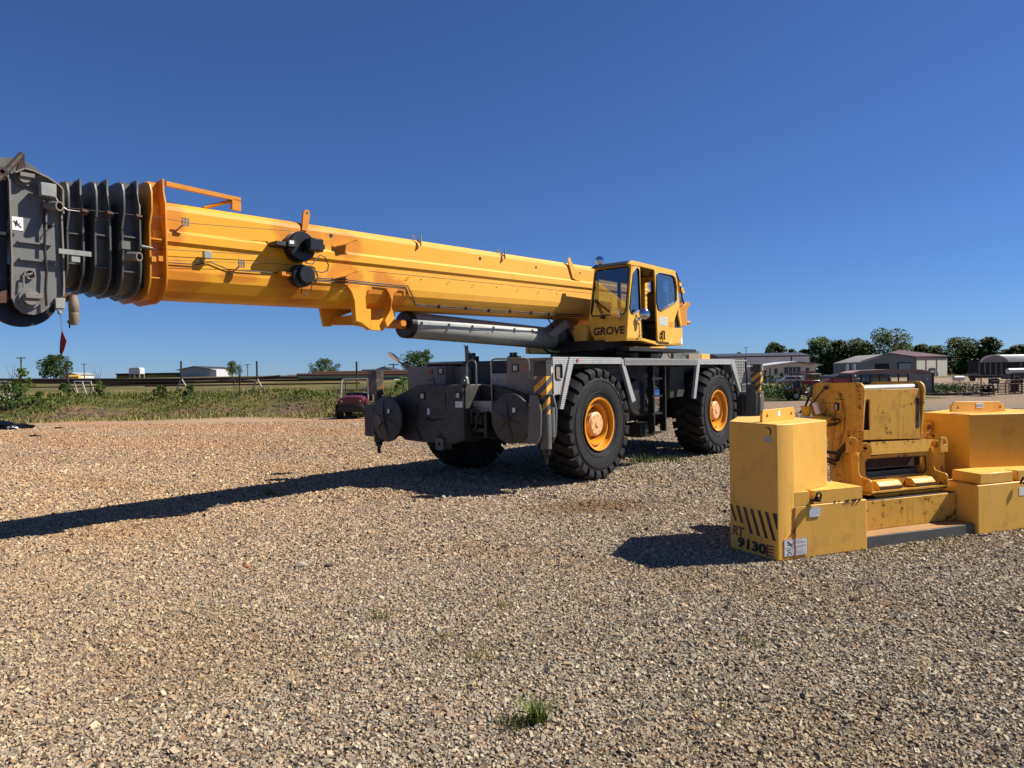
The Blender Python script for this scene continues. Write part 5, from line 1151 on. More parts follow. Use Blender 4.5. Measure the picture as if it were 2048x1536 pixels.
rf2 = N(t, 'Math', operation='SUBTRACT'); rf2.inputs[0].default_value = 1; t.links.new(lf_.outputs[0], rf2.inputs[1]); fm2 = N(t, 'Math', operation='MULTIPLY'); t.links.new(far_.outputs[0], fm2.inputs[0]); t.links.new(rf2.outputs[0], fm2.inputs[1])
g = mixc(t, fm2.outputs[0], g, mixc(t, .6, g, (.20, .17, .14)))
# scattered patches: brown stains and thin weeds
g = mixc(t, ramp(t, noise(t, .9, 7, .7), .66, .74, (0,)*3, (.55,)*3), g, (.17, .115, .075))
g = mixc(t, ramp(t, noise(t, .55, 8, .75, stretch=(1, 1, 1)), .62, .72, (0,)*3, (.45,)*3), g, (.13, .13, .06))
va = N(t, 'Attribute', attribute_name='veg'); vn = N(t, 'Math', operation='MULTIPLY_ADD'); t.links.new(noise(t, .8, 7, .7), vn.inputs[0]); vn.inputs[1].default_value = 1.2; vn.inputs[2].default_value = -.6
vs_ = N(t, 'Math', operation='ADD'); t.links.new(va.outputs['Fac'], vs_.inputs[0]); t.links.new(vn.outputs[0], vs_.inputs[1])
grass = mixc(t, noise(t, 1.2, 7, .7), (.030, .045, .012), (.13, .135, .045))
grass = mixc(t, ramp(t, noise(t, .25, 6, .65), .45, .65), grass, (.20, .16, .07))
scn = N(t, 'Attribute', attribute_name='scarp'); sc2 = N(t, 'Math', operation='MULTIPLY'); t.links.new(scn.outputs['Fac'], sc2.inputs[0]); t.links.new(ramp(t, noise(t, .5, 7, .65, stretch=(.6, 1, 2)), .48, .58), sc2.inputs[1])
dirt = mixc(t, ramp(t, noise(t, 2.5, 8, .75), .35, .7), (.07, .045, .035), (.30, .19, .12))
grass = mixc(t, sc2.outputs[0], grass, dirt)
g = mixc(t, ramp(t, vs_.outputs[0], .42, .58), g, grass)
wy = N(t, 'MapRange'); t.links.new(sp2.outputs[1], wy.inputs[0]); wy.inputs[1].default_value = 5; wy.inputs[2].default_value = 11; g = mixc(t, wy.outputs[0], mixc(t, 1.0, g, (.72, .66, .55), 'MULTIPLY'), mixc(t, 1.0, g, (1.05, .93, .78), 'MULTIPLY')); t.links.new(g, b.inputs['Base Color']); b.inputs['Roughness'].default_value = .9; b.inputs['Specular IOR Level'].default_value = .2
hh = vor(38, 'F1', 'Distance'); inv = N(t, 'Math', operation='SUBTRACT'); inv.inputs[0].default_value = 1; t.links.new(hh, inv.inputs[1])
bump(t, b, inv.outputs[0], 1.0, .03)
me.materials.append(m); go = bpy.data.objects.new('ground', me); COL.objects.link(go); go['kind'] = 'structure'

# ------------------------------------------------------------------ GRAVEL STONES (stuff)
def palette(n, r, X, Y):
    base = np.array([[.42, .35, .27], [.34, .29, .24], [.30, .28, .26], [.20, .18, .17], [.46, .40, .33], [.36, .24, .16], [.52, .48, .42], [.12, .105, .10], [.40, .31, .22]])
    pr = np.array([.2, .16, .17, .1, .13, .05, .05, .07, .07]); k = r.choice(len(base), n, p=pr/pr.sum()); c = base[k]*r.uniform(.72, 1.18, (n, 1))
    tl = np.clip((-X+1.0)/6, 0, 1)[:, None]*.8; c = c*(1-tl)+c*np.array([1.14, .98, .80])*tl
    far = (np.clip((Y-16)/10, 0, 1)*np.clip((2-X)/5, 0, 1))[:, None]*np.clip(.5+.6*np.sin(X*.5+Y*.9)+.4*np.sin(Y*2.1), 0, 1)[:, None]; c = c*(1-far)+c*np.array([1.05, .90, .78])*far
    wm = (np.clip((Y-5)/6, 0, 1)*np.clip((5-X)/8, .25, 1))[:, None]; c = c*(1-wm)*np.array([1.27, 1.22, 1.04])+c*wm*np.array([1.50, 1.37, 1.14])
    pt = (np.clip(np.sin(X*1.3+np.sin(Y*.9)*2)+np.sin(Y*1.9+X*.7)-.7, 0, 1)*.5)[:, None]; c = c*(1-pt)+c*np.array([.88, .80, .66])*pt
    st = np.exp(-(((X-1.25)/.75)**2+((Y-10.4)/.5)**2))[:, None]*.8; c = c*(1-st)+np.array([.25, .13, .06])*st
    return np.clip(c*.76, 0, 1)
def stones(name, bands, seed):
    r = np.random.default_rng(seed); Vs, Fs, Cs, off = [], [], [], 0
    cube = np.array([[-1, -1, -1], [1, -1, -1], [1, 1, -1], [-1, 1, -1], [-1, -1, 1], [1, -1, 1], [1, 1, 1], [-1, 1, 1]], float)
    cf = np.array([[4, 5, 6, 7], [0, 1, 5, 4], [1, 2, 6, 5], [2, 3, 7, 6], [3, 0, 4, 7]])
    for (ya, yb, size, cover) in bands:
        area = .5*(yb*yb-ya*ya)*1.62+ (yb-ya)*1.0; n = int(area*cover/(size*size))
        Y = np.sqrt(r.uniform(ya*ya, yb*yb, n)); X = r.uniform(-.81, .81, n)*Y+r.uniform(-.5, .5, n)
        s = size*np.exp(r.normal(0, .32, n))*.5
        big = r.random(n) < .0015; s[big] *= 1.6
        v = cube[None]*np.array([1, 1, .62])*r.uniform(.5, 1.05, (n, 8, 3))*s[:, None, None]
        v *= r.uniform(.75, 1.35, (n, 1, 3))
        # random rotation
        a, c_, d_ = r.uniform(0, 6.283, n), r.uniform(-.7, .7, n), r.uniform(-.7, .7, n)
        ca, sa, cb_, sb_, cc, sc_ = np.cos(a), np.sin(a), np.cos(c_), np.sin(c_), np.cos(d_), np.sin(d_)
        x, y, z = v[..., 0], v[..., 1], v[..., 2]
        y, z = y*cb_[:, None]-z*sb_[:, None], y*sb_[:, None]+z*cb_[:, None]
        x, z = x*cc[:, None]-z*sc_[:, None], x*sc_[:, None]+z*cc[:, None]
        x, y = x*ca[:, None]-y*sa[:, None], x*sa[:, None]+y*ca[:, None]
        lift = r.uniform(-.2, .5, n)*s
        v = np.stack([x+X[:, None], y+Y[:, None], z+lift[:, None]], -1)
        Vs.append(v.reshape(-1, 3)); Fs.append((cf[None]+(np.arange(n)*8)[:, None, None]+off).reshape(-1, 4)); off += n*8
        Cs.append(np.repeat(np.concatenate([palette(n, r, X, Y), np.ones((n, 1))], 1), 8, 0))
    V_, F_, C_ = np.concatenate(Vs), np.concatenate(Fs), np.concatenate(Cs)
    me = bpy.data.meshes.new(name); me.vertices.add(len(V_)); me.vertices.foreach_set('co', V_.astype(np.float32).ravel())
    me.loops.add(F_.size); me.loops.foreach_set('vertex_index', F_.astype(np.int32).ravel()); me.polygons.add(len(F_)); me.polygons.foreach_set('loop_start', np.arange(0, F_.size, 4, dtype=np.int32)); me.polygons.foreach_set('loop_total', np.full(len(F_), 4, dtype=np.int32))
    me.polygons.foreach_set('use_smooth', np.zeros(len(F_), dtype=bool)); me.update(calc_edges=True); at = me.attributes.new('tone', 'FLOAT_COLOR', 'POINT'); at.data.foreach_set('color', C_.astype(np.float32).ravel())
    o = bpy.data.objects.new(name, me); COL.objects.link(o); return o
gs = stones('gravel', [(2.9, 5.0, .0155, 1.0), (5.0, 7.5, .0165, .95), (7.5, 11, .020, .85), (11, 17, .027, .6), (17, 33, .032, .18)], 5)
gs['kind'] = 'stuff'
m, t, b = nt('crushed_stone'); at = N(t, 'Attribute', attribute_name='tone'); c_ = mixc(t, noise(t, 55, 3), at.outputs['Color'], mixc(t, 1.0, at.outputs['Color'], (.72, .7, .68), 'MULTIPLY'))
t.links.new(c_, b.inputs['Base Color']); b.inputs['Roughness'].default_value = .85; b.inputs['Specular IOR Level'].default_value = .25; gs.data.materials.append(m)
# a few bigger stones one can pick out
def rock(x, y, r_, label, col):
    bm = bmesh.new(); bmesh.ops.create_icosphere(bm, subdivisions=2, radius=r_)
    for v_ in bm.verts: v_.co *= rng.uniform(.8, 1.15); v_.co.z *= .65
    me = bpy.data.meshes.new('rock'); bm.to_mesh(me); bm.free(); me.materials.append(paint('rock_'+label[:6].strip(), col, .85)); o = bpy.data.objects.new('rock', me); COL.objects.link(o); o.location = (x, y, r_*.4); tag(o, label, 'rock')
p = W.Z(601, 1134, 0); rock(p.x, p.y, .055, 'pale round fist sized stone lying on the gravel left of centre', (.5, .45, .38))
p = W.Z(493, 1135, 0); rock(p.x, p.y, .04, 'flat orange chip of stone on the gravel', (.5, .2, .07))
p = W.Z(658, 1135, 0); rock(p.x, p.y, .045, 'dark brown stone beside the pale round one', (.10, .07, .055))

# ------------------------------------------------------------------ GRASS AND WEEDS
def blades(name, pts, h0, h1_, w, mat, seed, lean=.45, per=1, kind='stuff'):
    r = np.random.default_rng(seed); pts = np.asarray(pts, float); n = len(pts)*per; P_ = np.repeat(pts, per, 0)
    if per > 1: P_[:, :2] += r.normal(0, .12, (n, 2))
    hgt_ = r.uniform(h0, h1_, n); a = r.uniform(0, 6.283, n); l = r.uniform(0, lean, n)*hgt_; wv = w*r.uniform(.6, 1.4, n)
    dx, dy = np.cos(a), np.sin(a); px_, py_ = -dy*wv/2, dx*wv/2
    v = np.zeros((n, 5, 3)); z0 = np.zeros(n)
    v[:, 0] = P_+np.stack([-px_, -py_, z0], -1); v[:, 1] = P_+np.stack([px_, py_, z0], -1)
    mid = P_+np.stack([dx*l*.3, dy*l*.3, hgt_*.55], -1); v[:, 2] = mid+np.stack([px_*.8, py_*.8, z0], -1); v[:, 3] = mid-np.stack([px_*.8, py_*.8, z0], -1)
    v[:, 4] = P_+np.stack([dx*l, dy*l, hgt_*.97], -1)
    o4 = (np.arange(n)*5)[:, None]; q4 = np.array([[0, 1, 2, 3]])+o4; t3 = np.array([[3, 2, 4]])+o4
    me = bpy.data.meshes.new(name); me.vertices.add(n*5); me.vertices.foreach_set('co', v.astype(np.float32).ravel())
    li = np.concatenate([q4.ravel(), t3.ravel()]).astype(np.int32); me.loops.add(len(li)); me.loops.foreach_set('vertex_index', li)
    ls = np.concatenate([np.arange(n)*4, n*4+np.arange(n)*3]).astype(np.int32); lt = np.concatenate([np.full(n, 4), np.full(n, 3)]).astype(np.int32)
    me.polygons.add(2*n); me.polygons.foreach_set('loop_start', ls); me.polygons.foreach_set('loop_total', lt); me.update(calc_edges=True)
    at = me.attributes.new('rnd', 'FLOAT', 'POINT'); at.data.foreach_set('value', np.repeat(r.random(n), 5).astype(np.float32))
    me.materials.append(mat); o = bpy.data.objects.new(name, me); COL.objects.link(o)
    if kind: o['kind'] = kind
    return o
def leafmat(name, cols, rough=.6, ns=.35):
    m, t, b = nt(name); at = N(t, 'Attribute', attribute_name='rnd'); cr = N(t, 'ValToRGB'); e = cr.color_ramp.elements
    e[0].color = (*cols[0], 1); e[1].color = (*cols[-1], 1)
    for i, c in enumerate(cols[1:-1]): q = e.new((i+1)/(len(cols)-1)); q.color = (*c, 1)
    t.links.new(at.outputs['Fac'], cr.inputs[0]); c_ = mixc(t, noise(t, ns, 5, .6), mixc(t, 1, cr.outputs[0], (.65, .68, .5), 'MULTIPLY'), mixc(t, 1, cr.outputs[0], (1.25, 1.25, .9), 'MULTIPLY'))
    t.links.new(c_, b.inputs['Base Color']); b.inputs['Roughness'].default_value = rough; b.inputs['Specular IOR Level'].default_value = .12
    return m
M['grass'] = leafmat('meadow_grass', [(.035, .06, .012), (.07, .10, .02), (.11, .13, .035), (.20, .17, .08)], .7)
M['drygrass'] = leafmat('dry_grass', [(.20, .16, .07), (.34, .27, .14), (.16, .15, .06)], .8)
M['weed'] = leafmat('weed_leaf', [(.03, .065, .012), (.06, .10, .02), (.10, .14, .03)], .6)
M['leafd'] = leafmat('dark_oak_leaves', [(.014, .030, .008), (.028, .05, .012), (.05, .08, .02)], .6)
M['leafm'] = leafmat('mid_green_leaves', [(.025, .045, .010), (.05, .08, .018), (.085, .115, .03)], .6)
M['bark'] = paint('bark', (.10, .08, .06), .9, var=.3)
r = np.random.default_rng(11)
n = 42000; X = r.uniform(-42, 6, n); Y = r.uniform(35.5, 50, n); bs_ = 37.0+.9*np.sin(X*.31)+.5*np.sin(X*.83+1)
keep = (Y > bs_-.3+r.exponential(.5, n)) & (1-sst(-3, 9, X) > r.random(n)*.9)
scp = (Y > bs_+.7) & (Y < bs_+4.0) & (np.sin(X*.55+2)+np.sin(X*1.3)+r.normal(0, .35, n) > .55); keep &= ~scp
X, Y = X[keep], Y[keep]; hs_ = hgt(X, Y)
blades('grass', np.stack([X, Y, hs_-.02], -1), .05, .20, .05, M['grass'], 3, 1.3)
n = 3500; X = r.uniform(-42, 4, n); Y = r.uniform(43, 50, n); blades('tall_grass', np.stack([X, Y, hgt(X, Y)], -1), .12, .45, .025, M['drygrass'], 4, .5)
n = 2600; X = r.uniform(-34, -6, n); bs_ = 37.0+.9*np.sin(X*.31)+.5*np.sin(X*.83+1); Y = bs_+r.normal(-.6, .8, n); blades('dry_grass', np.stack([X, Y, hgt(X, Y)], -1), .08, .35, .03, M['drygrass'], 5, .8)
def foliage(name, pts, h_, ls, mat, seed, kind='stuff'):
    """low leafy ground cover: small leaf faces filling an uneven height"""
    r = np.random.default_rng(seed); pts = np.asarray(pts, float); n = len(pts); top = h_*(.35+.65*(.5+.25*np.sin(pts[:, 0]*1.7+seed)+.25*np.sin(pts[:, 0]*.63+pts[:, 1]*1.3)))*r.uniform(.7, 1.1, n)
    c = pts.copy(); c[:, 2] += top*np.sqrt(r.random(n)); u_ = r.normal(0, 1, (n, 3)); u_[:, 2] = np.abs(u_[:, 2])*.8; u_ /= np.linalg.norm(u_, axis=1)[:, None]; w_ = np.cross(u_, r.normal(0, 1, (n, 3))); w_ /= np.linalg.norm(w_, axis=1)[:, None]
    l = ls*r.uniform(.5, 1.4, n)[:, None]; v = np.stack([c-u_*l, c+w_*l*.45, c+u_*l, c-w_*l*.45], 1)
    me = bpy.data.meshes.new(name); me.vertices.add(n*4); me.vertices.foreach_set('co', v.astype(np.float32).ravel()); me.loops.add(n*4); me.loops.foreach_set('vertex_index', np.arange(n*4, dtype=np.int32)); me.polygons.add(n); me.polygons.foreach_set('loop_start', np.arange(0, n*4, 4, dtype=np.int32)); me.polygons.foreach_set('loop_total', np.full(n, 4, dtype=np.int32)); me.update(calc_edges=True)
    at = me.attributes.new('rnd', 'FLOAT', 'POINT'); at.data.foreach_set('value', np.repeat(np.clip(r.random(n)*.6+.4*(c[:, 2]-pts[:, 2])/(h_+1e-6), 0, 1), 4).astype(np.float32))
    me.materials.append(mat); o = bpy.data.objects.new(name, me); COL.objects.link(o)
    if kind: o['kind'] = kind
    return o
n = 26000; X = r.uniform(8, 20.4, n); Y = r.uniform(45.5, 58, n); foliage('weeds', np.stack([X, Y, hgt(X, Y)], -1), 1.25, .07, M['weed'], 6)
n = 5000; X = r.uniform(30.6, 35.0, n); Y = r.uniform(51.5, 58, n); foliage('weeds', np.stack([X, Y, hgt(X, Y)], -1), .95, .07, M['weed'], 8)
n = 30000; X = r.uniform(-42, 5, n); Y = r.uniform(39, 50, n); bs_ = 37.0+.9*np.sin(X*.31)+.5*np.sin(X*.83+1); cl = np.sin(X*.9)+np.sin(X*.37+Y*.8+1)+np.sin(Y*1.1+X*.2)+r.normal(0, .6, n); k_ = (cl > .25) & (Y > bs_+3.2); X, Y = X[k_], Y[k_]
foliage('ground_cover', np.stack([X, Y, hgt(X, Y)], -1), .22, .055, M['grass'], 12)
# low tufts of dry weed at the foot of the counterweights, and patches in the gravel
pts = []
for _ in range(26):
    cx_, cy_ = rng.uniform(-3, 5), rng.uniform(4, 11)
    for k_ in range(26): pts.append((cx_+rng.gauss(0, .12), cy_+rng.gauss(0, .12), 0))
for px, py, k_, sp_r in ((1770, 1105, 40, .22), (1850, 1095, 60, .25), (1920, 1080, 50, .25), (1700, 1112, 30, .2), (2010, 1062, 50, .25), (1890, 1086, 40, .2)):
    p = W.Z(px, py, 0)
    for _ in range(k_): pts.append((p.x+rng.gauss(0, sp_r), p.y+rng.gauss(0, .05)-.06, 0))
blades('dry_weeds', pts, .015, .07, .007, M['drygrass'], 9, 1.6, per=2)
M['tuft'] = leafmat('spiky_tuft_blades', [(.05, .08, .015), (.12, .17, .03), (.22, .24, .07)], .6)
def tuft(px, py, n_, h_, sp_, mat, label, w=.005, lean=1.5):
    p = W.Z(px, py, 0); pts = [(rng.gauss(0, sp_), rng.gauss(0, sp_), 0) for _ in range(n_)]
    o = blades('grass_tuft', pts, h_*.35, h_, w, M[mat], int(px), lean, 1, None); o.location = (p.x, p.y, .01)
    tag(o, label, 'grass tuft', 'grass tufts in the gravel')
tuft(1076, 1446, 180, .14, .028, 'tuft', 'bright green spiky grass tuft nearest the camera in the gravel')
tuft(1022, 1455, 70, .09, .045, 'grass', 'small dull weed clump just left of the bright spiky tuft', lean=1.3)
tuft(960, 1318, 90, .07, .07, 'drygrass', 'low brownish dry clump beyond the bright spiky tuft', lean=1.5)
tuft(888, 1276, 60, .05, .06, 'drygrass', 'small dry brown clump in the middle of the foreground gravel', lean=1.5)
tuft(760, 1240, 70, .08, .06, 'grass', 'thin pale green clump left of centre in the gravel', lean=1.4)
tuft(1520, 1290, 70, .07, .08, 'grass', 'thin weed clump in the gravel below the front counterweight', lean=1.4)
tuft(540, 992, 60, .16, .04, 'weed', 'little upright weed at the edge of the boom shadow', .01, .6)
tuft(1285, 925, 160, .22, .16, 'weed', 'weed patch in the sun between the near front and rear wheels', .012, .9)
tuft(1340, 922, 120, .14, .18, 'grass', 'lower yellowish weed patch behind the near front wheel', .012, 1.2)
tuft(1835, 1370, 70, .06, .09, 'drygrass', 'faint dry clump in the lower right gravel', lean=1.4)
tuft(1005, 1215, 60, .06, .06, 'drygrass', 'faint brown clump at the centre of the gravel', lean=1.4)

# ------------------------------------------------------------------ TREES
def leaves(mb_v, mb_f, rn, c, rad, n, ls, rnd):
    for _ in range(n):
        d = Vector((rn.gauss(0, 1), rn.gauss(0, 1), rn.gauss(0, 1))); d.normalize(); d *= rad*rn.uniform(.55, 1.0)**.5
        p = c+Vector((d.x, d.y, d.z*.8)); u_ = Vector((rn.gauss(0, 1), rn.gauss(0, 1), rn.gauss(0, 1))).normalized(); w_2 = u_.orthogonal().normalized()*ls*rn.uniform(.5, 1.2); u_ = u_*ls*rn.uniform(.6, 1.3)
        b_ = len(mb_v); mb_v += [p-u_*.5, p+w_2*.5, p+u_*.5, p-w_2*.5]; mb_f.append((b_, b_+1, b_+2, b_+3)); rnd += [rn.random()]*4
def tree(name, x, y, z, h_, w_t, seed, label, cat='tree', group=None, mat='leafm', clumps=34, per=60, trunk=.25, ls=None, sep=True):
    rn = random.Random(seed); root = empty(name, (x, y, z)); tag(root, label, cat, group)
    mb = MB(); mb.tube([(0, 0, -.3), (rn.uniform(-.1, .1), 0, h_*trunk), (rn.uniform(-.3, .3), 0, h_*.6)], [h_*.028, h_*.022, h_*.008], 7)
    V2, F2, R2 = [], [], []; ls = ls or h_*.06
    for i in range(clumps):
        a_ = rn.uniform(0, 6.283); tz = rn.uniform(0, 1); zz = h_*(trunk+(1-trunk)*tz); rr = w_t*.5*(math.sin(math.pi*min(1, .22+tz*.72))**.7)*rn.uniform(.25, .95)
        c = Vector((rr*math.cos(a_), rr*math.sin(a_), min(zz, h_*.93))); cr_ = min(w_t, h_)*rn.uniform(.12, .21)
        leaves(V2, F2, rn, c, cr_, per, ls, R2)
        if i < 9: mb.tube([(0, 0, h_*trunk*rn.uniform(.7, 1.3)), c*.55+Vector((0, 0, h_*.05)), c], [h_*.012, h_*.007, h_*.002], 5)
    leaves(V2, F2, rn, Vector((0, 0, h_*.95-min(w_t, h_)*.12)), min(w_t, h_)*.12, per, ls, R2)
    mb.build('trunk', M['bark'], root, clean=False)
    me = bpy.data.meshes.new('crown'); me.from_pydata([tuple(v_) for v_ in V2], [], F2); at = me.attributes.new('rnd', 'FLOAT', 'POINT'); at.data.foreach_set('value', R2)
    me.materials.append(M[mat]); o = bpy.data.objects.new('crown', me); COL.objects.link(o); o.parent = root
    return root
def tree_px(px0, px1, ptop, pbase, d, seed, label, **k):
    a_, b_ = W.D(px0, pbase, d), W.D(px1, pbase, d); tp = W.D((px0+px1)/2, ptop, d)
    return tree(k.pop('name', 'tree'), (a_.x+b_.x)/2, d, min(a_.z, h1((a_.x+b_.x)/2, d)+.0) if k.pop('ground', True) else a_.z, tp.z-min(a_.z, h1((a_.x+b_.x)/2, d)), b_.x-a_.x, seed, label, **k)
LT = 'lone trees beyond the left bank'
tree_px(82, 141, 711, 758, 200, 1, 'round dark tree beside a white building far behind the left bank', group=LT, mat='leafd', trunk=.14, clumps=60)
tree_px(449, 480, 723, 757, 180, 2, 'small thin airy tree on the skyline right of the grey barn', group=LT, mat='leafm', clumps=24, per=50, trunk=.22)
tree_px(616, 681, 719, 752, 150, 3, 'wide dark tree behind the rusty pipes', group=LT, mat='leafd', trunk=.08, clumps=60)
tree_px(798, 866, 703, 752, 120, 4, 'bushy tree rising behind the front fender of the crane', group=LT, mat='leafd', trunk=.08, clumps=60)
tree_px(838, 876, 699, 752, 118, 14, 'lighter green tree touching the right side of the dark bushy one', group=LT, mat='leafm', trunk=.08, clumps=20)
RT = 'trees behind the right hand buildings'
rt_list = [(1530, 1568, 686, 732, 'round tree standing alone above the long white building roof', 'leafd'), (1575, 1592, 697, 735, 'slim pointed tree between the lone tree and the tree line', 'leafd'),
 (1596, 1622, 700, 745, 'small dark tree at the left end of the right tree line', 'leafd'), (1612, 1670, 677, 758, 'broad tall tree over the end of the white building', 'leafm'), (1655, 1700, 683, 760, 'dark tree between the two tallest trees of the left clump', 'leafd'),
 (1685, 1742, 681, 760, 'tree with yellow green lower branches left of the big shed gable', 'leafm'), (1730, 1820, 663, 745, 'tallest and widest tree, behind the big shed gable', 'leafm'), (1826, 1858, 690, 738, 'thin airy tree over the maroon roof, left one', 'leafm'), (1846, 1888, 694, 738, 'low tree over the middle of the maroon roof', 'leafm'),
 (1878, 1962, 678, 755, 'wide airy tree above the right end of the maroon roof', 'leafm'), (1925, 1968, 690, 758, 'dark tree in the gap between shed and white hoop roof', 'leafd'), (1960, 2000, 675, 750, 'narrow dark tree standing left of the white hoop roof', 'leafd'),
 (1992, 2030, 702, 745, 'low tree behind the white hoop roof', 'leafm'), (2018, 2062, 692, 742, 'rightmost tree behind the white hoop roof', 'leafm'), (1640, 1690, 700, 765, 'dark tree low in front of the left clump', 'leafd'), (1900, 1940, 700, 758, 'dark low tree right behind the shed corner', 'leafd'), (1776, 1832, 688, 750, 'tree filling the gap right of the tallest one', 'leafd'), (1700, 1748, 690, 755, 'dark tree tucked against the left side of the tallest one', 'leafd'), (1955, 1990, 698, 752, 'low dark tree between the narrow dark tree and the shed', 'leafd')]
for i, (a_, b_, tp, bs2, lab, mt) in enumerate(rt_list):
    tree_px(a_-4, b_+4, tp, bs2, 275+ (i*37) % 40, 30+i, lab, group=RT, mat=mt, trunk=.06 if i not in (0,) else .3, clumps=72, per=75, ls=.85)
for k_, (px, top) in enumerate(((1478, 703), (1490, 706), (1456, 708))):
    tree_px(px-9, px+9, top, 735, 300, 60+k_, (('low treetop over the long roof, middle of the three by the antenna', 'low treetop over the long roof, right beside the antenna', 'low treetop over the long roof, leftmost of the three')[k_]), group=RT, mat='leafd', trunk=.2, clumps=14)
# saplings and scrub on the left bank
SG = 'young shrubs on the left bank'
def shrub(px, ptop, pbase, w_px, d, seed, label, mat='weed', clumps=14, per=30, ls=.11, nm='shrub'):
    a_ = W.D(px, pbase, d); tp = W.D(px, ptop, d); z_ = h1(a_.x, d); return tree(nm, a_.x, d, z_, max(.4, tp.z-z_), w_px/FPX*d, seed, label, 'shrub', SG, mat, clumps, per, .08, ls)
shrub(45, 735, 830, 38, 42, 70, 'tallest young shrub with an uneven top at the far left of the bank', clumps=26, per=40)
shrub(12, 765, 830, 50, 41, 71, 'dense dark shrub at the left picture edge', 'leafd', 20, 40)
shrub(75, 785, 832, 40, 41, 72, 'low shrub right of the tallest one', 'weed')
shrub(200, 762, 790, 22, 44, 73, 'small bush at the foot of the white trestles', 'weed')
shrub(375, 770, 800, 34, 43, 75, 'bush beside the post with white legs', 'leafd')
shrub(320, 772, 800, 30, 43, 76, 'dark bush left of the white legged post', 'leafd')
shrub(810, 755, 800, 40, 45, 79, 'olive scrub behind the front fender', 'weed', 20)
shrub(860, 765, 800, 40, 44, 80, 'olive scrub right behind the mirror arm', 'weed', 20)
shrub(130, 768, 795, 30, 44, 82, 'scrub below the dark post', 'leafd')
BS = 'bare saplings on the left bank'
for i, (px, top, lab) in enumerate(((25, 722, 'leafless sapling at the left edge of the bank'), (196, 727, 'leafless sapling above the white trestles'), (478, 718, 'leafless sapling beside the airy skyline tree'), (468, 724, 'shorter leafless sapling left of its taller neighbour'))):
    a_ = W.D(px, top, 44); z_ = h1(a_.x, 44); hh_ = a_.z-z_; rt_ = empty('bare_sapling', (a_.x, 44, z_)); tag(rt_, lab, 'sapling', BS); mb = MB(); rn = random.Random(i+90)
    for k in range(5): dx = rn.uniform(-.5, .5); mb.tube([(0, 0, hh_*.1*k), (dx*.4, 0, hh_*(.4+.08*k)), (dx, rn.uniform(-.1, .1), hh_*rn.uniform(.7, 1))], [.018, .012, .005], 5)
    mb.build('stem', M['bark'], rt_)

# ------------------------------------------------------------------ PIPES, POSTS AND TRESTLES ON THE BANK
def wtube(name, pix, d, r_, mat, label, cat, group=None, n=10):
    pts = [W.D(a_, b_, dd) for (a_, b_), dd in zip(pix, d if isinstance(d, (list, tuple)) else [d]*len(pix))]
    o = MB().tube(pts, r_, n).build(name, M[mat]); return tag(o, label, cat, group)
PG = 'rusty pipes lying along the bank'
M['greenpipe'] = paint('green_painted_pipe', (.03, .10, .06), .5); M['whitep'] = paint('white_painted_steel', (.6, .62, .62), .5, dirt_amt=.4, rust=.1)
wtube('pipe', [(-60, 760), (160, 760), (365, 759)], 46, .11, 'drust', 'long dark rusty pipe running in from the left edge along the top of the bank', 'pipe', PG)
wtube('pipe', [(366, 758.5), (560, 755), (862*1.0, 753)], 47, .10, 'drust', 'long brown pipe carrying on right of the white legged post', 'pipe', PG)
wtube('pipe', [(-60, 765), (200, 765), (510, 763)], 46.6, .09, 'drust', 'second dark pipe lying just under the long one that enters at the left edge', 'pipe', PG)
wtube('pipe', [(515, 761), (620, 760), (740, 759)], 46.6, .08, 'drust', 'dark pipe running from the second post to behind the roll cage', 'pipe', PG)
wtube('pipe', [(200, 770), (420, 764), (560, 752)], [47, 46.5, 47], .075, 'drust', 'sagging pipe sloping up to the second post', 'pipe', PG)
wtube('pipe', [(290, 772), (420, 770), (720, 766)], 45.6, .055, 'rust', 'lower brown pipe close to the grass', 'pipe', PG)
wtube('pipe', [(60, 775), (210, 772), (360, 769)], 45.6, .04, 'drust', 'thin low rail pipe behind the white trestles', 'pipe', PG)
wtube('pipe', [(594, 751), (850, 749)], 48, .15, 'rust', 'thick short reddish pipe above the green one', 'pipe', PG)
wtube('tank_pipe', [(630, 748), (860, 744.5)], 50, .19, 'rust', 'thickest reddish brown pipe, behind the utility vehicle cage', 'pipe', PG)
wtube('pipe', [(597, 757), (862, 755)], 46, .085, 'greenpipe', 'green painted pipe with a pale upper side', 'pipe', PG)
for i, (px, pt, pb) in enumerate(((362, 722, 760), (513.5, 722, 760), (713, 723, 758), (134, 729, 763))):
    a_, b_ = W.D(px, pt, 45.5), W.D(px, pb, 45.5); rt_ = empty('pipe_stand', (a_.x, 45.5, h1(a_.x, 45.5)))
    g0 = -.0; top = a_.z-rt_.location.z; mid = b_.z-rt_.location.z
    MB().cyl((0, 0, mid), (0, 0, top), .06, n=8).build('post', M['drust'], rt_)
    if i != 2:
        MB().tube([(0, 0, mid+.1), (-.5, 0, -.2)], .045, 6).build('leg', M['whitep'] if i < 2 else M['drust'], rt_); MB().tube([(0, 0, mid+.1), (.55, .1, -.15)], .045, 6).build('leg', M['whitep'] if i < 2 else M['drust'], rt_)
    else: MB().tube([(0, 0, mid+.1), (0, 0, -.2)], .045, 6).build('leg', M['rust'], rt_)
    tag(rt_, ('tall dark post on white splayed legs, nearest the grey barn', 'tall dark post on pale splayed legs in the middle of the pipes', 'dark red post standing up above the utility vehicle cage', 'dark post with dark splayed legs in front of the round tree')[i], 'pipe stand', 'pipe stands on the bank')
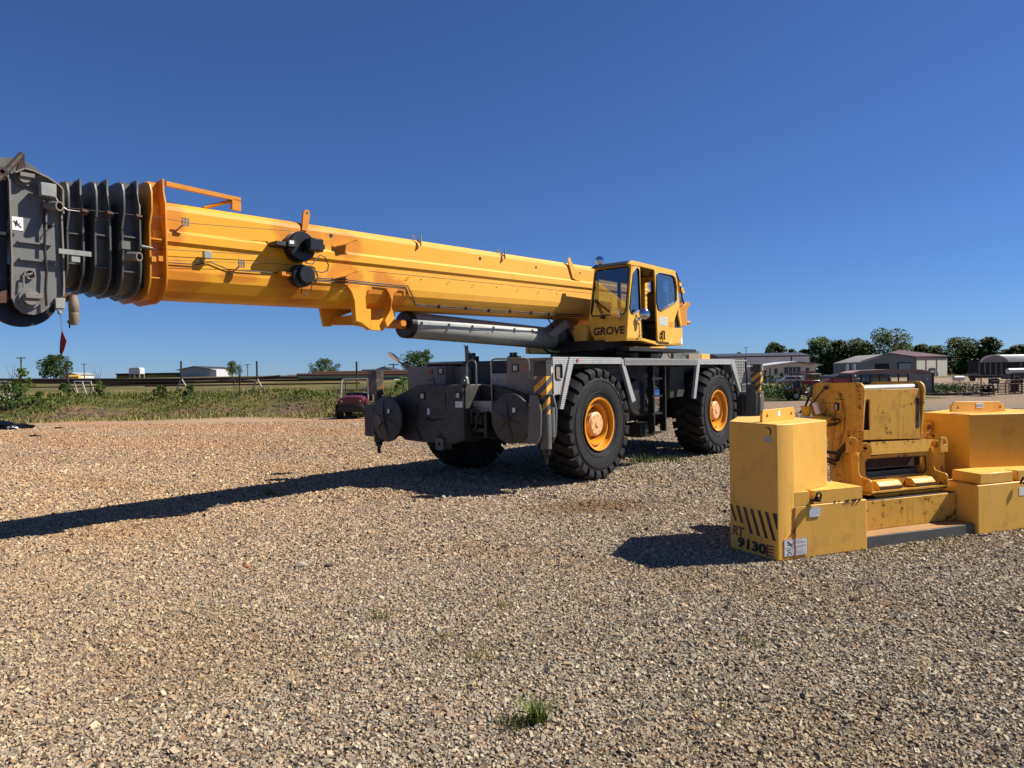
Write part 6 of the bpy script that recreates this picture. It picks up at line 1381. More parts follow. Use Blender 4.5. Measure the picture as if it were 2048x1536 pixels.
for i, px in enumerate((0, 8, 155, 172)):
    rt_ = empty('trestle', (0, 0, 0)); a_ = W.D(px, 763, 44.6+.4*i); rt_.location = (a_.x, a_.y, h1(a_.x, a_.y)); z_ = a_.z-rt_.location.z
    MB().tube([(-.25, 0, z_), (.35, 0, z_)], .035, 6).build('beam', M['whitep'], rt_)
    MB().tube([(-.2, 0, z_), (.15, -.2, -.05)], .035, 6).build('leg', M['whitep'], rt_); MB().tube([(.3, 0, z_), (.65, -.1, -.05)], .035, 6).build('leg', M['whitep'], rt_); MB().tube([(.3, 0, z_), (.1, .3, -.05)], .035, 6).build('leg', M['whitep'], rt_)
    tag(rt_, ('white trestle cut by the left picture edge', 'white trestle second from the left picture edge', 'white trestle, left of the pair below the dark post', 'white trestle, right of the pair below the dark post')[i], 'trestle', 'white painted trestles under the pipes')
# poles and antennas on the skyline
for px, pt, pb, d, lab in ((42, 714, 757, 120, 'thin pole rising above the tall left shrub'), (168, 727, 757, 200, 'utility pole with a small crossbar right of the round tree'), (495, 728, 757, 200, 'faint thin pole between the airy tree and the second post'), (787, 727, 745, 110, 'thin mast beside the green roofed house'), (1492, 694, 712, 260, 'thin lattice antenna mast above the long roof')):
    a_, b_ = W.D(px, pt, d), W.D(px, pb, d); o = MB().cyl((0, 0, min(0, h1(a_.x, d)-b_.z)), (0, 0, a_.z-b_.z), .13 if d > 100 else .06, n=6).box(-.8, .8, -.05, .05, a_.z-b_.z-.25, a_.z-b_.z-.1).build('utility_pole', M['grey']); o.location = (a_.x, d, b_.z); tag(o, lab, 'pole')
# ------------------------------------------------------------------ BUILDINGS
def ribbed(name, col, sc=6, amt=.85):
    m, t, b = nt(name); tc = N(t, 'TexCoord'); w_ = N(t, 'TexWave', bands_direction='X'); w_.inputs['Scale'].default_value = sc; t.links.new(tc.outputs['Object'], w_.inputs['Vector'])
    c = mixc(t, ramp(t, w_.outputs['Fac'], .0, .35), [x*amt for x in col], col); c = mixc(t, ramp(t, noise(t, .6, 6, .65), .45, .9), c, [x*.75 for x in col]); t.links.new(c, b.inputs['Base Color']); b.inputs['Roughness'].default_value = .6
    bump(t, b, w_.outputs['Fac'], .4, .03); return m
M['metalwhite'] = ribbed('white_ribbed_metal', (.62, .62, .58), 1.2, .8); M['metalgrey'] = ribbed('grey_ribbed_metal', (.30, .32, .34), 1.2, .78); M['metalcream'] = ribbed('cream_ribbed_metal', (.52, .48, .40), .9, .82)
M['metaldark'] = ribbed('dark_taupe_metal', (.22, .205, .185), .9, .8)
M['maroon'] = paint('maroon_metal', (.11, .035, .038), .6); M['roofdark'] = paint('dark_roof_metal', (.06, .06, .065), .5); M['roofwhite'] = paint('white_roof_metal', (.78, .80, .82), .4, dirt_amt=.15); M['green'] = paint('green_roof', (.13, .20, .12), .6)
M['shadowy'] = plain('dark_opening', (.02, .02, .022), .9); M['pale'] = plain('pale_door', (.6, .6, .58), .5)  # shadowy: near-black colour painted in for the shade inside open buildings
M['win'] = plain('dark_window_pane', (.02, .025, .03), .1)
def bframe(name, px, pb, d, rz, label, cat='building', group=None):
    p = W.D(px, pb, d); o = empty(name, (p.x, p.y, h1(p.x, p.y)), R(rz)); tag(o, label, cat, group); return o, p
def gable(root, w_b, dep, eave, ridge, wall, roof, trim=None, over=.3, axis='x', base=-1.5):
    """box of w_b (local x) by dep (local y); ridge along local y (axis 'y') or x"""
    mb = MB()
    if axis == 'y': mb.prism([(0, 0, base), (w_b, 0, base), (w_b, 0, eave), (w_b/2, 0, ridge), (0, 0, eave)], (0, dep, 0))
    else: mb.prism([(0, 0, base), (0, dep, base), (0, dep, eave), (0, dep/2, ridge), (0, 0, eave)], (w_b, 0, 0))
    mb.build('wall', wall, root)
    r_ = MB(); th = .15
    if axis == 'y':
        sl = (ridge-eave)/(w_b/2)
        r_.prism([(-over, -over, eave-over*sl+.01), (w_b/2, -over, ridge+.01), (w_b+over, -over, eave-over*sl+.01), (w_b+over, -over, eave-over*sl+th), (w_b/2, -over, ridge+th), (-over, -over, eave-over*sl+th)], (0, dep+2*over, 0))
    else:
        sl = (ridge-eave)/(dep/2)
        r_.prism([(-over, -over, eave-over*sl+.01), (-over, dep/2, ridge+.01), (-over, dep+over, eave-over*sl+.01), (-over, dep+over, eave-over*sl+th), (-over, dep/2, ridge+th), (-over, -over, eave-over*sl+th)], (w_b+2*over, 0, 0))
    r_.build('roof', roof, root)
def H(px, pt, pb, d): return W.D(px, pt, d).z-W.D(px, pb, d).z
def zat(px, py, d, root): return W.D(px, py, d).z-root.location.z
def wdt(p0, p1, d): return (p1-p0)/FPX*d
# left: grey barn, open shed, hopper, white shed, cream tank, shelter, green roofed house
d = 230
o, p = bframe('barn', 360, 757, d, 0, 'grey metal gabled barn with a bright white end wall on the left skyline')
gable(o, wdt(360, 420, d), 22, zat(390, 739, d, o), zat(390, 733, d, o), M['metalgrey'], M['roofdark'], over=.9, axis='y')
MB().prism([(wdt(360, 420, d)+.02, 0, -1), (wdt(360, 433, d), 0, -1), (wdt(360, 433, d), 0, zat(390, 740.5, d, o)), (wdt(360, 420, d)+.02, 0, zat(390, 738, d, o))], (0, 10, 0)).build('end_wall', M['roofwhite'], o)
o, p = bframe('open_shed', 234, 757, d, 0, 'long low open fronted dark shed left of the grey barn')
wL = wdt(234, 357, d); z1 = zat(300, 746, d, o)
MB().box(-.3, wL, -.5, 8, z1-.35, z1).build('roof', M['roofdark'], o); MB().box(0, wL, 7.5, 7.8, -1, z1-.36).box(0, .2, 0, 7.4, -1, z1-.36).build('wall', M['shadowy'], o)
for i in range(6): MB().box(wL*i/5-.15, wL*i/5+.15, 0, .25, -1, z1-.36).build('post', M['grey'], o)
MB().box(0, wL*.98, -.3, -.2, -.6, .9).build('low_rail', M['drygrass'], o)
o, p = bframe('feed_hopper', 258, 757, 225, 0, 'small white hopper bin on legs in front of the dark open shed', 'hopper')
ww2 = wdt(258, 280, 225); zt_, zb_ = zat(268, 735.5, 225, o), zat(268, 748, 225, o)
MB().prism([(0, 0, zb_), (ww2, 0, zb_), (ww2, 0, zt_-.4), (ww2-.4, 0, zt_), (.4, 0, zt_), (0, 0, zt_-.4)], (0, 3, 0)).build('bin', M['roofwhite'], o)
for x_ in (.1, ww2-.3):
    for y_ in (0, 2.8): MB().box(x_, x_+.2, y_, y_+.2, -1, zb_-.01).build('leg', M['whitep'], o)
d = 210
o, p = bframe('white_shed', 118, 757, d, 0, 'white metal shed half hidden by the round dark tree'); gable(o, wdt(118, 153, d), 9, zat(130, 749.5, d, o), zat(130, 746, d, o), M['roofwhite'], M['whitep'], axis='y')
o, p = bframe('storage_tank', 150, 757, 130, 0, 'low cream rounded tank beside the white shed', 'tank'); MB().cyl((-.9, 0, zat(150, 755, 130, o)), (.9, 0, zat(150, 755, 130, o)), .45, n=16).build('shell', M['cw'], o); MB().box(-.7, -.5, -.3, .3, -.8, zat(150, 755, 130, o)-.3).box(.5, .7, -.3, .3, -.8, zat(150, 755, 130, o)-.3).build('saddle', M['grey'], o)
d = 120
o, p = bframe('shelter', 575, 757, d, 0, 'tiny white flat roofed shelter beyond the end of the green pipe', 'shelter'); z1 = zat(590, 749.5, d, o)
MB().box(0, wdt(575, 600, d), 0, 2, z1-.12, z1).build('roof', M['roofwhite'], o)
for x_ in (.02, wdt(575, 600, d)-.1): MB().box(x_, x_+.08, .05, .15, -.5, z1-.13).build('post', M['whitep'], o)
d = 90
o, p = bframe('house', 726, 757, d, 0, 'low house with a green roof and a pale gable behind the rusty pipes', 'house')
MB().prism([(0, 0, -1), (wdt(726, 748, d), 0, -1), (wdt(726, 748, d), 0, zat(735, 745, d, o)), (0, 0, zat(735, 745, d, o))], (0, 6, 0)).build('wing', M['metalwhite'], o)
MB().box(-.1, wdt(726, 756, d), -.2, 6, zat(735, 745, d, o), zat(735, 739, d, o)).build('wing_roof', M['green'], o)
MB().prism([(wdt(726, 748, d), -.5, -1), (wdt(726, 790, d), -.5, -1), (wdt(726, 790, d), -.5, zat(735, 742, d, o)), (wdt(726, 767, d), -.5, zat(735, 735, d, o)), (wdt(726, 748, d), -.5, zat(735, 741, d, o))], (0, 8, 0)).build('gable_wall', M['metalgrey'], o)
MB().prism([(wdt(726, 747, d), -.6, zat(735, 741, d, o)), (wdt(726, 767, d), -.6, zat(735, 735, d, o)), (wdt(726, 791, d), -.6, zat(735, 742, d, o)), (wdt(726, 767, d), -.6, zat(735, 734, d, o))], (0, 8.3, 0)).build('roof', M['roofdark'], o)
MB().box(wdt(726, 766, d), wdt(726, 768, d), 1, 1.3, zat(735, 735, d, o), zat(735, 731.5, d, o)).build('chimney', M['grey'], o)
# right: long white building, low office, big shed, hoop shed
d = 215
o, p = bframe('warehouse', 1440, 750, d, 0, 'long white ribbed metal building with a red eave line behind the low office')
wL = wdt(1440, 1622, d); z1 = zat(1560, 713.5, d, o); z2 = zat(1560, 710.5, d, o)
MB().box(0, wL, 0, 18, -1, z1).build('wall', M['metalwhite'], o); MB().box(-.2, wL+.2, -.25, 18.2, z1+.01, z1+.35).build('eave_trim', M['maroon'], o); MB().prism([(-.2, -.2, z1+.36), (-.2, 9, z2+1.0), (-.2, 18.2, z1+.36)], (wL+.4, 0, 0)).build('roof', M['roofdark'], o)
MB().box(wdt(1440, 1582, d), wdt(1440, 1584, d), -.1, -.01, -1, z1-.01).box(wL-.35, wL+.02, -.1, -.01, -1, z1-.01).build('downpipe', M['maroon'], o)
d = 180
o, p = bframe('office', 1524, 762, d, 0, 'low cream office with a shallow white gable roof and dark windows')
wL = wdt(1524, 1631, d); ze, zr2 = zat(1580, 731, d, o), zat(1593, 724.5, d, o)
MB().prism([(0, 0, -1), (wL, 0, -1), (wL, 0, ze), (wdt(1524, 1593, d), 0, zr2-.1), (0, 0, ze-.3)], (0, 14, 0)).build('wall', M['metalcream'], o)
MB().prism([(-.5, -1.2, ze-.3), (wdt(1524, 1593, d), -1.2, zr2), (wL+1.4, -1.2, ze-.1), (wL+1.4, -1.2, ze+.15), (wdt(1524, 1593, d), -1.2, zr2+.3), (-.5, -1.2, ze-.0)], (0, 15.5, 0)).build('roof', M['roofwhite'], o)
MB().prism([(wdt(1524, 1593, d), -1.25, zr2), (wL+1.4, -1.25, ze-.12), (wL+1.4, -1.25, ze+.02), (wdt(1524, 1593, d), -1.25, zr2+.15)], (0, .04, 0)).build('fascia', M['maroon'], o)
for (a_, b_, c_2, d_2) in ((1549, 1555, 738, 748), (1569, 1601, 736, 748), (1612, 1618, 738, 752)):
    f_ = MB().box(wdt(1524, a_, d), wdt(1524, b_, d), -.1, -.01, zat(1580, d_2, d, o), zat(1580, c_2, d, o)).build('window', M['win'], o)
    MB().box(wdt(1524, a_, d)-.12, wdt(1524, b_, d)+.12, -.13, -.105, zat(1580, c_2, d, o), zat(1580, c_2, d, o)+.15).build('lintel', M['drust'], f_)
    if b_-a_ > 20:
        for k in range(1, 4): xx = wdt(1524, a_+(b_-a_)*k/4, d); MB().box(xx-.06, xx+.06, -.14, -.101, zat(1580, d_2, d, o), zat(1580, c_2, d, o)-.02).build('mullion', M['pale'], f_)
MB().box(wdt(1524, 1539, d), wdt(1524, 1541, d), -.1, -.01, -1, ze-.5).build('downpipe', M['drust'], o)
BU = 'bushes in front of the office'
for i, (a_, b_, tp) in enumerate(((1536, 1558, 750), (1558, 1572, 745), (1610, 1624, 742), (1622, 1650, 745), (1626, 1645, 755), (1652, 1668, 752), (1670, 1690, 754), (1524, 1538, 740))):
    dd = 165; p0 = W.D(a_, tp, dd); p1 = W.D(b_, tp, dd); zz = h1(p0.x, dd)
    tree('bush', (p0.x+p1.x)/2, dd, zz, max(.8, p0.z-zz), p1.x-p0.x, 120+i, ('yellowish hedge left of the silver wagon', 'dark bush between the first two office windows', 'dark round bush by the right office window', 'dark spreading bush at the right corner of the office', 'light hedge right of the silver wagon', 'bright green bush left of the dark canopy', 'small bush under the dark canopy', 'dark tall bush by the office left corner')[i], 'bush', BU, 'leafd' if i in (1, 2, 3, 7) else 'weed', 12, 26, .05, .35)
# big shed
d = 250
pL = W.D(1725, 752, d); root = empty('metal_shed', (pL.x, d, h1(pL.x, d))); tag(root, 'big two tone metal shed with a maroon roof and an open white roller door', 'building')
g0 = Vector((0, 0)); 
gw = wdt(1725, 1832, d); lw2 = wdt(1832, 1926, d)
ze, zr3, zc = zat(1725, 723, d, root), zat(1776, 707.5, d, root), zat(1832, 715, d, root)
zL = zat(1725, 724, d, root)
MB().prism([(0, 0, -1.5), (gw, 0, -1.5), (gw, 0, zc), (wdt(1725, 1776, d), 0, zr3), (0, 0, zL)], (lw2*.2, 30, 0)).build('gable_wall', M['metaldark'], root)
MB().prism([(gw, 0, -1.5), (gw+lw2, 9, -1.5), (gw+lw2, 9, zc+.2), (gw, 0, zc)], (-.5, 6, 0)).build('side_wall', M['metalcream'], root)
MB().prism([(gw-.1, -.2, zc+.02), (gw+lw2+.4, 8.8, zc+.22), (gw+lw2-10, 22, zr3+1.5), (wdt(1725, 1776, d), -.2, zr3+.05)], (0, 0, .35)).build('roof', M['maroon'], root)
MB().prism([(-.5, -.3, zL), (wdt(1725, 1776, d), -.3, zr3+.05), (gw, -.3, zc), (gw, -.3, zc+.35), (wdt(1725, 1776, d), -.3, zr3+.4), (-.5, -.3, zL+.35)], (0, .25, 0)).build('gable_trim', M['roofdark'], root)
def sw(u_): return gw+lw2*u_, 9*u_
def swb(name, mat, u0, u1, z0, z1, off=.05):
    (xa_, ya_), (xb_, yb_) = sw(u0), sw(u1); MB().prism([(xa_, ya_-off, z0), (xb_, yb_-off, z0), (xb_, yb_-off, z1), (xa_, ya_-off, z1)], (0, -.06, 0)).build(name, mat, root)
U = lambda px: (px-1832)/94
for px in (1833, 1862, 1894): swb('downpipe', M['maroon'], U(px-.8), U(px+.8), -1, zc-.2, .1)
swb('eave_trim', M['maroon'], 0, 1, zc-.6, zc, .12)
swb('roller_door_frame', M['drust'], U(1870), U(1889), -1, zat(1880, 735.5, d, root), .15)
swb('roller_door', M['shadowy'], U(1871.5), U(1888), -.5, zat(1880, 736.5, d, root), .25)  # dark sheet painted in for the shade of the open doorway
swb('roller_door_leaf', M['roofwhite'], U(1871.5), U(1883), -.5, zat(1880, 742, d, root), .35)
swb('door', M['pale'], U(1897), U(1902), -.5, zat(1900, 742.5, d, root), .15)
MB().box(wdt(1725, 1750, d), wdt(1725, 1778, d), -.2, -.05, zat(1760, 742, d, root), zat(1760, 727.5, d, root)).box(wdt(1725, 1795, d), wdt(1725, 1822, d), -.2, -.05, zat(1800, 742, d, root), zat(1800, 725, d, root)).build('dark_opening', M['shadowy'], root)  # dark sheets on the wall, painted for unlit openings
MB().box(wdt(1725, 1797, d), wdt(1725, 1821, d), -.3, -.21, zat(1800, 742, d, root), zat(1800, 727, d, root)).build('sliding_panel', M['metalgrey'], root)
# hoop shed
d = 190
o, p = bframe('hoop_shed', 1961, 752, d, 0, 'white hoop roofed open shed at the right edge of the picture')
w1_ = wdt(1961, 2016, d); zs_, zt_ = zat(1980, 722, d, o), zat(1980, 709.5, d, o)
ar = [(w1_/2-w1_/2*math.cos(a_), zs_+(zt_-zs_)*math.sin(a_)) for a_ in [i*math.pi/14 for i in range(15)]]
MB().prism([(x_, -.0, z_) for x_, z_ in ar]+[(x_, 0, z_-.3) for x_, z_ in ar[::-1]], (24, 7, 0)).build('roof', M['roofwhite'], o)
MB().prism([(x_, .2, z_-.32) for x_, z_ in ar], (0, .2, 0)).build('gable_panel', M['metaldark'], o)
for i in range(6): xx = w1_*i/5; MB().box(xx-.12, xx+.12, .3, .5, -1, zs_+.1).build('post', M['grey'], o)
for i in range(6): t_ = i/5; MB().box(w1_+24*t_-.1, w1_+24*t_+.1, 7*t_+.3, 7*t_+.5, -1, zs_-.2).build('post', M['grey'], o)
MB().prism([(w1_*.1, 6, -1), (w1_+22, 9.5, -1), (w1_+22, 9.5, zs_), (w1_*.1, 6, zs_)], (0, .3, 0)).build('rear_shade', M['shadowy'], o)  # dark sheet added for the shade under the hoop roof
d = 95
o, p = bframe('storage_tank', 2012, 760, d, 0, 'white round topped trailer tank cut by the right picture edge', 'tank')
zc_ = zat(2030, 742, d, o); rr_ = H(2030, 736.5, 748, d)/2
MB().cyl((.2, 0, zc_), (5, 0, zc_), rr_, n=24).ball((.25, 0, zc_), rr_*.98, 16, (.5, 1, 1)).build('shell', M['roofwhite'], o); MB().box(.6, 4.8, -.4, .4, zc_-rr_-.35, zc_-rr_+.05).build('chassis', M['black'], o)
for x_ in (1.5, 3.5): MB().cyl((x_, -.6, .4), (x_, -.35, .4), .4, n=16).build('wheel', M['rubber'], o)
# dark canopy / conveyor roof
d = 75
a_, b_, c_3 = W.D(1665, 754, d), W.D(1700, 745, d), W.D(1742, 740, d)
o = empty('canopy', (a_.x, d, h1(a_.x, d))); tag(o, 'dark thin sloping canopy frame behind the winch', 'canopy')
q1_ = Vector((0, 0, a_.z-o.location.z)); q2_ = b_-a_+q1_; q3_ = c_3-a_+q1_
MB().tube([q1_, q2_, q3_], .07, 6).tube([q1_, (q1_+q2_)/2-Vector((0, 0, .2)), q3_-Vector((0, 0, .12))], .05, 6).prism([q1_, q2_, q3_, q3_+Vector((0, 3, 0)), q1_+Vector((0, 3, 0))], (0, 0, .06)).build('cover', M['black'], o)
for q_ in (q2_, q2_*.4+q3_*.6, q1_): MB().tube([q_, (q_.x-.2, q_.y, 0)], .05, 6).build('post', M['black'], o)
# tractor exhausts and old machinery line
for i, (px, pt) in enumerate(((1694, 728), (1708, 728))):
    a_ = W.D(px, pt, 120); b_ = W.D(px, 748, 120); o = MB().cyl((0, 0, 0), (0, 0, a_.z-b_.z), .22, n=10).cyl((0, 0, -.4), (0, 0, .2), .3, n=10).build('vent_stack', M['whitep']); o.location = b_; tag(o, 'pale vertical stack between trees and canopy, '+('left' if i == 0 else 'right')+' of the pair', 'stack', 'pair of pale stacks')
    MB().box(-.5, .5, -.5, .5, h1(a_.x, 120)-b_.z, -.4).build('stack_base', M['grey'], o)
# ------------------------------------------------------------------ VEHICLES
M['vred'] = paint('red_car_paint', (.35, .02, .03), .3, coat=.4, dirt_amt=.2); M['vmaroon'] = paint('maroon_plastic_body', (.17, .012, .025), .35, coat=.3, dirt_amt=.2); M['silver'] = paint('silver_car_paint', (.45, .48, .52), .3, .3, dirt_amt=.1)
def wheel_at(par, x, y, r_, w_w, ax=(0, 1, 0), hub='grey'):
    w_ = empty('wheel', (x, y, r_), 0, par); a_ = Vector(ax)
    MB().lathe([(r_*.55, 0), (r_*.62, -.01), (r_*.93, 0), (r_, .04), (r_, w_w-.04), (r_*.93, w_w), (r_*.55, w_w)], (0, 0, 0), a_, 22).build('tyre', M['rubber'], w_); MB().lathe([(r_*.56, .02), (r_*.5, .03), (r_*.45, .05), (.0, .04)], (0, 0, 0), a_, 16).cyl(a_*(w_w-.05), a_*(w_w-.02), r_*.54, n=16).build('rim', M[hub], w_); return w_
# maroon utility vehicle seen from the front
d = 34.0; p = W.D(703, 840, d)
u = empty('utility_vehicle', (p.x, d, 0), R(0)); tag(u, 'maroon utility vehicle with open roll cage facing the camera, left of the crane', 'utility vehicle')
hw = .68
for sx_ in (-1, 1):
    for y_ in (.15, 2.1): wheel_at(u, sx_*hw-.13, y_+.3, .36, .26, (1, 0, 0), 'black')
MB().prism([(-.55, 0, .62), (.55, 0, .62), (.62, 0, .80), (.58, 0, .98), (.35, 0, 1.06), (-.35, 0, 1.06), (-.58, 0, .98), (-.62, 0, .80)], (0, .75, .06)).prism([(-.72, .1, .76), (-.60, .1, .62), (-.60, .7, .62), (-.72, .7, .76)], (0, 0, .18)).prism([(.72, .1, .76), (.60, .1, .62), (.60, .7, .62), (.72, .7, .76)], (0, 0, .18)).box(-.68, .68, 1.9, 3.0, .8, 1.15).build('body', M['vmaroon'], u, bevel=.03, seg=2)
MB().box(-.6, .6, -.08, .1, .40, .62).tube([(-.6, -.1, .5), (-.55, -.14, .68), (.55, -.14, .68), (.6, -.1, .5)], .03, 6).box(-.55, .55, .1, 2.8, .32, .6).build('bumper', M['black'], u, bevel=.02)
MB().box(-.34, .34, -.012, .0, .66, .74).build('grille', M['text'], u)
for sx_ in (-1, 1): MB().lathe([(0, -.02), (.055, -.015), (.06, .02)], (sx_*.45, -.0, .86), (0, 1, 0), 14).build('headlight', M['lens'], u)
MB().box(-.55, .55, 1.35, 1.5, .85, 1.25).box(-.55, .55, 1.0, 1.45, .68, .85).build('seat', M['seat'], u, bevel=.04)
MB().tube([(-.68, .65, .85), (-.64, .9, 1.82), (-.58, 1.0, 1.9), (.58, 1.0, 1.9), (.64, .9, 1.82), (.68, .65, .85)], .045, 8).tube([(-.68, 1.85, .85), (-.64, 1.75, 1.86), (.64, 1.75, 1.86), (.68, 1.85, .85)], .045, 8).tube([(-.62, .98, 1.88), (-.62, 1.75, 1.86)], .028, 8).tube([(.62, .98, 1.88), (.62, 1.75, 1.86)], .028, 8).tube([(-.6, 1.8, 1.4), (.6, 1.8, 1.4)], .025, 6).build('roll_cage', M['bodyb'], u)
MB().lathe([(.15, 0), (.17, .01), (.15, .02)], (-.28, .95, 1.08), (0, -.8, .6), 18).build('steering_wheel', M['black'], u)
# maroon side-by-side cart seen from the side, and the red jeep behind it
d = 46; p = W.D(1598, 803, d)
u = empty('utility_cart', (p.x-.75, d, h1(p.x, d)), R(0)); tag(u, 'small maroon cart with a flat black roof seen from the side before the weeds', 'utility cart')
wheel_at(u, .55, -.1, .30, .2, (0, 1, 0), 'whitep'); wheel_at(u, 2.3, -.1, .30, .2, (0, 1, 0), 'whitep'); wheel_at(u, .55, 1.0, .30, .2, (0, 1, 0), 'whitep'); wheel_at(u, 2.3, 1.0, .30, .2, (0, 1, 0), 'whitep')
MB().prism([(.0, 0, .75), (.0, 0, .45), (.25, 0, .62), (.9, 0, .62), (1.0, 0, .35), (1.9, 0, .35), (2.0, 0, .62), (2.7, 0, .6), (2.75, 0, .95), (2.0, 0, 1.0), (1.9, 0, .55), (1.1, 0, .55), (1.0, 0, .85), (.1, 0, .82)], (0, 1.1, 0)).build('body', M['vmaroon'], u, bevel=.02)
MB().box(.8, 1.25, .1, 1.0, .7, .85).box(.75, .9, .1, 1.0, .8, 1.25).build('seat', M['seat'], u, bevel=.03)
MB().box(.45, 2.2, -.02, 1.12, 1.66, 1.73).build('roof', M['black'], u, bevel=.02)
for x_, x2 in ((.7, .6), (1.9, 2.05)):
    for y_ in (.02, 1.08): MB().tube([(x_, y_, 1.66), (x2, y_, .8)], .022, 6).build('roof_post', M['black'], u)
d = 62; p = W.D(1640, 790, d)
u = empty('red_jeep', (p.x, d, h1(p.x, d)), R(96)); tag(u, 'bright red open jeep type truck standing behind the maroon cart', 'jeep')
for x_ in (.6, 3.0): wheel_at(u, x_, -.1, .38, .25); wheel_at(u, x_, 1.45, .38, .25)
MB().prism([(0, 0, .55), (3.9, 0, .5), (3.9, 0, .95), (2.6, 0, 1.05), (2.4, 0, 1.05), (.0, 0, 1.1)], (0, 1.6, 0)).build('body', M['vred'], u, bevel=.04, seg=2)
MB().box(.3, 2.2, .04, 1.56, 1.78, 1.88).holed([(.3, .04, 1.11), (2.4, .04, 1.11), (2.25, .04, 1.77), (.3, .04, 1.77)], [[(.45, .04, 1.25), (2.1, .04, 1.25), (2.0, .04, 1.65), (.45, .04, 1.65)]], (0, .05, 0)).build('cab_shell', M['vred'], u)
MB().prism([(.45, .06, 1.25), (2.1, .06, 1.25), (2.0, .06, 1.65), (.45, .06, 1.65)], (0, .02, 0)).build('side_window', M['win'], u)
# silver wagon
d = 150; p = W.D(1556, 761, d)
u = empty('station_wagon', (p.x, d, h1(p.x, d)), R(-4)); tag(u, 'silver station wagon parked before the low office', 'car')
Lc = wdt(1556, 1605, d)
MB().prism([(0, 0, .45), (Lc, 0, .45), (Lc, 0, 1.0), (Lc-.3, 0, 1.72), (1.9, 0, 1.78), (1.2, 0, 1.12), (.1, 0, .95)], (0, 1.75, 0)).build('body', M['silver'], u, bevel=.08, seg=2)
for a_, b_ in ((1.65, 2.6), (2.75, 3.7), (3.85, 4.6)): MB().prism([(a_-(.25 if a_ < 2 else 0), -.02, 1.12), (b_, -.02, 1.12), (b_-.04, -.02, 1.62), (a_+.1, -.02, 1.62)], (0, .015, 0)).build('window', M['win'], u)
for x_ in (.85, Lc-.95): wheel_at(u, x_, -.05, .33, .2); wheel_at(u, x_, 1.6, .33, .2)
# parked far vehicles right of the office
for i, (px, pb, d, mt, lab) in enumerate(((1634, 745, 170, 'bodyb', 'dark van parked against the right corner of the office'), (1720, 757, 90, 'grey', 'grey old truck cab in front of the rusty roofed trailer'), (1655, 760, 110, 'vred', 'small red car showing between the bushes'))):
    p = W.D(px, pb, d); u = empty('parked_vehicle', (p.x, d, h1(p.x, d))); tag(u, lab, 'vehicle')
    MB().prism([(0, 0, .4), (4.0, 0, .4), (4.0, 0, 1.0), (3.6, 0, 1.75), (1.3, 0, 1.75), (.9, 0, 1.1), (.0, 0, 1.0)], (0, 1.7, 0)).build('body', M[mt], u, bevel=.06)
    MB().prism([(1.2, -.02, 1.1), (3.6, -.02, 1.1), (3.4, -.02, 1.6), (1.5, -.02, 1.6)], (0, .015, 0)).build('window', M['win'], u)
    for x_ in (.8, 3.2): wheel_at(u, x_, -.05, .33, .2); wheel_at(u, x_, 1.55, .33, .2)
# livestock trailer with rusty roof
d = 52; a_, b_ = W.D(1703, 792, d), W.D(1868, 792, d)
u = empty('livestock_trailer', (a_.x, d, 0), R(0)); tag(u, 'old livestock trailer with a rusty roof and a grey closed rear end behind the winch', 'trailer')
LW = b_.x-a_.x; zt_ = zat(1760, 741, d, u); zr_2 = zat(1800, 747, d, u)
rfp = [(0, z_) for z_ in ()]
MB().prism([(-.1, -.1, zr_2-.05), (0, -.1, zr_2+.1), (.6, -.1, zt_+.02), (LW*.45, -.1, zt_+.08), (LW*.85, -.1, zt_+.02), (LW+.05, -.1, zr_2+.02), (LW+.05, -.1, zr_2-.06), (LW*.85, -.1, zr_2+.04), (.6, -.1, zr_2+.02)], (0, 2.0, 0)).build('roof', paint('bleached_rust_roof', (.42, .26, .21), .7, var=.3, dirt_amt=.5, scale=2), u)
xg = wdt(1703, 1816, d)
MB().box(xg, LW, -.02, .05, .12, zr_2-.02).box(LW-.05, LW, .05, 1.8, .12, zr_2-.06).build('side_panel', M['metaldark'], u)
MB().box(LW-.14, LW-.02, -.06, -.021, .0, zr_2-.0).build('corner_post', M['drust'], u)
for k in range(7): MB().box(xg*k/6-.04, xg*k/6+.04, -.03, .03, .3, zr_2-.02).build('slat_post', M['drust'], u)
MB().box(.0, LW-.2, 1.75, 1.8, .1, .9).box(0, LW-.2, 0, 1.8, .3, .45).box(0, xg-.05, 0, .05, .45, .8).build('bed', M['black'], u)
for x_ in (2.0, 2.9): wheel_at(u, x_, -.15, .36, .22); wheel_at(u, x_, 1.7, .36, .22)
q_ = W.D(1854, 758, d); MB().box(q_.x-a_.x-.04, q_.x-a_.x+.04, -.03, -.021, q_.z-.06, q_.z+.06).build('reflector', M['white'], u)
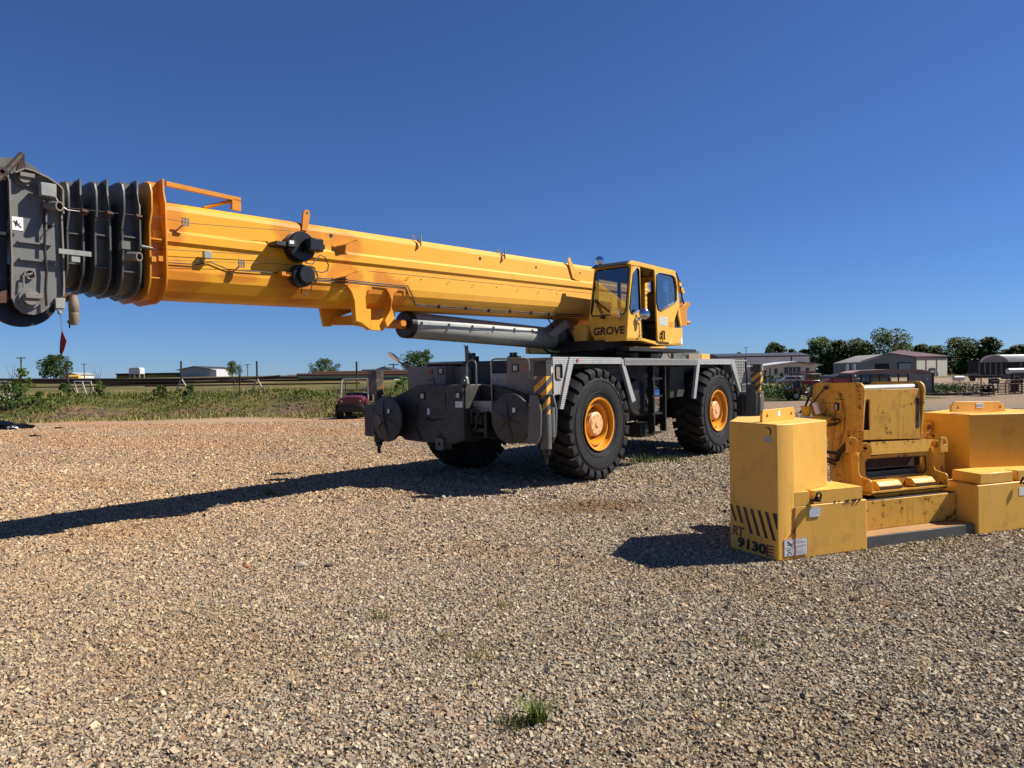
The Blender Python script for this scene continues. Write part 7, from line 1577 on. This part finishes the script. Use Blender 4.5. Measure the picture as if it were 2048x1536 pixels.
# flat trailer frame and corral panels
a_, b_ = W.D(1872, 794, 50), W.D(1990, 797, 50)
o = MB().box(0, b_.x-a_.x, 0, .12, .0, .12).box(0, b_.x-a_.x, 1.4, 1.52, 0, .12).box(0, .1, .12, 1.4, 0, .1).build('frame_rail', M['drust']); o.location = (a_.x, 50, 0); tag(o, 'dark steel frame lying on the ground right of the livestock trailer', 'steel frame')
CG = 'corral panels leaning and standing at the right'
def panel(px0, px1, pt, pb, d, bars_, mat, label, lean=0, thick=.03, posts=2):
    a_, b_ = W.D(px0, pb, d), W.D(px1, pb, d); h_ = W.D(px0, pt, d).z-max(0, 0); w_ = b_.x-a_.x; u = empty('corral_panel', (a_.x, d, 0)); tag(u, label, 'panel', CG)
    mb = MB().tube([(0, 0, .03), (lean, 0, h_), (w_+lean, 0, h_), (w_, 0, .03)], thick, 6, True); mb.build('frame', M[mat], u)
    for k in range(1, bars_): z_ = h_*k/bars_; MB().tube([(lean*k/bars_, 0, z_), (w_+lean*k/bars_, 0, z_)], thick*.8, 5).build('bar', M[mat], u)
    for k in range(1, posts): x_ = w_*k/posts; MB().tube([(x_, .02, .03), (x_+lean, .02, h_)], thick, 5).build('upright', M[mat], u)
panel(1874, 1912, 771, 793, 51, 3, 'drust', 'low rusty panel over the green weeds beside the trailer', 0, .025)
M['pinkp'] = paint('faded_pink_steel', (.42, .30, .27), .6, rust=.1)
panel(1918, 1976, 765, 792, 49, 1, 'pinkp', 'leaning pale pink gate frame', -.28, .035)
panel(1915, 1980, 772, 793, 51.5, 5, 'rust', 'rusty five bar panel behind the pale pink gate', 0, .02, 4)
panel(1982, 2026, 762, 792, 54, 5, 'drust', 'dark five bar panel right of the wheelbarrow', 0, .03, 3)
panel(2018, 2070, 760, 795, 52, 6, 'drust', 'dark six bar panel at the right picture edge', 0, .04, 4)
panel(1995, 2045, 768, 795, 50, 4, 'rust', 'brown four bar panel in front of the dark ones', 0, .03, 3)
for i, (px, pt) in enumerate(((1962, 757), (1978, 757), (1985, 757), (2025, 748), (2034, 762))):
    a_ = W.D(px, pt, 55); o = MB().cyl((0, 0, 0), (0, 0, a_.z), .05 if i < 3 else .14, n=8).box(-.06, .06, -.06, .06, a_.z, a_.z+.02).build('steel_post', M['drust']); o.location = (a_.x, 55, 0); tag(o, ('thin post left of the other two thin ones', 'middle thin post above the wheelbarrow', 'thin post right of the other two thin ones', 'thick dark post taller than the panels', 'thick dark post among the right edge panels')[i], 'post', 'steel posts of the corral')
# wheelbarrow like black tub with tyres
p = W.D(1977, 792, 48); u = empty('feed_tub', (p.x, 48, 0)); tag(u, 'black round tub on a stand holding dark tyres in front of the panels', 'tub')
MB().lathe([(.0, .30), (.35, .3), (.65, .50), (.70, .50), (.36, .27), (0, .27)], (0, 0, 0), (0, 0, 1), 24).build('tub', M['black'], u)
for a_ in (0, 2.1, 4.2): MB().tube([(.3*math.cos(a_), .3*math.sin(a_), .3), (.45*math.cos(a_), .45*math.sin(a_), 0)], .03, 6).build('leg', M['black'], u)
for x_ in (-.2, .22): 
    o = MB().tube([(x_+.17*math.cos(k*math.pi/8), .05*math.cos(k), .56+.17*math.sin(k*math.pi/8)) for k in range(16)], .05, 7, True).build('old_tyre', M['rubber']); o.location = u.location; tag(o, 'small dark tyre standing in the black tub, '+('left' if x_ < 0 else 'right')+' one', 'tyre', 'tyres in the black tub')
# machinery row far right, below the hoop shed
for i, (px0, px1, pt, pb, d, mt, lab) in enumerate(((1968, 2024, 750, 757, 100, 'drust', 'long dark rusty flat trailer before the hoop shed'), (1935, 1962, 748, 752, 150, 'grey', 'low grey scrap pile beside the shed door'), (2024, 2060, 752, 758, 90, 'black', 'black trailer underneath the white tank'))):
    a_, b_ = W.D(px0, pb, d), W.D(px1, pt, d); w_ = b_.x-a_.x; u = empty('flat_trailer', (a_.x, d, h1(a_.x, d))); tag(u, lab, 'trailer'); z1 = b_.z-u.location.z
    MB().box(0, w_, 0, 2, z1-.35, z1).box(0, .15, 0, .1, z1, z1+.4).box(w_*.5, w_*.5+.15, 0, .1, z1, z1+.4).build('bed', M[mt], u)
    for x_ in (w_*.3, w_*.45): wheel_at(u, x_, -.1, .4, .25)
    MB().box(w_*.9, w_*.93, .5, .6, 0, z1-.36).build('jack_stand', M['black'], u)
p = W.D(1917, 750, 150); o = MB().cyl((-1, 0, .5), (1, 0, .5), .5, n=16).ball((-1, 0, .5), .5, 12, (.4, 1, 1)).ball((1, 0, .5), .5, 12, (.4, 1, 1)).build('propane_tank', M['roofwhite']); o.location = (p.x, 150, h1(p.x, 150)+.2); tag(o, 'small white gas tank in front of the big shed right bay', 'tank')
# dark dump of tarpaulin at the left edge
p = W.Z(18, 858, 0); u = empty('tarpaulin_heap', (p.x, p.y, 0)); tag(u, 'crumpled black tarpaulin heap with a white bag at the left picture edge', 'tarpaulin')
rn = random.Random(4)
def lump(name, cx, cy, rx, ry, rz_, mat):
    bm = bmesh.new(); bmesh.ops.create_icosphere(bm, subdivisions=4, radius=1)
    for v_ in bm.verts:
        n_ = .22*math.sin(v_.co.x*7+v_.co.y*5)+.15*math.sin(v_.co.y*11+v_.co.z*9+2)+rn.uniform(-.05, .05); v_.co *= 1+n_; v_.co.x *= rx; v_.co.y *= ry; v_.co.z = max(-.01, v_.co.z*rz_)
    me = bpy.data.meshes.new(name); bm.to_mesh(me); bm.free(); me.materials.append(M[mat]); o_ = bpy.data.objects.new(name, me); COL.objects.link(o_); o_.parent = u; o_.location = (cx, cy, 0)
lump('sheet', -.5, 0, 1.2, .6, .30, 'black_plastic'); lump('bag', .35, -.35, .22, .18, .14, 'white')
for i, (px, py) in enumerate(((118, 857), (68, 873))):
    p = W.Z(px, py, 0); u = empty('debris_scrap', (p.x, p.y, 0)); tag(u, ('small dark scrap on the gravel right of the tarpaulin heap', 'small dark scrap nearer the camera than the tarpaulin heap')[i], 'scrap'); lump('scrap', 0, 0, .18, .12, .06, 'black')
# rocks in the scarp of the bank
pts = []
mb = MB(); rn = random.Random(8)
for _ in range(900):
    x_ = rn.uniform(-28, -9); bsl = 37.0+.9*math.sin(x_*.31)+.5*math.sin(x_*.83+1); y_ = bsl+rn.uniform(.7, 3.6)
    if math.sin(x_*.55+2)+math.sin(x_*1.3) < .45: continue
    mb.ball((x_, y_, h1(x_, y_)), rn.uniform(.03, .13), 5, (1.3, 1, .6))
o = mb.build('bank_rubble', paint('rubble_stone', (.17, .12, .095), .9, var=.35, scale=3), clean=False); o['kind'] = 'stuff'
for pl in o.data.polygons: pl.use_smooth = False

# ------------------------------------------------------------------ LIGHT, SKY, CAMERA
sdir = Vector((1.38, .20, 1.42)).normalized()
sun_el = math.asin(sdir.z); sun_az = math.atan2(sdir.x, sdir.y)
L = bpy.data.lights.new('sun', 'SUN'); L.energy = 5.0; L.angle = R(.53); L.color = (1, .95, .86)
lo_ = bpy.data.objects.new('sun', L); COL.objects.link(lo_); lo_.rotation_euler = sdir.to_track_quat('Z', 'Y').to_euler(); lo_.location = (20, 0, 40)
wd = bpy.data.worlds.new('World'); S.world = wd; wd.use_nodes = True; t = wd.node_tree; t.nodes.clear()
ow = t.nodes.new('ShaderNodeOutputWorld'); bg = t.nodes.new('ShaderNodeBackground'); sk = t.nodes.new('ShaderNodeTexSky')
sk.sky_type = 'NISHITA'; sk.sun_disc = False; sk.sun_elevation = sun_el; sk.sun_rotation = sun_az; sk.altitude = 0; sk.air_density = .8; sk.dust_density = 0; sk.ozone_density = 8.0
gm = t.nodes.new('ShaderNodeGamma'); gm.inputs[1].default_value = .89; t.links.new(sk.outputs[0], gm.inputs[0]); t.links.new(mixc(t, 1.0, gm.outputs[0], (.555, .735, 1.02), 'MULTIPLY'), bg.inputs[0]); bg.inputs[1].default_value = .065; t.links.new(bg.outputs[0], ow.inputs[0])
cam = bpy.data.cameras.new('camera'); cam.sensor_width = 36; cam.lens = FPX/2048*36; cam.clip_start = .05; cam.clip_end = 4000
co = bpy.data.objects.new('camera', cam); COL.objects.link(co); co.location = (0, 0, HC)
co.matrix_world = Matrix.Translation((0, 0, HC)) @ Matrix.Rotation(R(90)-PIT, 4, 'X') @ Matrix.Rotation(-ROLL, 4, 'Z')
S.camera = co
S.view_settings.view_transform = 'Standard'; S.view_settings.look = 'None'; S.view_settings.exposure = .85; S.view_settings.gamma = 1
S.render.engine = 'CYCLES'
S.render.resolution_x = 1024; S.render.resolution_y = 768
